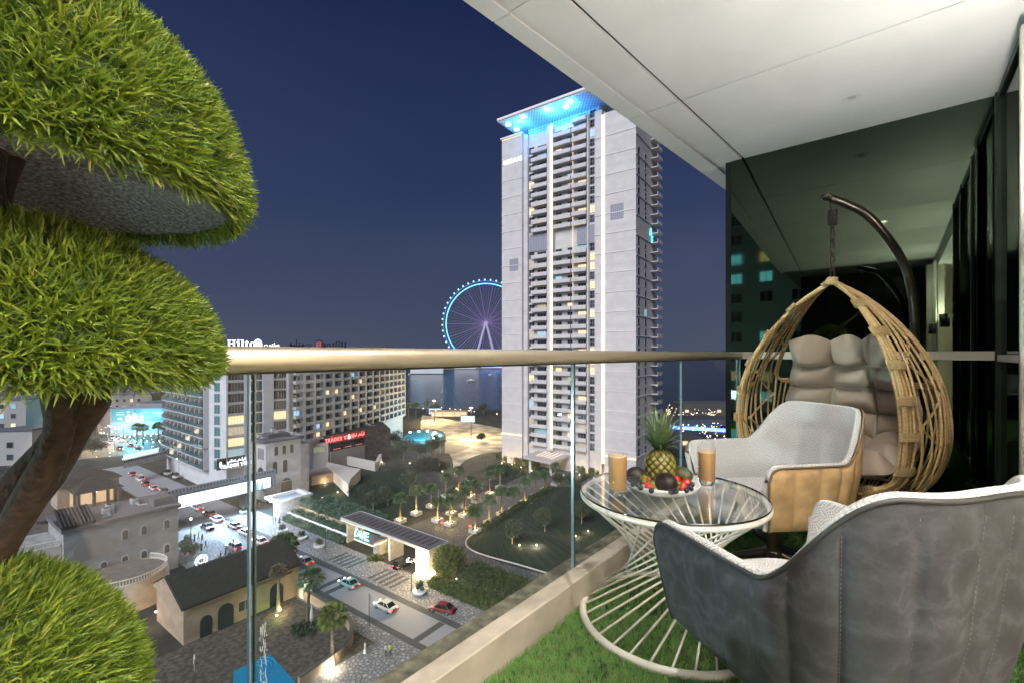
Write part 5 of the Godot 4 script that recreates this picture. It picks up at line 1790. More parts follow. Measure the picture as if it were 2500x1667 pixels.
	for k in 15: para(st, ct(-93.5 + k * .45, 27.5 + k * .1, 0), RA * .5, QA * 6.5, Vector3(0, .2 + .16 * k, 0))
	mk("steps", st, M("step_stone", Color(.22, .16, .115), .8), o, T)
	ring = []
	for i in 12: ring.append(ct(-93.5 + i * .55, 34.4 - i * i * .03, 2.6 + .05 * i))
	balustrade(o, ring, 30, M("warm_stone", Color(.38, .29, .2), .8))
	for e in [[-90.5, 31.2, 1.6], [-88.6, 26.0, 1.2], [-87.5, 22.0, 1.0]]: wall_lamp(ct(e[0], e[1], e[2]), Color(1, .80, .55), 3.0, ["warm lamp over the bastion steps, uppermost of three", "warm lamp beside the bastion steps, middle of three", "warm lamp at the foot of the bastion, lowest of three"][int(absf(e[0] + 90.5) * .7 + .4)])
	# timber deck with round shop sign
	st = ST()
	for k in 14: box(st, ct(-95 + .05, 36.5 + k * .42, .15), Vector3(11, .1, .36), cb())
	var dk := mk("timber_deck", st, M("deck_brown", Color(.22, .085, .05), .7))
	tag(dk, "reddish timber deck at the corner of the villa beside the white pavement", "deck")
	var sg := thing("round_shop_sign", "round white ring sign on the villa corner above the timber deck", "sign", ct(-100, 36.6, 2.5))
	st = ST()
	for r in [[1.0, .12], [.55, .10]]:
		ring = []
		for i in 24: ring.append(Basis(QA, Vector3.UP, RA) * Vector3(cos(TAU * i / 24) * r[0], sin(TAU * i / 24) * r[0], 0))
		tube(st, ring, r[1], 6, true)
	mk("ring", st, glow("sign_white", Color(.8, .9, 1), 1.0), sg)
	st = ST()
	box(st, Vector3(0, -1.8, 0), Vector3(.12, 1.6, .12))
	mk("post", st, M("dark_metal"), sg)
	# courtyard boundary wall with kiosk
	o = thing("courtyard_wall", "tan garden wall curving round the courtyard along the street", "wall", ct(-70, 43))
	T = Transform3D(Basis(), -o.position)
	st = ST()
	var wp: Array = path([ct(-77, 42.9), ct(-70, 42.9), ct(-63, 42.6), ct(-58.5, 40.5), ct(-56.3, 36.5), ct(-55.6, 31)], 30)
	for i in wp.size() - 1:
		var d: Vector3 = wp[i + 1] - wp[i]
		para(st, wp[i] - Vector3(0, 3, 0), d, Vector3(d.z, 0, -d.x).normalized() * .45, Vector3(0, 4.6, 0))
	mk("wall_run", st, tanw, o, T)
	st = ST()
	for i in wp.size() - 1:
		var d: Vector3 = wp[i + 1] - wp[i]
		para(st, wp[i] + Vector3(0, 1.6, 0) - Vector3(d.z, 0, -d.x).normalized() * .08, d, Vector3(d.z, 0, -d.x).normalized() * .62, Vector3(0, .14, 0))
	mk("coping", st, M("coping_dark", Color(.10, .085, .07), .8), o, T)
	o = thing("lit_kiosk", "small lit glass kiosk display at the end of the outbuilding", "kiosk", ct(-75.6, 43.6))
	st = ST()
	box(st, Vector3(0, 1.5, 0), Vector3(1.2, 3.0, 1.6), cb())
	mk("cabinet", st, M("kiosk_white", Color(.6, .62, .55), .5), o)
	st = ST()
	box(st, RA * .63 + Vector3(0, 1.6, 0), Vector3(.08, 2.3, 1.3), cb())
	mk("display_panel", st, glow("kiosk_display", Color(.85, 1.0, .78), .5), o)
	# --- pedestrian bridge further up the street ---
	o = thing("pedestrian_bridge", "cream pedestrian bridge with patterned parapet crossing the street in the distance", "bridge", gp(375, 1140))
	T = Transform3D(Basis(), -o.position)
	var A := gp(300, 1143, 5.2)
	var B := gp(447, 1107, 5.2)
	st = ST()
	para(st, A, B - A, Vector3(-3, 0, -4), Vector3(0, 1.4, 0))
	para(st, A + Vector3(0, 1.4, 0), B - A, Vector3(-.3, 0, -.4), Vector3(0, 1.2, 0))
	mk("deck", st, pale, o, T)
	st = ST()
	for k in 30: para(st, A.lerp(B, (k + .25) / 30.0) + Vector3(.05, 1.7, .06), (B - A) / 60.0, Vector3(.05, 0, .06), Vector3(0, .6, 0))
	mk("parapet_pattern", st, M("bridge_pattern", Color(.05, .06, .08), .8), o, T)
	st = ST()
	para(st, A + Vector3(.1, 2.7, .1), (B - A) * .55, Vector3(-.1, 0, -.1), Vector3(0, 1.6, 0))
	mk("lit_hoarding", st, glow("hoarding_glow", Color(.75, .95, 1.0), .35), o, T)
	# --- building with turquoise billboard ---
	o = thing("billboard_building", "low blue-grey building carrying a turquoise LED billboard", "building", xd(-195, 240, STREET))
	T = Transform3D(Basis(), -o.position)
	st = ST()
	prism(st, [xd(-206, 236), xd(-180, 244), xd(-176, 262), xd(-206, 262)], STREET, STREET + 14)
	mk("wall", st, M("billboard_wall", Color(.20, .23, .27), .8), o, T)
	st = ST()
	prism(st, [xd(-222, 246), xd(-206, 236.5), xd(-206, 262), xd(-225, 262)], STREET, STREET + 12)
	mk("wing", st, M("billboard_brick", Color(.17, .15, .15), .8), o, T)
	var bb := draw_tex("billboard", 256, 56, func(x, y):
		var c := Color(.0, .62, .72)
		for g in [[70, 16, 13], [97, 12, 15], [126, 16, 10]]:
			if absf(x - g[0]) < g[2] * clampf((y - g[1] - 4) / 16.0, 0, 1) and y > g[1] + 4: c = Color(.93, .95, .95) if g[0] != 126 else Color(.82, .62, .62)
			if Vector2(x - g[0], y - g[1]).length() < 5: c = Color(.62, .42, .32)
			if Vector2(x - g[0], y - g[1] + 3).length() < 5 and y < g[1] - 1: c = Color(.16, .13, .13) if g[0] != 70 else Color(.95, .95, .95)
		for l in [[20, 50, 12, 16], [18, 52, 22, 26], [24, 44, 38, 48], [186, 214, 8, 11], [172, 226, 16, 26], [178, 222, 32, 38], [238, 250, 8, 48]]:
			if x > l[0] and x < l[1] and y >= l[2] and y < l[3] and (x * 7 + y * 3) % 11 < 8: c = Color(.9, .98, 1)
		return c)
	var bm := M("billboard_glow", Color(.02, .02, .02), .4)
	bm.emission_enabled = true
	bm.emission = Color.BLACK
	bm.emission_texture = bb
	bm.emission_energy_multiplier = .42
	a = xd(-205, 235.6, STREET + 7.4)
	b = xd(-180, 243.2, STREET + 7.4)
	st = ST()
	st.set_smooth_group(-1)
	quadv(st, a, b, b + Vector3(0, 6.2, 0), a + Vector3(0, 6.2, 0), Vector2(0, 1), Vector2(1, 1), Vector2(1, 0), Vector2(0, 0))
	mk("billboard_screen", st, bm, o, T)
	st = ST()
	var c2 := xd(-176.5, 240, STREET + 4.5)
	quadv(st, b - Vector3(0, 2.5, 0) + Vector3(.6, 0, 0), c2, c2 + Vector3(0, 9, 0), b + Vector3(.6, 6.0, 0), Vector2(.66, 1), Vector2(.9, 1), Vector2(.9, 0), Vector2(.66, 0))
	mk("billboard_screen", st, bm, o, T)
	omni("billboard_light", xd(-190, 232, STREET + 9) - o.position, Color(.25, .85, 1.0), 260.0, 3.0, o)
	# far blocks of the old quarter
	for e in [[-250, 215, 30, 26, 20, "pale flat-roofed block at the left edge behind the topiary trunk", .30], [-225, 300, 40, 18, 10, "low pale arcaded block above the turquoise billboard", .34], [-150, 280, 34, 20, 7, "low blue-grey roof right of the turquoise billboard", .16], [-300, 330, 60, 20, 12, "distant dim block at the far left of the quarter", .2], [-190, 172, 14, 12, 13, "pale small tower house beside the street lamps at the left", .34]]:
		var h := thing("town_block", e[5], "building", xd(e[0], e[1], STREET))
		st = ST()
		para(st, Vector3(-e[2] / 2, 0, 0), Vector3(e[2], 0, -e[2] * .25), Vector3(e[3] * .25, 0, -e[3]), Vector3(0, e[4], 0))
		mk("wall", st, M("block_render%d" % int(e[6] * 100), Color(e[6], e[6] * .97, e[6] * .94), .8), h)
		st = ST()
		para(st, Vector3(-e[2] / 2 - .4, e[4], .4), Vector3(e[2] + .8, 0, -e[2] * .25), Vector3(e[3] * .25, 0, -e[3]), Vector3(0, .6, 0))
		mk("roof", st, M("block_roof", Color(.10, .11, .13), .8), h)
		var hx := face(Vector3(-e[2] / 2, 0, 0), Vector3(e[2] / 2, 0, -e[2] * .25))
		for k in int(e[2] / 5.0):
			for j in maxi(1, int(e[4] / 5.0)): window(h, hx, 3 + k * 4.6, 2 + j * 4.6, 2.0, 2.2, 1, 1, glass_pick(.3), M("window_frame", Color(.33, .32, .33)))

func balustrade(under: Node3D, line: Array, n: int, m: Material) -> void:
	var o := -under.position
	var pts: Array = []
	for i in n + 1: pts.append(crom(line, float(i) / n) + o if line.size() > 2 else line[0].lerp(line[1], float(i) / n) + o)
	for y in [.12, .95]:
		var st := ST()
		tube(st, pts.map(func(v): return v + Vector3(0, y, 0)), .13, 6)
		mk("balustrade_rail", st, m, under)
	var st := ST()
	lathe(st, [Vector2(.06, .9), Vector2(.06, .75), Vector2(.13, .4), Vector2(.06, .15)], 7)
	var bm := done(st)
	for i in n + 1: mk("baluster", bm, m, under, Transform3D(Basis(), pts[i]))
func wall_lamp(at: Vector3, c: Color, e: float, label: String) -> void:
	var o := thing("lamp", label, "lamp", at)
	var st := ST()
	ball(st, Vector3.ZERO, Vector3(.16, .16, .16), 10)
	mk("bulb", st, glow("bulb_%d_%d" % [int(c.g * 100), int(c.b * 100)], c, 4.0), o)
	omni("lamp_light", Vector3.ZERO, c, e, .1, o)
func clutter(under: Node3D, places: Array) -> void:       # air-handling units, vents and ducts standing on a flat roof
	var k := 0
	for p in places:
		var st := ST()
		var q: Vector3 = p - under.position
		cbox(st, q + Vector3(0, .5, 0), Vector3(1.5, 1.0, 1.1), .05, cb())
		mk("roof_unit", st, M("roof_unit_grey", Color(.34, .35, .36), .6), under)
		st = ST()
		lathe(st, [Vector2(0, .10), Vector2(.38, .10), Vector2(.40, .0)], 14, Transform3D(Basis(), q + Vector3(0, 1.0, 0)))
		mk("fan_cowl", st, M("post_black", Color(.02, .022, .025), .5, .3), under)
		st = ST()
		tube(st, [q + RA * 1.0 + Vector3(0, .25, 0), q + RA * 3.2 + Vector3(0, .25, 0), q + RA * 3.2 + QA * (1.2 if k % 2 else -1.2) + Vector3(0, .25, 0)], .14, 6)
		mk("duct", st, M("roof_unit_grey"), under)
		k += 1
func parasol(at: Vector3, h: float, where: String) -> void:
	var o := thing("closed_parasol", "closed pale parasol " + where, "parasol", at, Basis(), "closed parasols")
	var st := ST()
	lathe(st, [Vector2(.02, h), Vector2(.22, h * .72), Vector2(.30, h * .45), Vector2(.24, h * .25), Vector2(.05, h * .24)], 12)
	mk("folded_canopy", st, M("parasol_cloth", Color(.45, .44, .42), .9), o)
	st = ST()
	tube(st, [Vector3(0, .02, 0), Vector3(0, h * .3, 0)], .04, 6)
	lathe(st, [Vector2(.0, .1), Vector2(.3, .08), Vector2(.32, .0)], 12)
	mk("pole", st, M("dark_metal"), o)
func lounger(at: Vector3, where: String) -> void:
	var o := thing("sun_lounger", "dark sun lounger on the roof terrace " + where, "lounger", at, cb(), "loungers on the roof terrace")
	var st := ST()
	para(st, Vector3(-.35, .3, -.9), Vector3(.7, 0, 0), Vector3(0, .12, 0), Vector3(0, 0, 1.3))
	para(st, Vector3(-.35, .3, .4), Vector3(.7, 0, 0), Vector3(0, .12, -.02), Vector3(0, .5, .5))
	mk("bed", st, M("lounger_dark", Color(.03, .035, .04), .7), o)
	for e in [[-.3, -.8], [.3, -.8], [-.3, .6], [.3, .6]]:
		st = ST()
		box(st, Vector3(e[0], .15, e[1]), Vector3(.06, .3, .06))
		mk("leg", st, M("lounger_dark"), o)

func build_gate() -> void:
	var white := M("gate_cladding", Color(.58, .55, .50), .65, 0, {"tex": noise_tex("grime", 256, .012, .80, 1.0), "scale": .3, "world": true})
	var roofm := M("gate_roof", Color(.115, .10, .105), .75)
	var o := thing("entrance_gate", "white resort gateway with a long slatted roof over two drive-through lanes", "gate", ct(-75, 62))
	var T := Transform3D(Basis(), -o.position)
	var Z := func(r, q, h): return ct(r, q, h)
	var st := ST()
	var c := [ct(-62.6, 60.2), ct(-62.6, 65.2), ct(-91.0, 65.9), ct(-91.0, 60.9)]
	prism(st, c, STREET + 5.2, STREET + 5.62)
	mk("roof", st, roofm, o, T)
	st = ST()
	for i in 4:
		var a: Vector3 = c[i]
		var b: Vector3 = c[(i + 1) % 4]
		var d := (b - a).normalized()
		para(st, Vector3(a.x, STREET + 5.14, a.z) - d * .12, b - a + d * .24, d.cross(Vector3.UP) * .16, Vector3(0, .54, 0))
	mk("roof_fascia", st, white, o, T)
	for k in 17:
		st = ST()
		para(st, ct(-89.5 + k * 1.55, 61.5, 5.62), RA * .6, QA * 3.2, Vector3(0, .10, 0))
		mk("roof_slat", st, M("gate_slat", Color(.06, .052, .055), .8), o, T)
	st = ST()
	prism(st, [ct(-66.8, 60.7), ct(-63.0, 60.7), ct(-63.0, 64.4), ct(-66.8, 64.4)], STREET, STREET + 5.15)
	mk("pylon", st, white, o, T)
	var plat := func(r0, r1, q0, q1):
		var s := ST()
		prism(s, [ct(r0, q0), ct(r1, q0), ct(r1, q1), ct(r0, q1)], STREET, STREET + 5.15)
		mk("pylon", s, white, o, T)
		for k in int((q1 - q0) / .34):
			s = ST()
			box(s, ct(r1 + .05, q0 + .17 + k * .34, 2.6), Vector3(.12, 5.0, .17), cb())
			mk("cladding_slat", s, white, o, T)
	plat.call(-75.3, -74.9, 61.2, 64.8)
	plat.call(-90.2, -89.8, 61.6, 65.0)
	# guard booth with its own roof and script sign
	st = ST()
	prism(st, [ct(-80.6, 61.5), ct(-78.6, 61.5), ct(-78.6, 65), ct(-80.6, 65)], STREET, STREET + 3.2)
	mk("booth", st, white, o, T)
	st = ST()
	prism(st, [ct(-83.2, 58.9), ct(-77.4, 58.9), ct(-77.4, 62.2), ct(-83.2, 62.2)], STREET + 3.3, STREET + 3.75)
	mk("booth_roof", st, roofm, o, T)
	st = ST()
	para(st, ct(-83.3, 58.8, 3.2), RA * 6.0, QA * -.12, Vector3(0, .2, 0))
	para(st, ct(-77.3, 58.8, 3.2), QA * 3.5, RA * .12, Vector3(0, .2, 0))
	para(st, ct(-91, 60.7, 5.02), RA * 28.4, QA * -.08, Vector3(0, .09, 0))
	mk("light_strip", st, glow("led_gate", Color(1.0, .84, .58), .6), o, T)
	var sx := Transform3D(Basis(RA, Vector3.UP, RA.cross(Vector3.UP)), ct(-83.4, 58.95, 3.85) - o.position)
	st = ST()
	strokes(st, [[Vector2(1.1, 1.7), Vector2(.75, 1.85), Vector2(.2, .5), Vector2(.35, .15), Vector2(1.3, .5)], [Vector2(1.1, .35), Vector2(1.75, 1.35), Vector2(2.1, .3)], [Vector2(2.1, 1.5), Vector2(2.75, .2), Vector2(3.3, 1.6)], [Vector2(4.7, 1.6), Vector2(3.6, 1.6), Vector2(3.6, .15), Vector2(4.7, .15)], [Vector2(3.6, .9), Vector2(4.5, .9)]], .24, .2, sx)
	mk("sign_letters", st, glow("sign_gate", Color(.25, .85, 1.0), 1.0), o)
	omni("sign_light", ct(-81, 58.2, 4.6) - o.position, Color(.3, .9, 1.0), 4.0, .8, o)
	# uplights washing the right-hand pylon
	st = ST()
	para(st, ct(-66.8, 60.3, .05), RA * 3.9, QA * .2, Vector3(0, .12, 0))
	para(st, ct(-62.75, 60.4, .05), QA * 3.9, RA * .2, Vector3(0, .12, 0))
	mk("uplight_strip", st, glow("led_uplight", Color(1.0, .82, .52), 2.5), o, T)
	for e in [[-64.9, 60.0, .5], [-62.3, 62.4, .5], [-75.8, 60.6, 3.0], [-70, 62.5, 4.7], [-86, 63, 4.7]]: omni("uplight", ct(e[0], e[1], e[2]) - o.position, Color(1, .84, .58), 6.0, .25, o)
	# white pavilion at the far end of the hedges
	o = thing("white_pavilion", "small white pavilion with a sunken flat roof between hedges and arcade building", "pavilion", ct(-117, 62))
	T = Transform3D(Basis(), -o.position)
	st = ST()
	prism(st, [ct(-119.6, 60.2), ct(-116.4, 60.2), ct(-116.4, 68.5), ct(-119.6, 68.5)], STREET, STREET + 4.1)
	mk("wall", st, white, o, T)
	st = ST()
	for e in [[-123.2, -116.0, 59.6, 60.6], [-123.2, -116.0, 67.9, 69], [-123.2, -122.2, 60.6, 67.9], [-117.0, -116.0, 60.6, 67.9]]:
		prism(st, [ct(e[0], e[2]), ct(e[1], e[2]), ct(e[1], e[3]), ct(e[0], e[3])], STREET + 4.1, STREET + 4.7)
	mk("roof_rim", st, white, o, T)
	st = ST()
	prism(st, [ct(-122.2, 60.6), ct(-117, 60.6), ct(-117, 67.9), ct(-122.2, 67.9)], STREET + 3.9, STREET + 4.15)
	mk("sunken_roof", st, M("sunken_grey", Color(.26, .29, .33), .8), o, T)
	# planter wall with lit edge
	o = thing("planter_wall", "long low planter wall with a white lit edge under the hedges", "planter", ct(-100, 61.4))
	T = Transform3D(Basis(), -o.position)
	st = ST()
	para(st, ct(-116, 62.0), RA * 25.6, QA * .4, Vector3(0, 1.3, 0))
	mk("wall", st, white, o, T)
	st = ST()
	para(st, ct(-116, 61.85, 1.3), RA * 25.6, QA * .5, Vector3(0, .14, 0))
	mk("lit_edge", st, glow("led_edge", Color(.85, .93, 1.0), .4), o, T)
	st = ST()
	para(st, ct(-116, 65.0), RA * 27, QA * .4, Vector3(0, 2.2, 0))
	mk("rear_wall", st, M("hedge_wall", Color(.45, .33, .2), .8), o, T)
	# stone pavilions of the garden beyond
	for e in [[[gp(760, 1185), gp(830, 1172), gp(800, 1160), gp(735, 1172)], 3.0, Color(.30, .235, .20), "flat tan garden pavilion behind the white pavilion"], [[gp(850, 1212), gp(856, 1196), gp(880, 1170), gp(866, 1168), gp(800, 1152), gp(796, 1158)], 3.6, Color(.48, .45, .40), "pale curved garden wall washed by warm lights"]]:
		st = ST()
		prism(st, e[0], STREET, STREET + e[1])
		tag(mk("garden_pavilion", st, M("garden_render%d" % int(e[1] * 10), e[2], .8)), e[3], "pavilion")
	st = ST()
	for e in [[805, 1125, 915, 1150, 3.2], [915, 1150, 925, 1128, 3.2]]:
		para(st, gp(e[0], e[1]), gp(e[2], e[3]) - gp(e[0], e[1]), Vector3(.8, 0, -.8), Vector3(0, e[4], 0))
	tag(mk("terrace_wall", st, M("garden_render36", Color(.48, .45, .40), .8)), "low white terrace walls below the restaurant pavilion", "wall")

func build_far() -> void:
	# observation wheel on the island
	var hub := xd(-78, 1390, 92)
	var o := thing("observation_wheel", "giant observation wheel with glowing blue rim beyond the handrail", "ferris wheel", hub)
	var R := 125.0
	var circ := func(r, n, z):
		var p: Array = []
		for i in n: p.append(Vector3(cos(TAU * i / n) * r, sin(TAU * i / n) * r, z))
		return p
	var st := ST()
	tube(st, circ.call(R - 4, 120, 0), 1.5, 8, true)
	mk("rim", st, glow("wheel_blue", Color(.10, .55, 1.0), 1.0), o)
	st = ST()
	tube(st, circ.call(R + 4, 120, 0), .55, 6, true)
	mk("outer_rail", st, glow("wheel_blue_dim", Color(.05, .3, .8), .4), o)
	for i in 48:
		var a := TAU * i / 48.0 + .03
		st = ST()
		ball(st, Vector3.ZERO, Vector3(2.5, 3.0, 3.0), 10)
		mk("capsule", st, glow("capsule_glow", Color(.5, .8, 1.0), .5), o, Transform3D(Basis(), Vector3(cos(a), sin(a), 0) * (R + 7.5)))
	for i in 72:
		var a := TAU * i / 72.0
		st = ST()
		tube(st, [Vector3(cos(a), sin(a), 0) * 6, Vector3(cos(a), sin(a), 0) * (R - 5)], .42, 4)
		mk("spoke", st, glow("spoke_purple" if i % 4 else "spoke_bright", Color(.30, .10, .60), .05 if i % 4 else .32), o)
	var legm := M("wheel_leg", Color(.30, .30, .42), .5)
	for e in [[-38, 26], [38, 26], [-38, -26], [38, -26]]:
		st = ST()
		tube(st, [Vector3(0, 4, e[1] * .25), Vector3(e[0], -138, e[1])], [4.0, 5.2], 10)
		mk("leg", st, legm, o)
	st = ST()
	tube(st, [Vector3(0, 0, -10), Vector3(0, 0, 10)], 7, 16)
	mk("hub", st, legm, o)
	# island and the pale lit buildings on it
	st = ST()
	var isl: Array = []
	for i in 40: isl.append(xd(-60 + 420 * cos(TAU * i / 40), 1560 + 240 * sin(TAU * i / 40)))
	prism(st, isl, STREET - 3, STREET + 3)
	struct("island", st, M("island_sand", Color(.12, .11, .1), .9))
	var B := [[-205, 1010, 34, 12, 46, 0], [-170, 1010, 40, 10, 49, 1], [-130, 1330, 70, 16, 44, 1], [20, 1340, 120, 14, 8, 1], [-60, 1330, 60, 12, 8, 2]]
	var names := ["pale lit waterfront building with a blue sign above the handrail", "pale lit waterfront building right of the one with the blue sign", "low lit waterfront hall left of the wheel", "long island pavilion with a row of lights under the wheel", "low island building with blue lights beside the wheel foot"]
	for k in 5:
		var e: Array = B[k]
		var h := thing("waterfront_building", names[k], "building", xd(e[0], e[1], STREET))
		st = ST()
		box(st, Vector3(0, e[4] / 2.0, 0), Vector3(e[2], e[4], e[3]))
		mk("wall", st, M("far_wall", Color(.5, .52, .55), .8), h)
		for i in int(e[2] / 6.0):
			st = ST()
			box(st, Vector3(-e[2] / 2.0 + 3 + i * 6, e[4] - 3.2, e[3] / 2.0 + .1), Vector3(3.6, 2.4, .4))
			mk("window", st, [glow("window_soft", Color(1, .82, .55), .17), glow("far_white", Color(.9, .95, 1), .4), glow("far_blue", Color(.1, .25, 1), 1.6)][(i + k) % 3 if k != 4 else 2], h)
		if k == 0:
			st = ST()
			box(st, Vector3(6, e[4] + 4, 0), Vector3(14, 3, 1))
			mk("sign_board", st, glow("far_sign", Color(.25, .65, 1), 3.0), h)
	# boats
	var k := 0
	for e in [[1151, 930, 14.0, "white motor yacht on the dark sea left of the tower"], [1001, 914, 12.0, "small pale boat far out on the sea beside the hotel"], [1196, 916, 10.0, "small boat on the sea close to the tower edge"]]:
		var b := thing("boat", e[3], "boat", gp(e[0], e[1], -1.4), Basis(Vector3.UP, .3 + k))
		st = ST()
		surf(st, 12, 8, func(u, v):
			var w: float = 2.2 * pow(1.0 - pow(u, 3.0), .7)
			var a: float = PI * v
			return Vector3(-e[2] / 2 + e[2] * u, 1.6 - 1.9 * sin(a) + .5 * u * u, -w * cos(a)))
		poly(st, [Vector3(-e[2] / 2, 1.6, -2.2), Vector3(-e[2] / 2, 1.6, 2.2), Vector3(e[2] * .3, 1.9, 1.6), Vector3(e[2] * .5, 2.0, 0), Vector3(e[2] * .3, 1.9, -1.6)], Vector3.UP)
		mk("hull", st, M("boat_white", Color(.75, .75, .75), .4), b)
		st = ST()
		cbox(st, Vector3(-1, 2.6, 0), Vector3(e[2] * .4, 1.7, 2.6), .4)
		mk("cabin", st, M("boat_white"), b)
		st = ST()
		box(st, Vector3(-1, 2.7, 0), Vector3(e[2] * .41, .6, 2.66))
		mk("window", st, glow("window_soft", Color(1, .82, .55), .17), b)
		k += 1
	# beach promenade: lamps, beach bars
	k = 0
	for e in [[1098, 1003], [1111, 1005], [1124, 1006], [1145, 1009], [1158, 1011], [1213, 1018], [1078, 1000], [1033, 1003], [1063, 1008]]:
		street_lamp(gp(e[0], e[1] + 12), 5.0, Color(1, .80, .5), "promenade lamp number %s along the beach, counted from the left" % ["four", "five", "six", "seven", "eight", "nine", "three", "one", "two"][k], "lamps along the beach promenade", true, k % 3 == 0)
		k += 1
	for e in [[1062, 1012, Color(.35, .65, 1), "blue lit screen on the beach promenade, left of the bar"], [1142, 1032, Color(.6, .8, 1), "white-blue lit screen at the far edge of the golden plaza"]]:
		var b := thing("promenade_screen", e[3], "screen", gp(e[0], e[1]))
		st = ST()
		box(st, Vector3(0, 2.4, 0), Vector3(9, 4.6, .6))
		mk("cabinet", st, M("dark_metal"), b)
		st = ST()
		box(st, Vector3(0, 2.5, .35), Vector3(8.4, 3.8, .1))
		mk("screen", st, glow("prom_screen%d" % int(e[2].r * 100), e[2], .5), b)
	var bar := thing("beach_bar", "low lit beach bar under a flat roof between the promenade lamps", "bar", gp(1096, 1017))
	st = ST()
	box(st, Vector3(0, 4, 0), Vector3(26, .5, 8))
	mk("roof", st, M("bar_roof", Color(.2, .15, .1), .8), bar)
	st = ST()
	box(st, Vector3(0, 1.8, -2), Vector3(24, 3.4, .4))
	mk("lit_counter_window", st, glow("bar_glow", Color(1, .75, .45), .35), bar)
	for x in [-12, -4, 4, 12]:
		st = ST()
		box(st, Vector3(x, 1.9, 3), Vector3(.3, 3.8, .3))
		mk("post", st, M("bar_roof"), bar)
	omni("plaza_fill_light", gp(1150, 1070) + Vector3(0, 15, 0), Color(1, .88, .66), 640.0, 1.0)  # added overhead light for the plaza, masts made up to carry it
	omni("plaza_fill_light", gp(1060, 1030) + Vector3(0, 13, 0), Color(1, .88, .66), 500.0, 1.0)
	tall_mast(gp(1150, 1070), 15.4, "added tall floodlight mast lighting the golden plaza")
	tall_mast(gp(1060, 1030), 13.4, "added tall floodlight mast lighting the seaward end of the golden plaza")
	# resort swimming pool
	st = ST()
	sheet(st, path([gp(985, 1062), gp(1010, 1052), gp(1045, 1050), gp(1080, 1058), gp(1076, 1068), gp(1020, 1076), gp(955, 1070), gp(985, 1062)], 28).slice(0, 28), STREET + .12)
	struct("resort_pool_water", st, M("resort_pool", Color(.06, .42, .62), .12))
	k = 0
	for e in [[1001, 1054], [1022, 1052], [1043, 1052], [1062, 1055], [1074, 1062]]:
		st = ST()
		ball(st, gp(e[0], e[1], .3), Vector3(.7, .3, .7), 8)
		tag(mk("pool_lamp", st, glow("pool_lamp_glow", Color(.6, .9, 1), 4.0)), "underwater lamp glowing at the %s of the resort pool edge" % ["far left", "left", "middle", "right", "far right"][k], "lamp")
		k += 1
	omni("pool_fill_light", gp(1030, 1062, 3), Color(.45, .85, 1), 70.0, 2.0)  # added light above the water, stands in for the underwater glow
	# the far shore right of the tower: a blue-lit roof line and small lights
	var far := thing("blue_lit_bridge", "long blue-lit roof line low behind the glass right of the tower", "bridge", xd(90, 262, STREET))
	var T := Transform3D(Basis(), -far.position)
	st = ST()
	para(st, gp(1635, 1046, 0), gp(1800, 1056) - gp(1635, 1046), Vector3(2, 0, -6), Vector3(0, 3, 0))
	mk("deck", st, M("far_deck", Color(.06, .06, .08), .8), far, T)
	st = ST()
	para(st, gp(1635, 1046, 3.05), gp(1800, 1056) - gp(1635, 1046), Vector3(.5, 0, -1), Vector3(0, 1.6, 0))
	mk("blue_light_band", st, glow("far_blue", Color(.1, .25, 1), 1.6), far, T)
	var pl: Array = []
	var tn: Array = []
	st = ST()
	ball(st, Vector3.ZERO, Vector3.ONE, 6)
	var dot := done(st)
	for i in 420:
		var d := rng.randf_range(215, 330)
		var x := d * rng.randf_range(.335, .50)
		pl.append(Transform3D(Basis().scaled(Vector3.ONE * rng.randf_range(.10, .26)), xd(x, d, STREET + rng.randf_range(.5, 7))))
		tn.append(Color.WHITE)
	var fl := stuff("distant_city_lights", dot, glow("dot_warm", Color(1, .78, .5), 3.5), pl, [], self)
	tag(fl, "scatter of tiny warm city lights low behind the glass right of the tower", "city lights")
	pl = []
	for i in 700:
		var d := rng.randf_range(170, 480)
		var x := d * rng.randf_range(-1.05, -.72)
		pl.append(Transform3D(Basis().scaled(Vector3.ONE * rng.randf_range(.07, .2)), xd(x, d, STREET + rng.randf_range(.5, 6))))
	fl = stuff("quarter_lights", dot, glow("dot_white", Color(1, .93, .82), 1.6), pl, [], self)
	tag(fl, "scatter of tiny white street lights in the old quarter at the left", "city lights")
	for e in [[72, 205, 26, 5, "low dark building right of the tower foot"], [105, 240, 40, 8, "dark hall under the blue lit roof line"], [150, 300, 80, 10, "dim distant block at the right end of the far shore"]]:
		var h := thing("far_block", e[4], "building", xd(e[0], e[1], STREET))
		st = ST()
		box(st, Vector3(0, e[3] / 2.0, -8), Vector3(e[2], e[3], 16))
		mk("wall", st, M("far_dark", Color(.07, .07, .075), .85), h)
		for i in int(e[2] / 7.0):
			st = ST()
			box(st, Vector3(-e[2] / 2.0 + 4 + i * 7, e[3] * .5, .05), Vector3(2.4, 1.8, .2))
			mk("window", st, glass_pick(.4), h)
	# apartment block mirrored in the tinted glass
	var ab := thing("apartment_block", "grey apartment block with scattered lit windows, mirrored in the dark glass wall", "building", bal(-71.6, -22, STREET), Basis(Vector3(.768, 0, .64), Vector3.UP, Vector3(.64, 0, -.768)).rotated(Vector3.UP, 0))
	st = ST()
	box(st, Vector3(0, 33, -8), Vector3(28, 66, 16))
	mk("wall", st, M("block_wall", Color(.22, .23, .24), .85), ab)
	added_block_light()
	var ax := Transform3D(Basis(), Vector3(0, 0, 0))
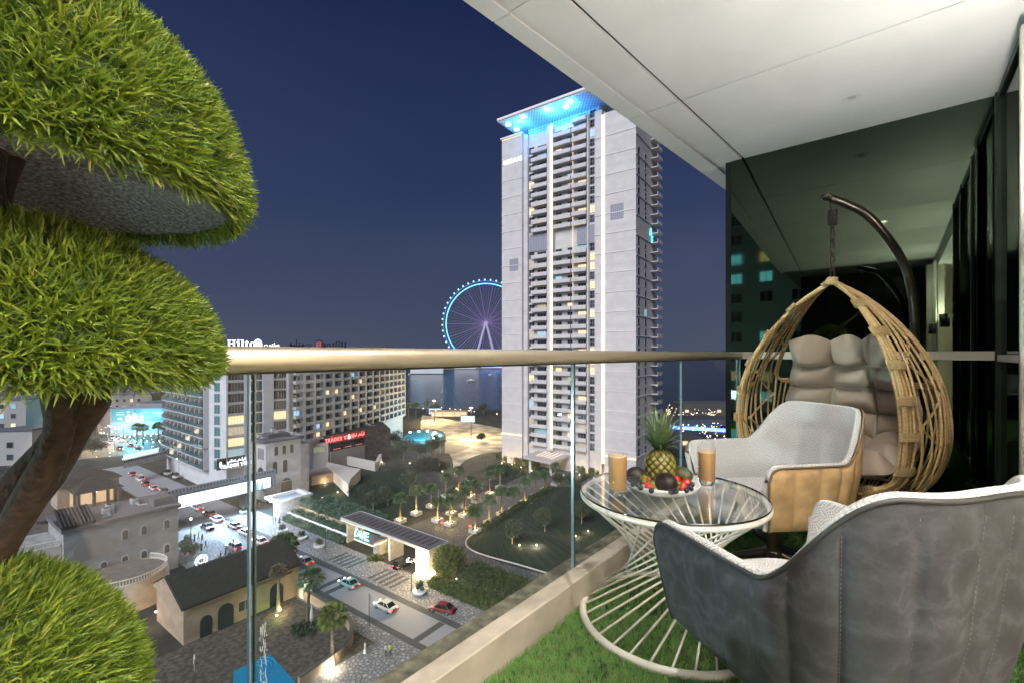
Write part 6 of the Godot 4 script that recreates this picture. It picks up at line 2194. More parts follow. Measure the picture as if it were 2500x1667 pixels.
	for i in 6:
		for j in 20:
			var y := 3.0 + j * 3.15
			if (i * 5 + j * 7) % 17 == 16: continue
			var k2 := (i * 7 + j * 11 + i * j) % 9
			var gl: Material = glow("window_block_cyan", Color(.22, .80, 1), 1.1) if k2 == 2 or k2 == 7 else (glow("window_block_warm", Color(1, .78, .35), .7) if k2 == 4 else M("pane_dark", Color(.022, .027, .033), .08))
			window(ab, ax, -11.3 + i * 4.4, y, 1.8, 1.6, 2, 1, gl, M("window_frame", Color(.33, .32, .33)))

func added_block_light() -> void:
	street_lamp(bal(-45, -34, STREET), 9.0, Color(.9, .95, 1), "unseen street lamp added in front of the mirrored apartment block", "", true, false)
	omni("lamp_light", bal(-40, -28, -8), Color(.8, .95, .95), 420.0, .5)  # added light high before the block, brightens its mirrored face
func street_lamp(at: Vector3, h: float, c: Color, label: String, group := "", single := true, lit := true) -> void:
	var o := thing("street_lamp", label, "street lamp", at, Basis(), group)
	var st := ST()
	tube(st, [Vector3.ZERO, Vector3(0, .6, 0), Vector3(0, h, 0)], [.13, .08, .06], 7)
	if not single: tube(st, [Vector3(-.7, h - .1, 0), Vector3(0, h, 0), Vector3(.7, h - .1, 0)], .05, 6)
	mk("post", st, M("post_black", Color(.02, .022, .025), .5, .3), o)
	for x in ([0.0] if single else [-.7, .7]):
		st = ST()
		ball(st, Vector3(x, h + .18, 0), Vector3(.22, .25, .22), 10)
		mk("lamp_head", st, glow("street_glow%d" % int(c.b * 100), c, 3.0), o)
	if lit: omni("lamp_light", Vector3(0, h + .18, 0), c, 24.0 if single else 45.0, .2, o)
func tall_mast(at: Vector3, h: float, label: String) -> void:
	var o := thing("added_light_mast", label, "light mast", at)
	var st := ST()
	tube(st, [Vector3.ZERO, Vector3(0, h, 0)], [.2, .1], 8)
	mk("post", st, M("post_black", Color(.02, .022, .025), .5, .3), o)
	st = ST()
	cbox(st, Vector3(0, h, 0), Vector3(1.4, .25, .5), .05)
	mk("lamp_head", st, glow("mast_glow", Color(1, .82, .5), 6.0), o)

var crown_meshes: Array = []
var leafball: ArrayMesh
func palm_crown(sd: int, droop: float) -> ArrayMesh:
	var r := RandomNumberGenerator.new()
	r.seed = sd
	var st := ST()
	for k in 42:
		var a := k * 2.399 + r.randf() * .3
		var el := lerpf(1.35, -.55, k / 41.0) + r.randf_range(-.1, .1)
		var d := Vector3(cos(a) * cos(el), sin(el), sin(a) * cos(el))
		var side := Vector3(-sin(a), 0, cos(a))
		var upn := side.cross(d).normalized()
		var stem := d * r.randf_range(.42, .6)
		para(st, -side * .012, side * .024, stem, upn * .02)
		for j in 11:                                       # fan of narrow blades
			var w := lerpf(-1.15, 1.15, j / 10.0)
			var bd := (d * cos(w) + side * sin(w)).normalized()
			var ln := .52 * (1.0 - .22 * absf(w)) * r.randf_range(.85, 1.1)
			var m := stem + bd * ln * .6 - Vector3(0, droop * .06, 0)
			var t := stem + bd * ln - Vector3(0, droop * (.16 + .1 * r.randf()), 0)
			var n := bd.cross(upn).normalized() * .034
			poly(st, [stem, m + n, t, m - n], upn)
	return done(st)
func palm(label: String, at: Vector3, h: float, rad: float, group: String, trunk_m: Material, crown_m: Material, variant: int, lean := 0.0) -> Node3D:
	if crown_meshes.is_empty():
		for k in 3: crown_meshes.append(palm_crown(40 + k, .6 + .5 * k))
	var o := thing("palm_tree", label, "palm tree", at, Basis(Vector3.UP, rng.randf() * TAU), group)
	var st := ST()
	var pts: Array = []
	var rr: Array = []
	for i in 15:
		var f := i / 14.0
		pts.append(Vector3(lean * f * f, h * f, 0))
		rr.append((.26 - .10 * f + (.12 * pow(1 - f, 5))) * (1.0 + .12 * (i % 2)) * (h / 7.0 * .4 + .6) + (.10 if f > .85 else 0.0))
	tube(st, pts, rr, 9)
	mk("trunk", st, trunk_m, o)
	var c := mk("crown", crown_meshes[variant % 3], crown_m, o, Transform3D(Basis().scaled(Vector3(rad, rad * .9, rad)), Vector3(lean, h - .05, 0)))
	return o
func leaf_cluster() -> ArrayMesh:
	if leafball: return leafball
	var st := ST()
	var r := RandomNumberGenerator.new()
	r.seed = 5
	for k in 9:
		var c := Vector3(r.randf_range(-.5, .5), r.randf_range(-.5, .5), r.randf_range(-.5, .5))
		var d := Vector3(r.randf_range(-1, 1), r.randf_range(-.6, 1), r.randf_range(-1, 1)).normalized()
		var s := d.cross(Vector3(.3, .8, .5)).normalized() * .16
		poly(st, [c, c + d * .2 + s, c + d * .5, c + d * .2 - s], d.cross(s))
	leafball = done(st)
	return leafball
func foliage(under: Node, n: int, sz: float, fn: Callable, c0: Color, c1: Color, dark := 1.0) -> void:
	var pl: Array = []
	var tn: Array = []
	for i in n:
		var p: Vector3 = fn.call()
		pl.append(Transform3D(Basis(Vector3(rng.randf() + .1, rng.randf(), rng.randf()).normalized(), rng.randf() * TAU).scaled(Vector3.ONE * sz * rng.randf_range(.7, 1.3)), p))
		tn.append(c0.lerp(c1, rng.randf()))
	stuff("foliage", leaf_cluster(), M("leaf_tint", Color.WHITE, .6, 0, {"tint": true, "back": Color(.2, .3, .08)}), pl, tn, under)
func hedge(label: String, a: Vector3, b: Vector3, w: float, h: float, n: int, c0: Color, c1: Color) -> void:
	var o := thing("hedge", label, "hedge", a)
	var d := b - a
	var side := Vector3(d.z, 0, -d.x).normalized()
	var st := ST()
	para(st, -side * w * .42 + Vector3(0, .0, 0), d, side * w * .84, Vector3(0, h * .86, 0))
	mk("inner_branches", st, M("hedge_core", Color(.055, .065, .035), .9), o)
	foliage(o, n, .62, func():
		var u := rng.randf()
		var p := Vector2(rng.randf_range(-.5, .5) * w, rng.randf() * h)
		match rng.randi() % 3:
			0: p.x = w * .5 * (1 if rng.randf() < .5 else -1)
			1: p.y = h
		p += Vector2(rng.randf_range(-.12, .12), rng.randf_range(-.15, .15))
		return d * u + side * p.x + Vector3(0, p.y * (1 + .06 * sin(u * 31)), 0), c0, c1)
func bush(label: String, at: Vector3, r: Vector3, n: int, c0: Color, c1: Color, trunk := 0.0, cat := "shrub", group := "", sz := .55) -> void:
	var o := thing("tree" if trunk > 0 else "shrub", label, cat, at, Basis(), group)
	if trunk > 0:
		var st := ST()
		tube(st, [Vector3.ZERO, Vector3(.05, trunk * .6, 0), Vector3(0, trunk + r.y * .5, 0)], [.16, .11, .07], 7)
		for k in 4: tube(st, [Vector3(.03, trunk * .7, 0), Vector3(cos(k * 1.7) * r.x * .55, trunk + r.y * .5, sin(k * 1.7) * r.z * .55)], [.07, .03], 5)
		mk("trunk", st, M("bark_pale", Color(.22, .17, .12), .85), o)
	var lob: Array = []
	for k in 7: lob.append([Vector3(rng.randf_range(-.45, .45) * r.x, trunk + r.y * rng.randf_range(.5, 1.15), rng.randf_range(-.45, .45) * r.z), rng.randf_range(.45, .75)])
	foliage(o, n, sz, func():
		var l: Array = lob[rng.randi() % 7]
		var v := Vector3(rng.randfn(), rng.randfn(), rng.randfn()).normalized() * pow(rng.randf(), .25)
		return l[0] + v * r * l[1], c0, c1)
func build_green() -> void:
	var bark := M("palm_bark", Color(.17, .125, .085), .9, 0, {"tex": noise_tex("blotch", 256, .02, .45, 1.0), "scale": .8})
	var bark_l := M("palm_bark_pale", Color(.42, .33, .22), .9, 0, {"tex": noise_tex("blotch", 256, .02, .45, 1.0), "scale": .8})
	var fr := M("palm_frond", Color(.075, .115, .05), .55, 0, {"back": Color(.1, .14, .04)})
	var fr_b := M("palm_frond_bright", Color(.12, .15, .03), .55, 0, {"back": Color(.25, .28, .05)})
	palm("slim palm with a bluish crown behind the outbuilding roof, on the street", gp(693, 1416), 7.2, 2.9, "", bark, fr, 2)
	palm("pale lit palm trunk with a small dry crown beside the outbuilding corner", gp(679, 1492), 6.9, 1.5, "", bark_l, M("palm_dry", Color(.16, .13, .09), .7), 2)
	palm("dark palm with a full fan crown at the garden wall", gp(750, 1532), 7.6, 2.35, "", bark, fr, 0, .5)
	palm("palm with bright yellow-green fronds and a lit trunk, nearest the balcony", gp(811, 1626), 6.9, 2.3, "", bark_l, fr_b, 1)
	var ord := ["first", "second", "third", "fourth", "fifth", "sixth", "seventh", "eighth", "ninth", "tenth"]
	var rows := [["the row by the dark lawn, counted from the gate roof", [[977, 1274], [1016, 1256], [1053, 1238], [1088, 1214], [1120, 1198]], "the dark lawn row"], ["the row left of the inner lane, counted from the no-entry sign", [[1068, 1273], [1102, 1256], [1139, 1240], [1150, 1214]], "the inner left row"], ["the row between the two lanes, counted from the no-entry sign", [[1099, 1282], [1133, 1260], [1163, 1226], [1196, 1208], [1221, 1192]], "the row between lanes"], ["the row along the oval lawn, counted from the lawn corner", [[1160, 1299], [1194, 1279], [1225, 1257], [1254, 1245], [1281, 1228], [1306, 1213], [1330, 1198], [1356, 1184]], "the oval lawn row"]]
	var k := 0
	for row in rows:
		var i := 0
		for e in row[1]:
			var p := gp(e[0], e[1])
			palm("%s driveway palm of %s" % [ord[i], row[0]], p + Vector3(0, .5, 0), 5.4 + .6 * sin(k * 2.1), 2.1, "palms along the resort driveway", bark_l if k % 2 else bark, fr, k)
			var b := thing("palm_planter", "pale square planter under the %s palm of %s" % [ord[i], row[2]], "planter", p, cb(), "planters of the driveway palms")
			var st := ST()
			for s in [[0, -1.0, 2.2, .25], [0, 1.0, 2.2, .25], [-1.0, 0, .25, 1.75], [1.0, 0, .25, 1.75]]: box(st, Vector3(s[0], .45, s[1]), Vector3(s[2], .9, s[3]))
			mk("box_wall", st, M("planter_pale", Color(.46, .43, .38), .7), b)
			st = ST()
			box(st, Vector3(0, .35, 0), Vector3(1.76, .6, 1.76))
			mk("soil", st, M("soil", Color(.03, .025, .018), .95), b)
			if k % 2 == 0 or i < 2:
				st = ST()
				ball(st, Vector3(.75, .95, .75), Vector3(.13, .16, .13), 8)
				mk("uplight_lamp", st, glow("uplight_glow", Color(1, .86, .58), 6.0), b)
				omni("uplight", Vector3(.75, 1.15, .75), Color(1, .84, .5), 5.0, .12, b, 20)
			i += 1
			k += 1
	# hedges round the gate
	var teal0 := Color(.030, .055, .040)
	var teal1 := Color(.095, .16, .105)
	hedge("upper clipped hedge running along the street behind the lit planter wall", ct(-115.5, 66.2), ct(-90.5, 66.2), 2.0, 3.9, 2600, teal0, teal1)
	hedge("rear hedge behind the upper hedge, reaching the gate roof", ct(-113, 70.5), ct(-88, 70.5), 2.2, 3.6, 2200, teal0, teal1)
	hedge("middle hedge between the lit planter wall and the wall lamps", ct(-115, 63.6), ct(-91, 63.6), 1.9, 1.7, 1500, teal0, teal1)
	hedge("low front hedge at the pavement edge below the planter wall", ct(-115, 60.9), ct(-90.5, 60.9), 1.4, 1.0, 1300, teal0, teal1)
	var ol0 := Color(.030, .045, .012)
	var ol1 := Color(.10, .115, .028)
	bush("big rounded olive-green shrub beside the lit gate pylon", ct(-59.5, 62.5), Vector3(3.4, 3.6, 3.0), 1900, ol0, Color(.15, .15, .03), .6, "shrub")
	hedge("long low hedge with garden lights between street pavement and driveway, near part", ct(-61, 59.6), ct(-44, 59.6), 2.4, 1.2, 1700, ol0, ol1)
	hedge("dark clipped hedge block between gate pylon and driveway kerb", ct(-57, 64.5), ct(-36, 64.5), 5.5, 2.4, 3600, Color(.022, .034, .010), Color(.07, .085, .022))
	hedge("low hedge along the driveway side of the oval lawn", gp(1180, 1296) , gp(1342, 1196), 1.4, 1.1, 1300, Color(.02, .032, .012), Color(.05, .07, .025))
	bush("small clipped shrub in the island before the guard booth", ct(-77.5, 59.6), Vector3(1.8, .7, .8), 220, ol0, ol1, .0, "shrub")
	# garden trees
	var tr := [[1175, 1080, 2.2, "small tree with lit leaves at the edge of the golden plaza"], [1000, 1200, 3.4, "dark garden tree behind the first driveway palms"], [946, 1235, 2.6, "small garden tree with pale sparkling blossom left of the palms"], [910, 1245, 2.4, "small garden tree with pale blossom nearest the hedges"], [1250, 1330, 2.6, "small lawn tree right of the starry lawn lamp"], [1330, 1300, 2.8, "lawn tree with pale blossom beside the glass joint"], [1420, 1280, 3.0, "lawn tree with pale blossom seen under the glass table"], [1390, 1190, 2.2, "small round tree before the entrance canopy, left one"], [1360, 1186, 2.2, "small round tree before the entrance canopy, middle one"], [1432, 1196, 2.4, "small round tree before the entrance canopy, right one"], [1065, 1010, 4.0, "dark beach tree beside the blue promenade screen"], [1180, 1012, 4.0, "dark beach tree next to the tower edge"], [1020, 1120, 3.4, "dark tree beside the resort pool"], [985, 1120, 4.2, "dark tree below the resort pool terrace"], [1050, 1116, 3.6, "dark tree between resort pool and golden plaza, seaward one"], [1060, 1120, 4.6, "dark tree between resort pool and golden plaza, nearer one"], [960, 1100, 4.4, "dark tree below the restaurant terrace"]]
	for e in tr: bush(e[3], gp(e[0], e[1]), Vector3(e[2], e[2] * .8, e[2]), 520, Color(.022, .034, .016), Color(.075, .085, .045), e[2] * .7, "tree")
	k = 0
	for e in [[1215, 1122], [1240, 1126], [1262, 1132], [1288, 1140], [1405, 1150], [1440, 1158], [1478, 1160]]:
		hedge("lit garden hedge piece %s along the tower foot, counted from the left" % ord[k], gp(e[0], e[1]), gp(e[0] + 26, e[1] + 6), 2.2, 2.2, 420, Color(.05, .065, .02), Color(.13, .14, .05))
		wall_lamp(gp(e[0] + 10, e[1] + 8, .5), Color(1, .84, .5), 5.0, "warm garden uplight %s along the tower foot, counted from the left" % ord[k])
		k += 1
	bush("broad dark shrub bed inside the oval garden in front of the tower", gp(1225, 1160), Vector3(9, 2.2, 6), 1500, Color(.018, .030, .012), Color(.05, .07, .025))
	bush("broad dark shrub bed beneath the golden plaza", gp(1040, 1150), Vector3(9, 3, 7), 1700, Color(.02, .022, .014), Color(.06, .055, .035))
	bush("dark leafy bed below the handrail side of the driveway", gp(900, 1205), Vector3(9, 2, 6), 1300, Color(.014, .024, .016), Color(.03, .05, .035))
	# ring garden beds and their small lamps
	k = 0
	for e in [[1310, 1330, 9.0, "brightest starry lamp on the oval lawn"], [1268, 1330, 3.0, "smaller white lamp left of the starry lawn lamp"], [1405, 1308, 5.0, "starry lamp on the lawn right of the glass joint"], [1436, 1296, 3.0, "white lamp under a lawn tree at the far right"], [1082, 1398, 4.0, "yellow garden light in the low hedge, left"], [1115, 1412, 4.0, "yellow garden light in the low hedge, middle"], [1165, 1432, 4.0, "yellow garden light in the low hedge, right"], [684, 1487, 6.0, "starry lamp at the foot of the pale palm trunk"], [809, 1629, 9.0, "starry lamp at the foot of the nearest palm"], [786, 1214, 3.0, "garden lamp before the white pavilion, lower one"], [824, 1201, 3.0, "garden lamp before the white pavilion, middle one"], [793, 1178, 3.0, "garden lamp on the tan garden pavilion"], [933, 1128, 3.0, "white lamp on the low terrace walls"], [1080, 1150, 1.5, "small lamp in the dark bed under the plaza, left"], [1113, 1140, 1.5, "small lamp in the dark bed under the plaza, right"], [1000, 1130, 1.0, "tiny lamp in the dark trees below the pool"]]:
		wall_lamp(gp(e[0], e[1], .45), Color(1, .86, .62) if k % 4 else Color(1, .94, .82), e[2], e[3])
		k += 1
	wall_lamp(gp(675, 1502, .3), Color(.75, 1, .25), 2.0, "yellow-green lamp on the grass at the foot of the pale palm trunk")
	# wall lamps between the hedges
	for i in 5: wall_lamp(ct(-112 + i * 4.6, 64.75, 1.5), Color(1, .72, .42), 2.2, "%s warm lamp on the wall between the hedges, counted from the white pavilion" % ord[i])
	# far street trees, mall of palms by the boulevard
	k = 0
	for e in [[333, 1083], [348, 1085], [385, 1078], [398, 1082], [192, 1040], [215, 1035], [235, 1060], [997, 1018], [1015, 1016], [1041, 1012]]:
		palm("far street palm %s, counted along the boulevard and the beach" % ord[k], gp(e[0], e[1]), 8.0, 2.8, "far street palms", bark, fr, k)
		k += 1
	bush("long dark street tree in front of the boulevard cars", gp(225, 1110), Vector3(8, 3, 4), 1200, Color(.02, .035, .02), Color(.05, .075, .04), 2.0, "tree")
	# oval bed round the nearest palms
	bush("round dark planting bed round the foot of the garden wall palm", gp(752, 1538), Vector3(2.6, .5, 2.0), 420, Color(.015, .025, .012), Color(.045, .06, .03))
	parasol(gp(760, 1530), 3.4, "under the garden wall palm in the courtyard")
	# bowls with little shrubs on the pavement
	k = 0
	for e in [[736, 1316, "white round bowl planter with a clipped shrub on the pavement, left of the signpost"], [779, 1336, "white round bowl planter with a clipped shrub beside the signpost"], [1024, 1450, "white round bowl planter with a topiary ball on the pavement near the red car"], [688, 1300, "white round bowl planter half hidden behind the bluish palm"], [596, 1252, "white round bowl planter under the lit bridge"], [430, 1166, "white round bowl planter before the hotel shops, right one"], [409, 1158, "white round bowl planter before the hotel shops, left one"]]:
		var b := thing("bowl_planter", e[2], "planter", gp(e[0], e[1], .13))
		var st := ST()
		lathe(st, [Vector2(0, .62), Vector2(1.0, .62), Vector2(1.08, .78), Vector2(1.22, .78), Vector2(1.15, .35), Vector2(.85, .0), Vector2(0, 0)], 26)
		mk("bowl", st, M("bowl_white", Color(.55, .56, .56), .6), b)
		st = ST()
		for c in ([[0, 1.3, .5, 0]] if k != 2 else [[0, 1.9, .55, 0], [.5, 1.1, .35, .3], [-.4, 1.0, .3, -.3]]): ball(st, Vector3(c[0], c[1], c[3]), Vector3(c[2], c[2], c[2]), 10)
		mk("shrub_core", st, M("hedge_core", Color(.055, .065, .035), .9), b)
		foliage(b, 60, .42, func(): return Vector3(rng.randf_range(-.5, .5), 1.25 + rng.randf_range(-.4, .5) + (.4 if k == 2 else .0), rng.randf_range(-.5, .5)), Color(.02, .035, .015), Color(.06, .08, .03))
		k += 1

func nets(bones: Array, cell: float, kk: float) -> ArrayMesh:     # one closed skin round tapered capsules [a, b, ra, rb, colour]
	var lo := Vector3.ONE * 99.0
	var hi := -lo
	for b in bones:
		for e in [[b[0], b[2]], [b[1], b[3]]]:
			lo = lo.min(e[0] - Vector3.ONE * (e[1] + cell * 2))
			hi = hi.max(e[0] + Vector3.ONE * (e[1] + cell * 2))
	var n := Vector3i(((hi - lo) / cell).ceil()) + Vector3i.ONE
	var f := PackedFloat32Array()
	f.resize(n.x * n.y * n.z)
	f.fill(1.0)
	for b in bones:
		var pad := maxf(b[2], b[3]) + cell * 2.5
		var p0 := Vector3i(((b[0].min(b[1]) - Vector3.ONE * pad - lo) / cell).floor()).clamp(Vector3i.ZERO, n - Vector3i.ONE)
		var p1 := Vector3i(((b[0].max(b[1]) + Vector3.ONE * pad - lo) / cell).ceil()).clamp(Vector3i.ZERO, n - Vector3i.ONE)
		var ab: Vector3 = b[1] - b[0]
		var l2 := maxf(ab.length_squared(), .000001)
		for x in range(p0.x, p1.x + 1):
			for y in range(p0.y, p1.y + 1):
				for z in range(p0.z, p1.z + 1):
					var p := lo + Vector3(x, y, z) * cell
					var t := clampf((p - b[0]).dot(ab) / l2, 0, 1)
					var d: float = p.distance_to(b[0] + ab * t) - lerpf(b[2], b[3], t)
					var i := (x * n.y + y) * n.z + z
					var h := clampf(.5 + .5 * (f[i] - d) / kk, 0, 1)
					f[i] = lerpf(f[i], d, h) - kk * h * (1 - h)
	var at := {}
	var st := ST()
	st.set_smooth_group(0)
	var val := func(x, y, z): return f[(x * n.y + y) * n.z + z]
	for x in n.x - 1:
		for y in n.y - 1:
			for z in n.z - 1:
				var sum := Vector3.ZERO
				var c := 0
				for e in 12:
					var ax := e / 4
					var u := e % 2
					var w := (e / 2) % 2
					var a := Vector3i.ZERO
					a[(ax + 1) % 3] = u
					a[(ax + 2) % 3] = w
					var bb := a
					bb[ax] = 1
					var fa: float = val.call(x + a.x, y + a.y, z + a.z)
					var fb: float = val.call(x + bb.x, y + bb.y, z + bb.z)
					if (fa < 0) != (fb < 0):
						sum += Vector3(a).lerp(Vector3(bb), fa / (fa - fb))
						c += 1
				if c: at[Vector3i(x, y, z)] = lo + (Vector3(x, y, z) + sum / c) * cell
	var tint := func(p: Vector3) -> Color:
		var best := 9.0
		var col := Color.WHITE
		for b in bones:
			var ab: Vector3 = b[1] - b[0]
			var t := clampf((p - b[0]).dot(ab) / maxf(ab.length_squared(), .000001), 0, 1)
			var d: float = p.distance_to(b[0] + ab * t) - lerpf(b[2], b[3], t)
			if d < best:
				best = d
				col = b[4]
		return col
	for key in at:
		for ax in 3:
			var k1: Vector3i = key
			var k2: Vector3i = key
			k1[(ax + 1) % 3] -= 1
			k2[(ax + 2) % 3] -= 1
			var k3 := k1
			k3[(ax + 2) % 3] -= 1
			if not (at.has(k1) and at.has(k2) and at.has(k3)): continue
			var e := Vector3i.ZERO
			e[ax] = 1
			var q: Vector3i = key
			var fa: float = val.call(q.x, q.y, q.z)
			var fb: float = val.call(q.x + e.x, q.y + e.y, q.z + e.z)
			if (fa < 0) == (fb < 0): continue
			var ring := [at[key], at[k1], at[k3], at[k2]]
			if fa > 0: ring = [at[key], at[k2], at[k3], at[k1]]
			for i in [0, 2, 1, 0, 3, 2]:
				st.set_color(tint.call(ring[i]))
				st.add_vertex(ring[i])
	return done(st)
func person_mesh(stride: float, top: Color, legs: Color, skirt := false) -> ArrayMesh:
	var skin := Color(.32, .20, .13)
	var hair := Color(.015, .012, .01)
	var b: Array = []
	for s in [-1.0, 1.0]:
		var hip := Vector3(.09 * s, .92, 0)
		var knee := Vector3(.095 * s, .50, -.10 * stride * s - .03)
		var foot := Vector3(.10 * s, .07, -.26 * stride * s)
		b.append([hip, knee, .085, .06, legs])
		b.append([knee, foot, .058, .04, legs])
		b.append([foot + Vector3(0, -.03, .03), foot + Vector3(0, -.04, -.15), .038, .032, hair])
		var sh := Vector3(.18 * s, 1.42, 0)
		var el := Vector3(.235 * s, 1.14, .08 * stride * s)
		var wr := Vector3(.23 * s, .90, -.06 + .10 * stride * s)
		b.append([sh, el, .052, .042, top])
		b.append([el, wr, .04, .03, skin])
		b.append([wr, wr + Vector3(0, -.10, -.02), .034, .022, skin])
	b.append([Vector3(0, .95, 0), Vector3(0, 1.18, 0), .135, .125, top])
	b.append([Vector3(-.08, 1.36, 0), Vector3(.08, 1.36, 0), .115, .115, top])
	b.append([Vector3(0, 1.18, 0), Vector3(0, 1.36, 0), .13, .14, top])
	if skirt: b.append([Vector3(0, .9, 0), Vector3(0, .18, 0), .13, .20, top])
	b.append([Vector3(0, 1.45, 0), Vector3(0, 1.54, 0), .055, .05, skin])
	b.append([Vector3(0, 1.60, -.01), Vector3(0, 1.68, 0), .078, .088, skin])
	b.append([Vector3(0, 1.60, -.085), Vector3(0, 1.585, -.10), .014, .018, skin])
	b.append([Vector3(0, 1.70, .02), Vector3(0, 1.64, .05), .088, .075, hair])
	return nets(b, .034, .03)

func make_car(kind: String, label: String, at: Vector3, dirn: Vector3, paint: Material, lights := 1, group := "") -> Node3D:
	var f := dirn.normalized()
	var o := thing(kind, label, {"parked_car": "car", "car": "car", "taxi": "taxi", "van": "van", "suv": "car"}[kind], at, Basis(Vector3(-f.z, 0, f.x), Vector3.UP, -f), group)
	var key := "suv" if kind == "suv" else ("van" if kind == "van" else "sedan")
	if not texs.has("car_" + key):
		var parts := {}
		var L: float = {"sedan": 4.6, "suv": 4.7, "van": 5.2}[key]
		var tops: Array = {"sedan": [.86, .92, .93, .93, .92, .86, .72, .55], "suv": [.98, 1.02, 1.02, 1.02, 1.0, .97, .86, .66], "van": [1.1, 1.12, 1.12, 1.12, 1.1, 1.0, .85, .65]}[key]
		var st := ST()
		surf(st, 30, 24, func(u, v):
			var z: float = L / 2 - L * u
			var w: float = .90 * pow(clampf(sin(PI * clampf(u * .94 + .03, 0, 1)) * 3.2, 0, 1), .22)
			var top: float = crom(tops, u)
			var a: float = TAU * v
			var cx := signf(cos(a)) * pow(absf(cos(a)), .35)
			var sy := signf(sin(a)) * pow(absf(sin(a)), .5)
			return Vector3(w * cx, lerpf(.24, top, (sy + 1) / 2), z))
		parts.body = done(st)
		var g: Array = {"sedan": [1.75, .95, -.35, -1.15, 1.42], "suv": [2.22, 2.0, -.15, -1.0, 1.74], "van": [2.5, 2.4, -1.15, -1.9, 2.12]}[key]
		var y0: float = tops[2] - .03
		st = ST()
		var lowp: Array = []
		var hip: Array = []
		for e in [[-1, 0], [1, 0], [1, 3], [-1, 3]]: lowp.append(Vector3(.80 * e[0], y0, g[e[1]]))
		for e in [[-1, 1], [1, 1], [1, 2], [-1, 2]]: hip.append(Vector3(.62 * e[0], g[4] - .05, g[e[1]]))
		for i in 4: poly(st, [lowp[i], lowp[(i + 1) % 4], hip[(i + 1) % 4], hip[i]], lowp[i] + lowp[(i + 1) % 4] - Vector3(0, 2, 0))
		parts.glasshouse = done(st)
		st = ST()
		cbox(st, Vector3(0, g[4] - .02, (g[1] + g[2]) / 2), Vector3(1.28, .07, g[1] - g[2] + .1), .03)
		for s in [-1, 1]:
			for e in [[0, 1], [3, 2]]: tube(st, [Vector3(.79 * s, y0, g[e[0]]), Vector3(.62 * s, g[4] - .03, g[e[1]])], .045, 5)
			var mz: float = (g[0] + g[3]) / 2 + .1
			tube(st, [Vector3(.80 * s, y0, mz), Vector3(.635 * s, g[4] - .03, mz)], .04, 5)
		parts.roof = done(st)
		st = ST()
		lathe(st, [Vector2(.0, .11), Vector2(.29, .11), Vector2(.33, .07), Vector2(.33, -.07), Vector2(.29, -.11), Vector2(0, -.11)], 18, Transform3D(Basis(Vector3(0, 0, 1), PI / 2), Vector3.ZERO))
		parts.wheel = done(st)
		st = ST()
		lathe(st, [Vector2(.0, .125), Vector2(.20, .118), Vector2(.22, .10)], 12, Transform3D(Basis(Vector3(0, 0, 1), PI / 2), Vector3.ZERO))
		lathe(st, [Vector2(.0, -.125), Vector2(.20, -.118), Vector2(.22, -.10)], 12, Transform3D(Basis(Vector3(0, 0, 1), PI / 2), Vector3.ZERO))
		parts.rim = done(st)
		st = ST()
		cbox(st, Vector3.ZERO, Vector3(.36, .15, .14), .03)
		parts.lamp = done(st)
		texs["car_" + key] = [parts, L, tops]
	var pr: Array = texs["car_" + key]
	var q: Dictionary = pr[0]
	var L: float = pr[1]
	mk("body", q.body, paint, o)
	mk("windows", q.glasshouse, M("car_glass", Color(.015, .018, .022), .06, 0, {"spec": .8}), o)
	mk("roof", q.roof, paint, o)
	for e in [[-.8, 1.35], [.8, 1.35], [-.8, -1.38], [.8, -1.38]]:
		var w := mk("wheel", q.wheel, M("tyre", Color(.012, .012, .012), .85), o, Transform3D(Basis(), Vector3(e[0], .33, e[1] * L / 4.6)))
		mk("rim", q.rim, M("alloy", Color(.4, .4, .4), .35, .8), w)
	for s in [-1, 1]:
		mk("taillight", q.lamp, glow("tail_on", Color(1, .06, .03), 1.8) if lights == 1 else M("tail_off", Color(.2, .01, .01), .3), o, Transform3D(Basis(), Vector3(.62 * s, pr[2][0] - .14, L / 2 - .06)))
		mk("headlight", q.lamp, glow("head_on", Color(.95, .97, 1), 2.0) if lights else M("head_off", Color(.5, .5, .5), .2), o, Transform3D(Basis(), Vector3(.60 * s, .62, -L / 2 + .10)))
	if kind == "taxi":
		var st := ST()
		cbox(st, Vector3(0, 1.50, .1), Vector3(.6, .14, .2), .03)
		mk("roof_sign", st, glow("taxi_sign", Color(1, .9, .6), 1.2), o)
	return o
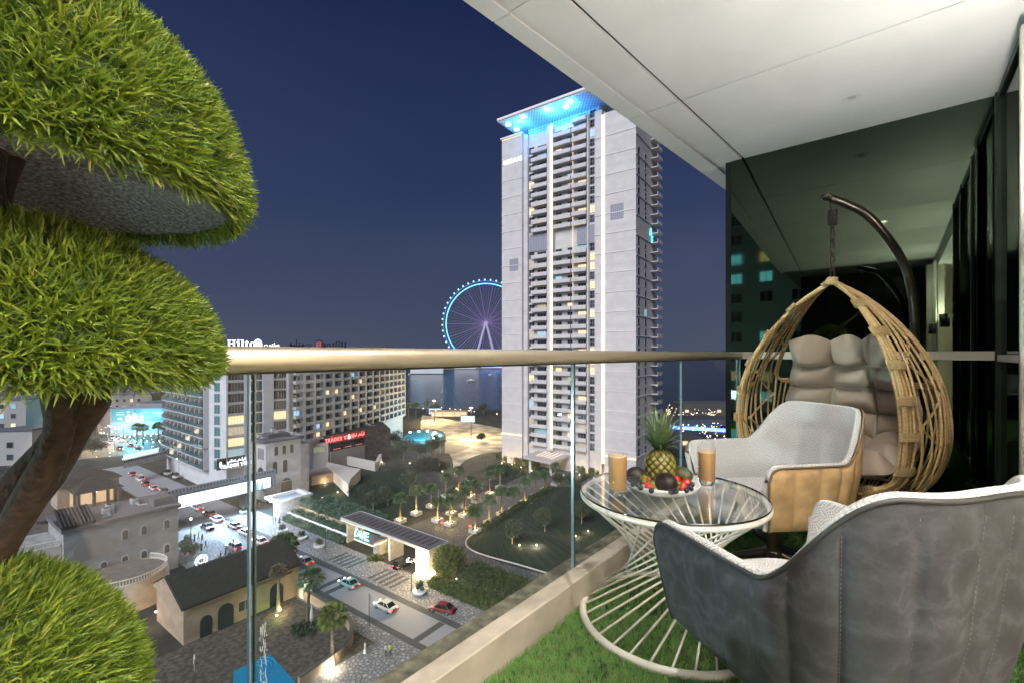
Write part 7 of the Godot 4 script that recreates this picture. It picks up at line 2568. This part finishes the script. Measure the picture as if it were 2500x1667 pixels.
func build_traffic() -> void:
	rng.seed = 77
	var white := M("paint_white", Color(.62, .63, .64), .28, 0, {"coat": .8})
	var black := M("paint_black", Color(.02, .021, .024), .25, 0, {"coat": .8})
	var silver := M("paint_silver", Color(.36, .38, .40), .3, .4, {"coat": .8})
	var red := M("paint_red", Color(.16, .012, .014), .28, 0, {"coat": .8})
	var mint := M("paint_mint", Color(.17, .36, .32), .3, 0, {"coat": .8})
	var dk := M("paint_dark", Color(.05, .055, .065), .28, 0, {"coat": .8})
	var away := -RA
	var U := .035
	for e in [["car", 481, 1243, white, "white car with red tail lights under the glowing bridge, farthest in the queue"], ["car", 511, 1258, dk, "dark car braking just past the glowing bridge"], ["taxi", 529, 1272, white, "pale taxi with red tail lights, third in the queue from the bridge"], ["car", 505, 1290, black, "black saloon in the left lane next to the white pavement"], ["car", 571, 1288, dk, "dark car with bright red tail lights ahead of the white hatchback"], ["car", 599, 1304, white, "white hatchback just left of the dark glass joint"], ["suv", 570, 1340, silver, "silver sport utility vehicle beside the people on the white pavement"], ["car", 634, 1326, white, "white saloon just right of the dark glass joint"], ["car", 700, 1348, black, "dark car behind the palm crown with red tail lights"], ["car", 742, 1375, white, "white car with red tail lights passing the hotel gate"], ["taxi", 851, 1430, mint, "mint green taxi in the middle of the street"], ["car", 941, 1486, M("paint_cream", Color(.5, .5, .42), .3, 0, {"coat": .8}), "cream car with red rear, nearest in the street"]]:
		make_car(e[0], e[4], gp(e[1], e[2], U) , away, e[3])
	make_car("parked_car", "dark red hatchback parked in the bay by the cobbled pavement", gp(1079, 1492, U), away.rotated(Vector3.UP, .25), red, 0)
	make_car("suv", "black sport utility vehicle entering the right gate lane", gp(985, 1382, U), QA.rotated(Vector3.UP, .1), black)
	make_car("parked_car", "white car under the tower entrance canopy", gp(1366, 1162, .1), RA, white, 0)
	for e in [["van", 341, 1173, white, "white minibus on the street before the hotel shops"], ["car", 355, 1184, red, "red-lit car behind the white minibus"], ["car", 374, 1195, white, "white car two places behind the minibus"], ["car", 400, 1202, dk, "dark car under the far end of the glowing bridge"], ["car", 322, 1160, red, "car with red tail lights ahead of the minibus"]]:
		make_car(e[0], e[4], gp(e[1], e[2], U), Vector3(-.75, 0, -.66), e[3])
	var k := 0
	var far := ["first", "second", "third", "fourth", "fifth", "sixth", "seventh", "eighth", "ninth", "tenth", "eleventh", "twelfth", "thirteenth", "fourteenth"]
	for e in [[160, 1082], [152, 1098], [186, 1094], [232, 1082], [268, 1082], [310, 1078], [318, 1088], [292, 1096], [205, 1078], [140, 1092], [175, 1072], [248, 1090], [335, 1092], [272, 1070]]:
		make_car("car", "%s small car with lights on the far boulevard, counted over the junction" % far[k], gp(e[0], e[1], .06), [Vector3(-.8, 0, -.6), Vector3(.8, 0, .6), Vector3(-1, 0, .1)][k % 3], [white, dk, silver, red][k % 4], 1, "cars on the far boulevard")
		k += 1
	# people
	var people := [person_mesh(1.0, Color(.03, .03, .035), Color(.02, .02, .025)), person_mesh(-.6, Color(.12, .10, .10), Color(.03, .035, .05)), person_mesh(.2, Color(.05, .045, .06), Color(.03, .03, .03), true)]
	var pm := M("clothes_tint", Color.WHITE, .8, 0, {"tint": true})
	k = 0
	var who := ["walking at the left edge of the white pavement", "beside the black saloon, nearest the lamp post", "in the group of three below the lamp post", "second in the group below the lamp post", "rightmost of the group below the lamp post", "close to the villa corner plants", "in dark clothes in the middle of the white pavement", "just below the one in the middle of the white pavement", "walking beside the silver sport utility vehicle", "nearest the tiled roof, left", "nearest the tiled roof, second from the left", "nearest the tiled roof, third from the left", "near the silver vehicle's rear, by the signpost", "by the white pavilion lamp post, left", "by the white pavilion lamp post, right", "standing at the arcade building door"]
	for e in [[478, 1342], [484, 1316], [491, 1344], [501, 1338], [493, 1322], [474, 1320], [538, 1366], [534, 1378], [550, 1354], [510, 1394], [520, 1390], [527, 1382], [560, 1366], [672, 1277], [681, 1277], [632, 1243]]:
		tag(mk("person", people[k % 3], pm, self, Transform3D(Basis(Vector3.UP, k * 1.9), gp(e[0], e[1], .13))), "person in dark clothes " + who[k], "person", "people on the pavements")
		k += 1
	tag(mk("person", person_mesh(.1, Color(.45, .48, .04), Color(.06, .06, .08)), pm, self, Transform3D(Basis(Vector3.UP, .4), gp(952, 1601, .13))), "person in a yellow safety vest standing on the near pavement", "person")
	tag(mk("person", person_mesh(.3, Color(.6, .6, .6), Color(.02, .02, .02)), pm, self, Transform3D(Basis(Vector3.UP, 1.2), gp(942, 1602, .13))), "person in a white top beside the one in the yellow vest", "person")
	tag(mk("person", person_mesh(.8, Color(.62, .60, .56), Color(.55, .53, .5), true), pm, self, Transform3D(Basis(Vector3.UP, 2.0), gp(891, 1596, .13))), "person in long white clothes walking near the curved garden wall", "person")
	# posts, lamps, signs
	street_lamp(gp(666, 1278, .12), 5.4, Color(.85, .92, 1), "black street lamp before the white pavilion", "", false, true)
	street_lamp(gp(1004, 1442, .12), 5.2, Color(1, .9, .7), "black street lamp beside the lit gate pylon", "", false, true)
	street_lamp(gp(465, 1328, .12), 5.4, Color(.8, .9, 1), "slim street lamp on the white pavement beside the villa", "", true, true)
	k = 0
	for e in [[223, 1078], [248, 1092], [267, 1072], [284, 1080], [301, 1072], [436, 1168], [184, 1060], [408, 1090]]:
		street_lamp(gp(e[0], e[1]), 6.5, Color(1, .88, .68), "%s far street lamp with bright twin heads on the boulevard" % far[k], "far boulevard lamps", false, k % 2 == 0)
		k += 1
	k = 0
	for e in [[794, 1352, 5.6], [729, 1420, 4.4], [901, 1528, 5.0], [568, 1362, 4.0]]:
		var o := thing("sign_post", "thin dark signpost %s" % ["on the pavement beside the bowl planters", "on the pavement beside the lit kiosk", "on the near pavement in front of the cream car", "at the pavement edge beside the silver sport utility vehicle"][k], "signpost", gp(e[0], e[1], .12))
		var st := ST()
		tube(st, [Vector3.ZERO, Vector3(0, e[2], 0)], .05, 6)
		mk("pole", st, M("post_black", Color(.02, .022, .025), .5, .3), o)
		st = ST()
		box(st, Vector3(.15, e[2] - .5, 0), Vector3(.5, .7, .04), cb())
		mk("sign_plate", st, M("plate_grey", Color(.3, .3, .3), .5), o)
		k += 1
	k = 0
	for e in [[1079, 1296], [1148, 1304]]:
		var o := thing("no_entry_sign", "round red no-entry sign with white bar %s" % ["on the planted island of the driveway", "at the corner of the oval lawn"][k], "road sign", gp(e[0], e[1], .1))
		var st := ST()
		tube(st, [Vector3.ZERO, Vector3(0, 1.9, 0)], .04, 6)
		mk("pole", st, M("plate_grey", Color(.3, .3, .3), .5), o)
		var b := Basis(Vector3.UP, .1) * Basis(Vector3.RIGHT, PI / 2)
		st = ST()
		lathe(st, [Vector2(0, .03), Vector2(.45, .03), Vector2(.45, -.02), Vector2(0, -.02)], 20, Transform3D(b, Vector3(0, 1.95, 0)))
		mk("disc", st, M("sign_red_disc_glow", Color(.5, .03, .03), .4, 0, {"glow": Color(.12, .01, .01)}), o)  # faint red glow put into the disc colour, no lamp in it
		st = ST()
		box(st, Vector3(0, 1.95, .045), Vector3(.62, .15, .03), Basis(Vector3.UP, .1))
		mk("bar", st, M("sign_white_paint", Color(.7, .7, .7), .4), o)
		k += 1
	# cafe plants and pots at the villa corner
	k = 0
	for e in [[452, 1352], [458, 1338], [466, 1352], [474, 1350], [447, 1340]]:
		var o := thing("potted_plant", "terracotta pot with a leafy shrub %s" % ["at the villa corner, front left", "at the villa corner, tallest and rearmost", "at the villa corner, front middle", "at the villa corner, front right", "at the villa corner, against the wall"][k], "potted plant", gp(e[0], e[1], .13))
		var st := ST()
		lathe(st, [Vector2(0, .7), Vector2(.42, .7), Vector2(.42, .75), Vector2(.48, .75), Vector2(.30, 0), Vector2(0, 0)], 16)
		mk("pot", st, M("terracotta", Color(.30, .12, .07), .8), o)
		foliage(o, 110, .5, func(): return Vector3(rng.randf_range(-.6, .6), rng.randf_range(.8, 2.9 if k == 1 else 1.7), rng.randf_range(-.6, .6)), Color(.04, .09, .05), Color(.10, .16, .09))
		k += 1
	# string of festoon bulbs by the boulevard
	var fs := thing("festoon_lights", "string of warm festoon bulbs in a loop beside the far boulevard", "string lights", gp(370, 1095))
	var st := ST()
	var ring: Array = []
	for i in 40: ring.append(Vector3(cos(TAU * i / 40) * 15, 5 + .5 * sin(i * 1.57), sin(TAU * i / 40) * 9))
	tube(st, ring, .03, 4, true)
	mk("cable", st, M("post_black", Color(.02, .022, .025), .5, .3), fs)
	for p in ring:
		st = ST()
		ball(st, Vector3.ZERO, Vector3(.22, .22, .22), 6)
		mk("bulb", st, glow("festoon_bulb", Color(1, .8, .5), 5.0), fs, Transform3D(Basis(), p))
	for i in 6:
		st = ST()
		tube(st, [ring[i * 6] - Vector3(0, 5, 0), ring[i * 6]], .06, 5)
		mk("pole", st, M("post_black"), fs)
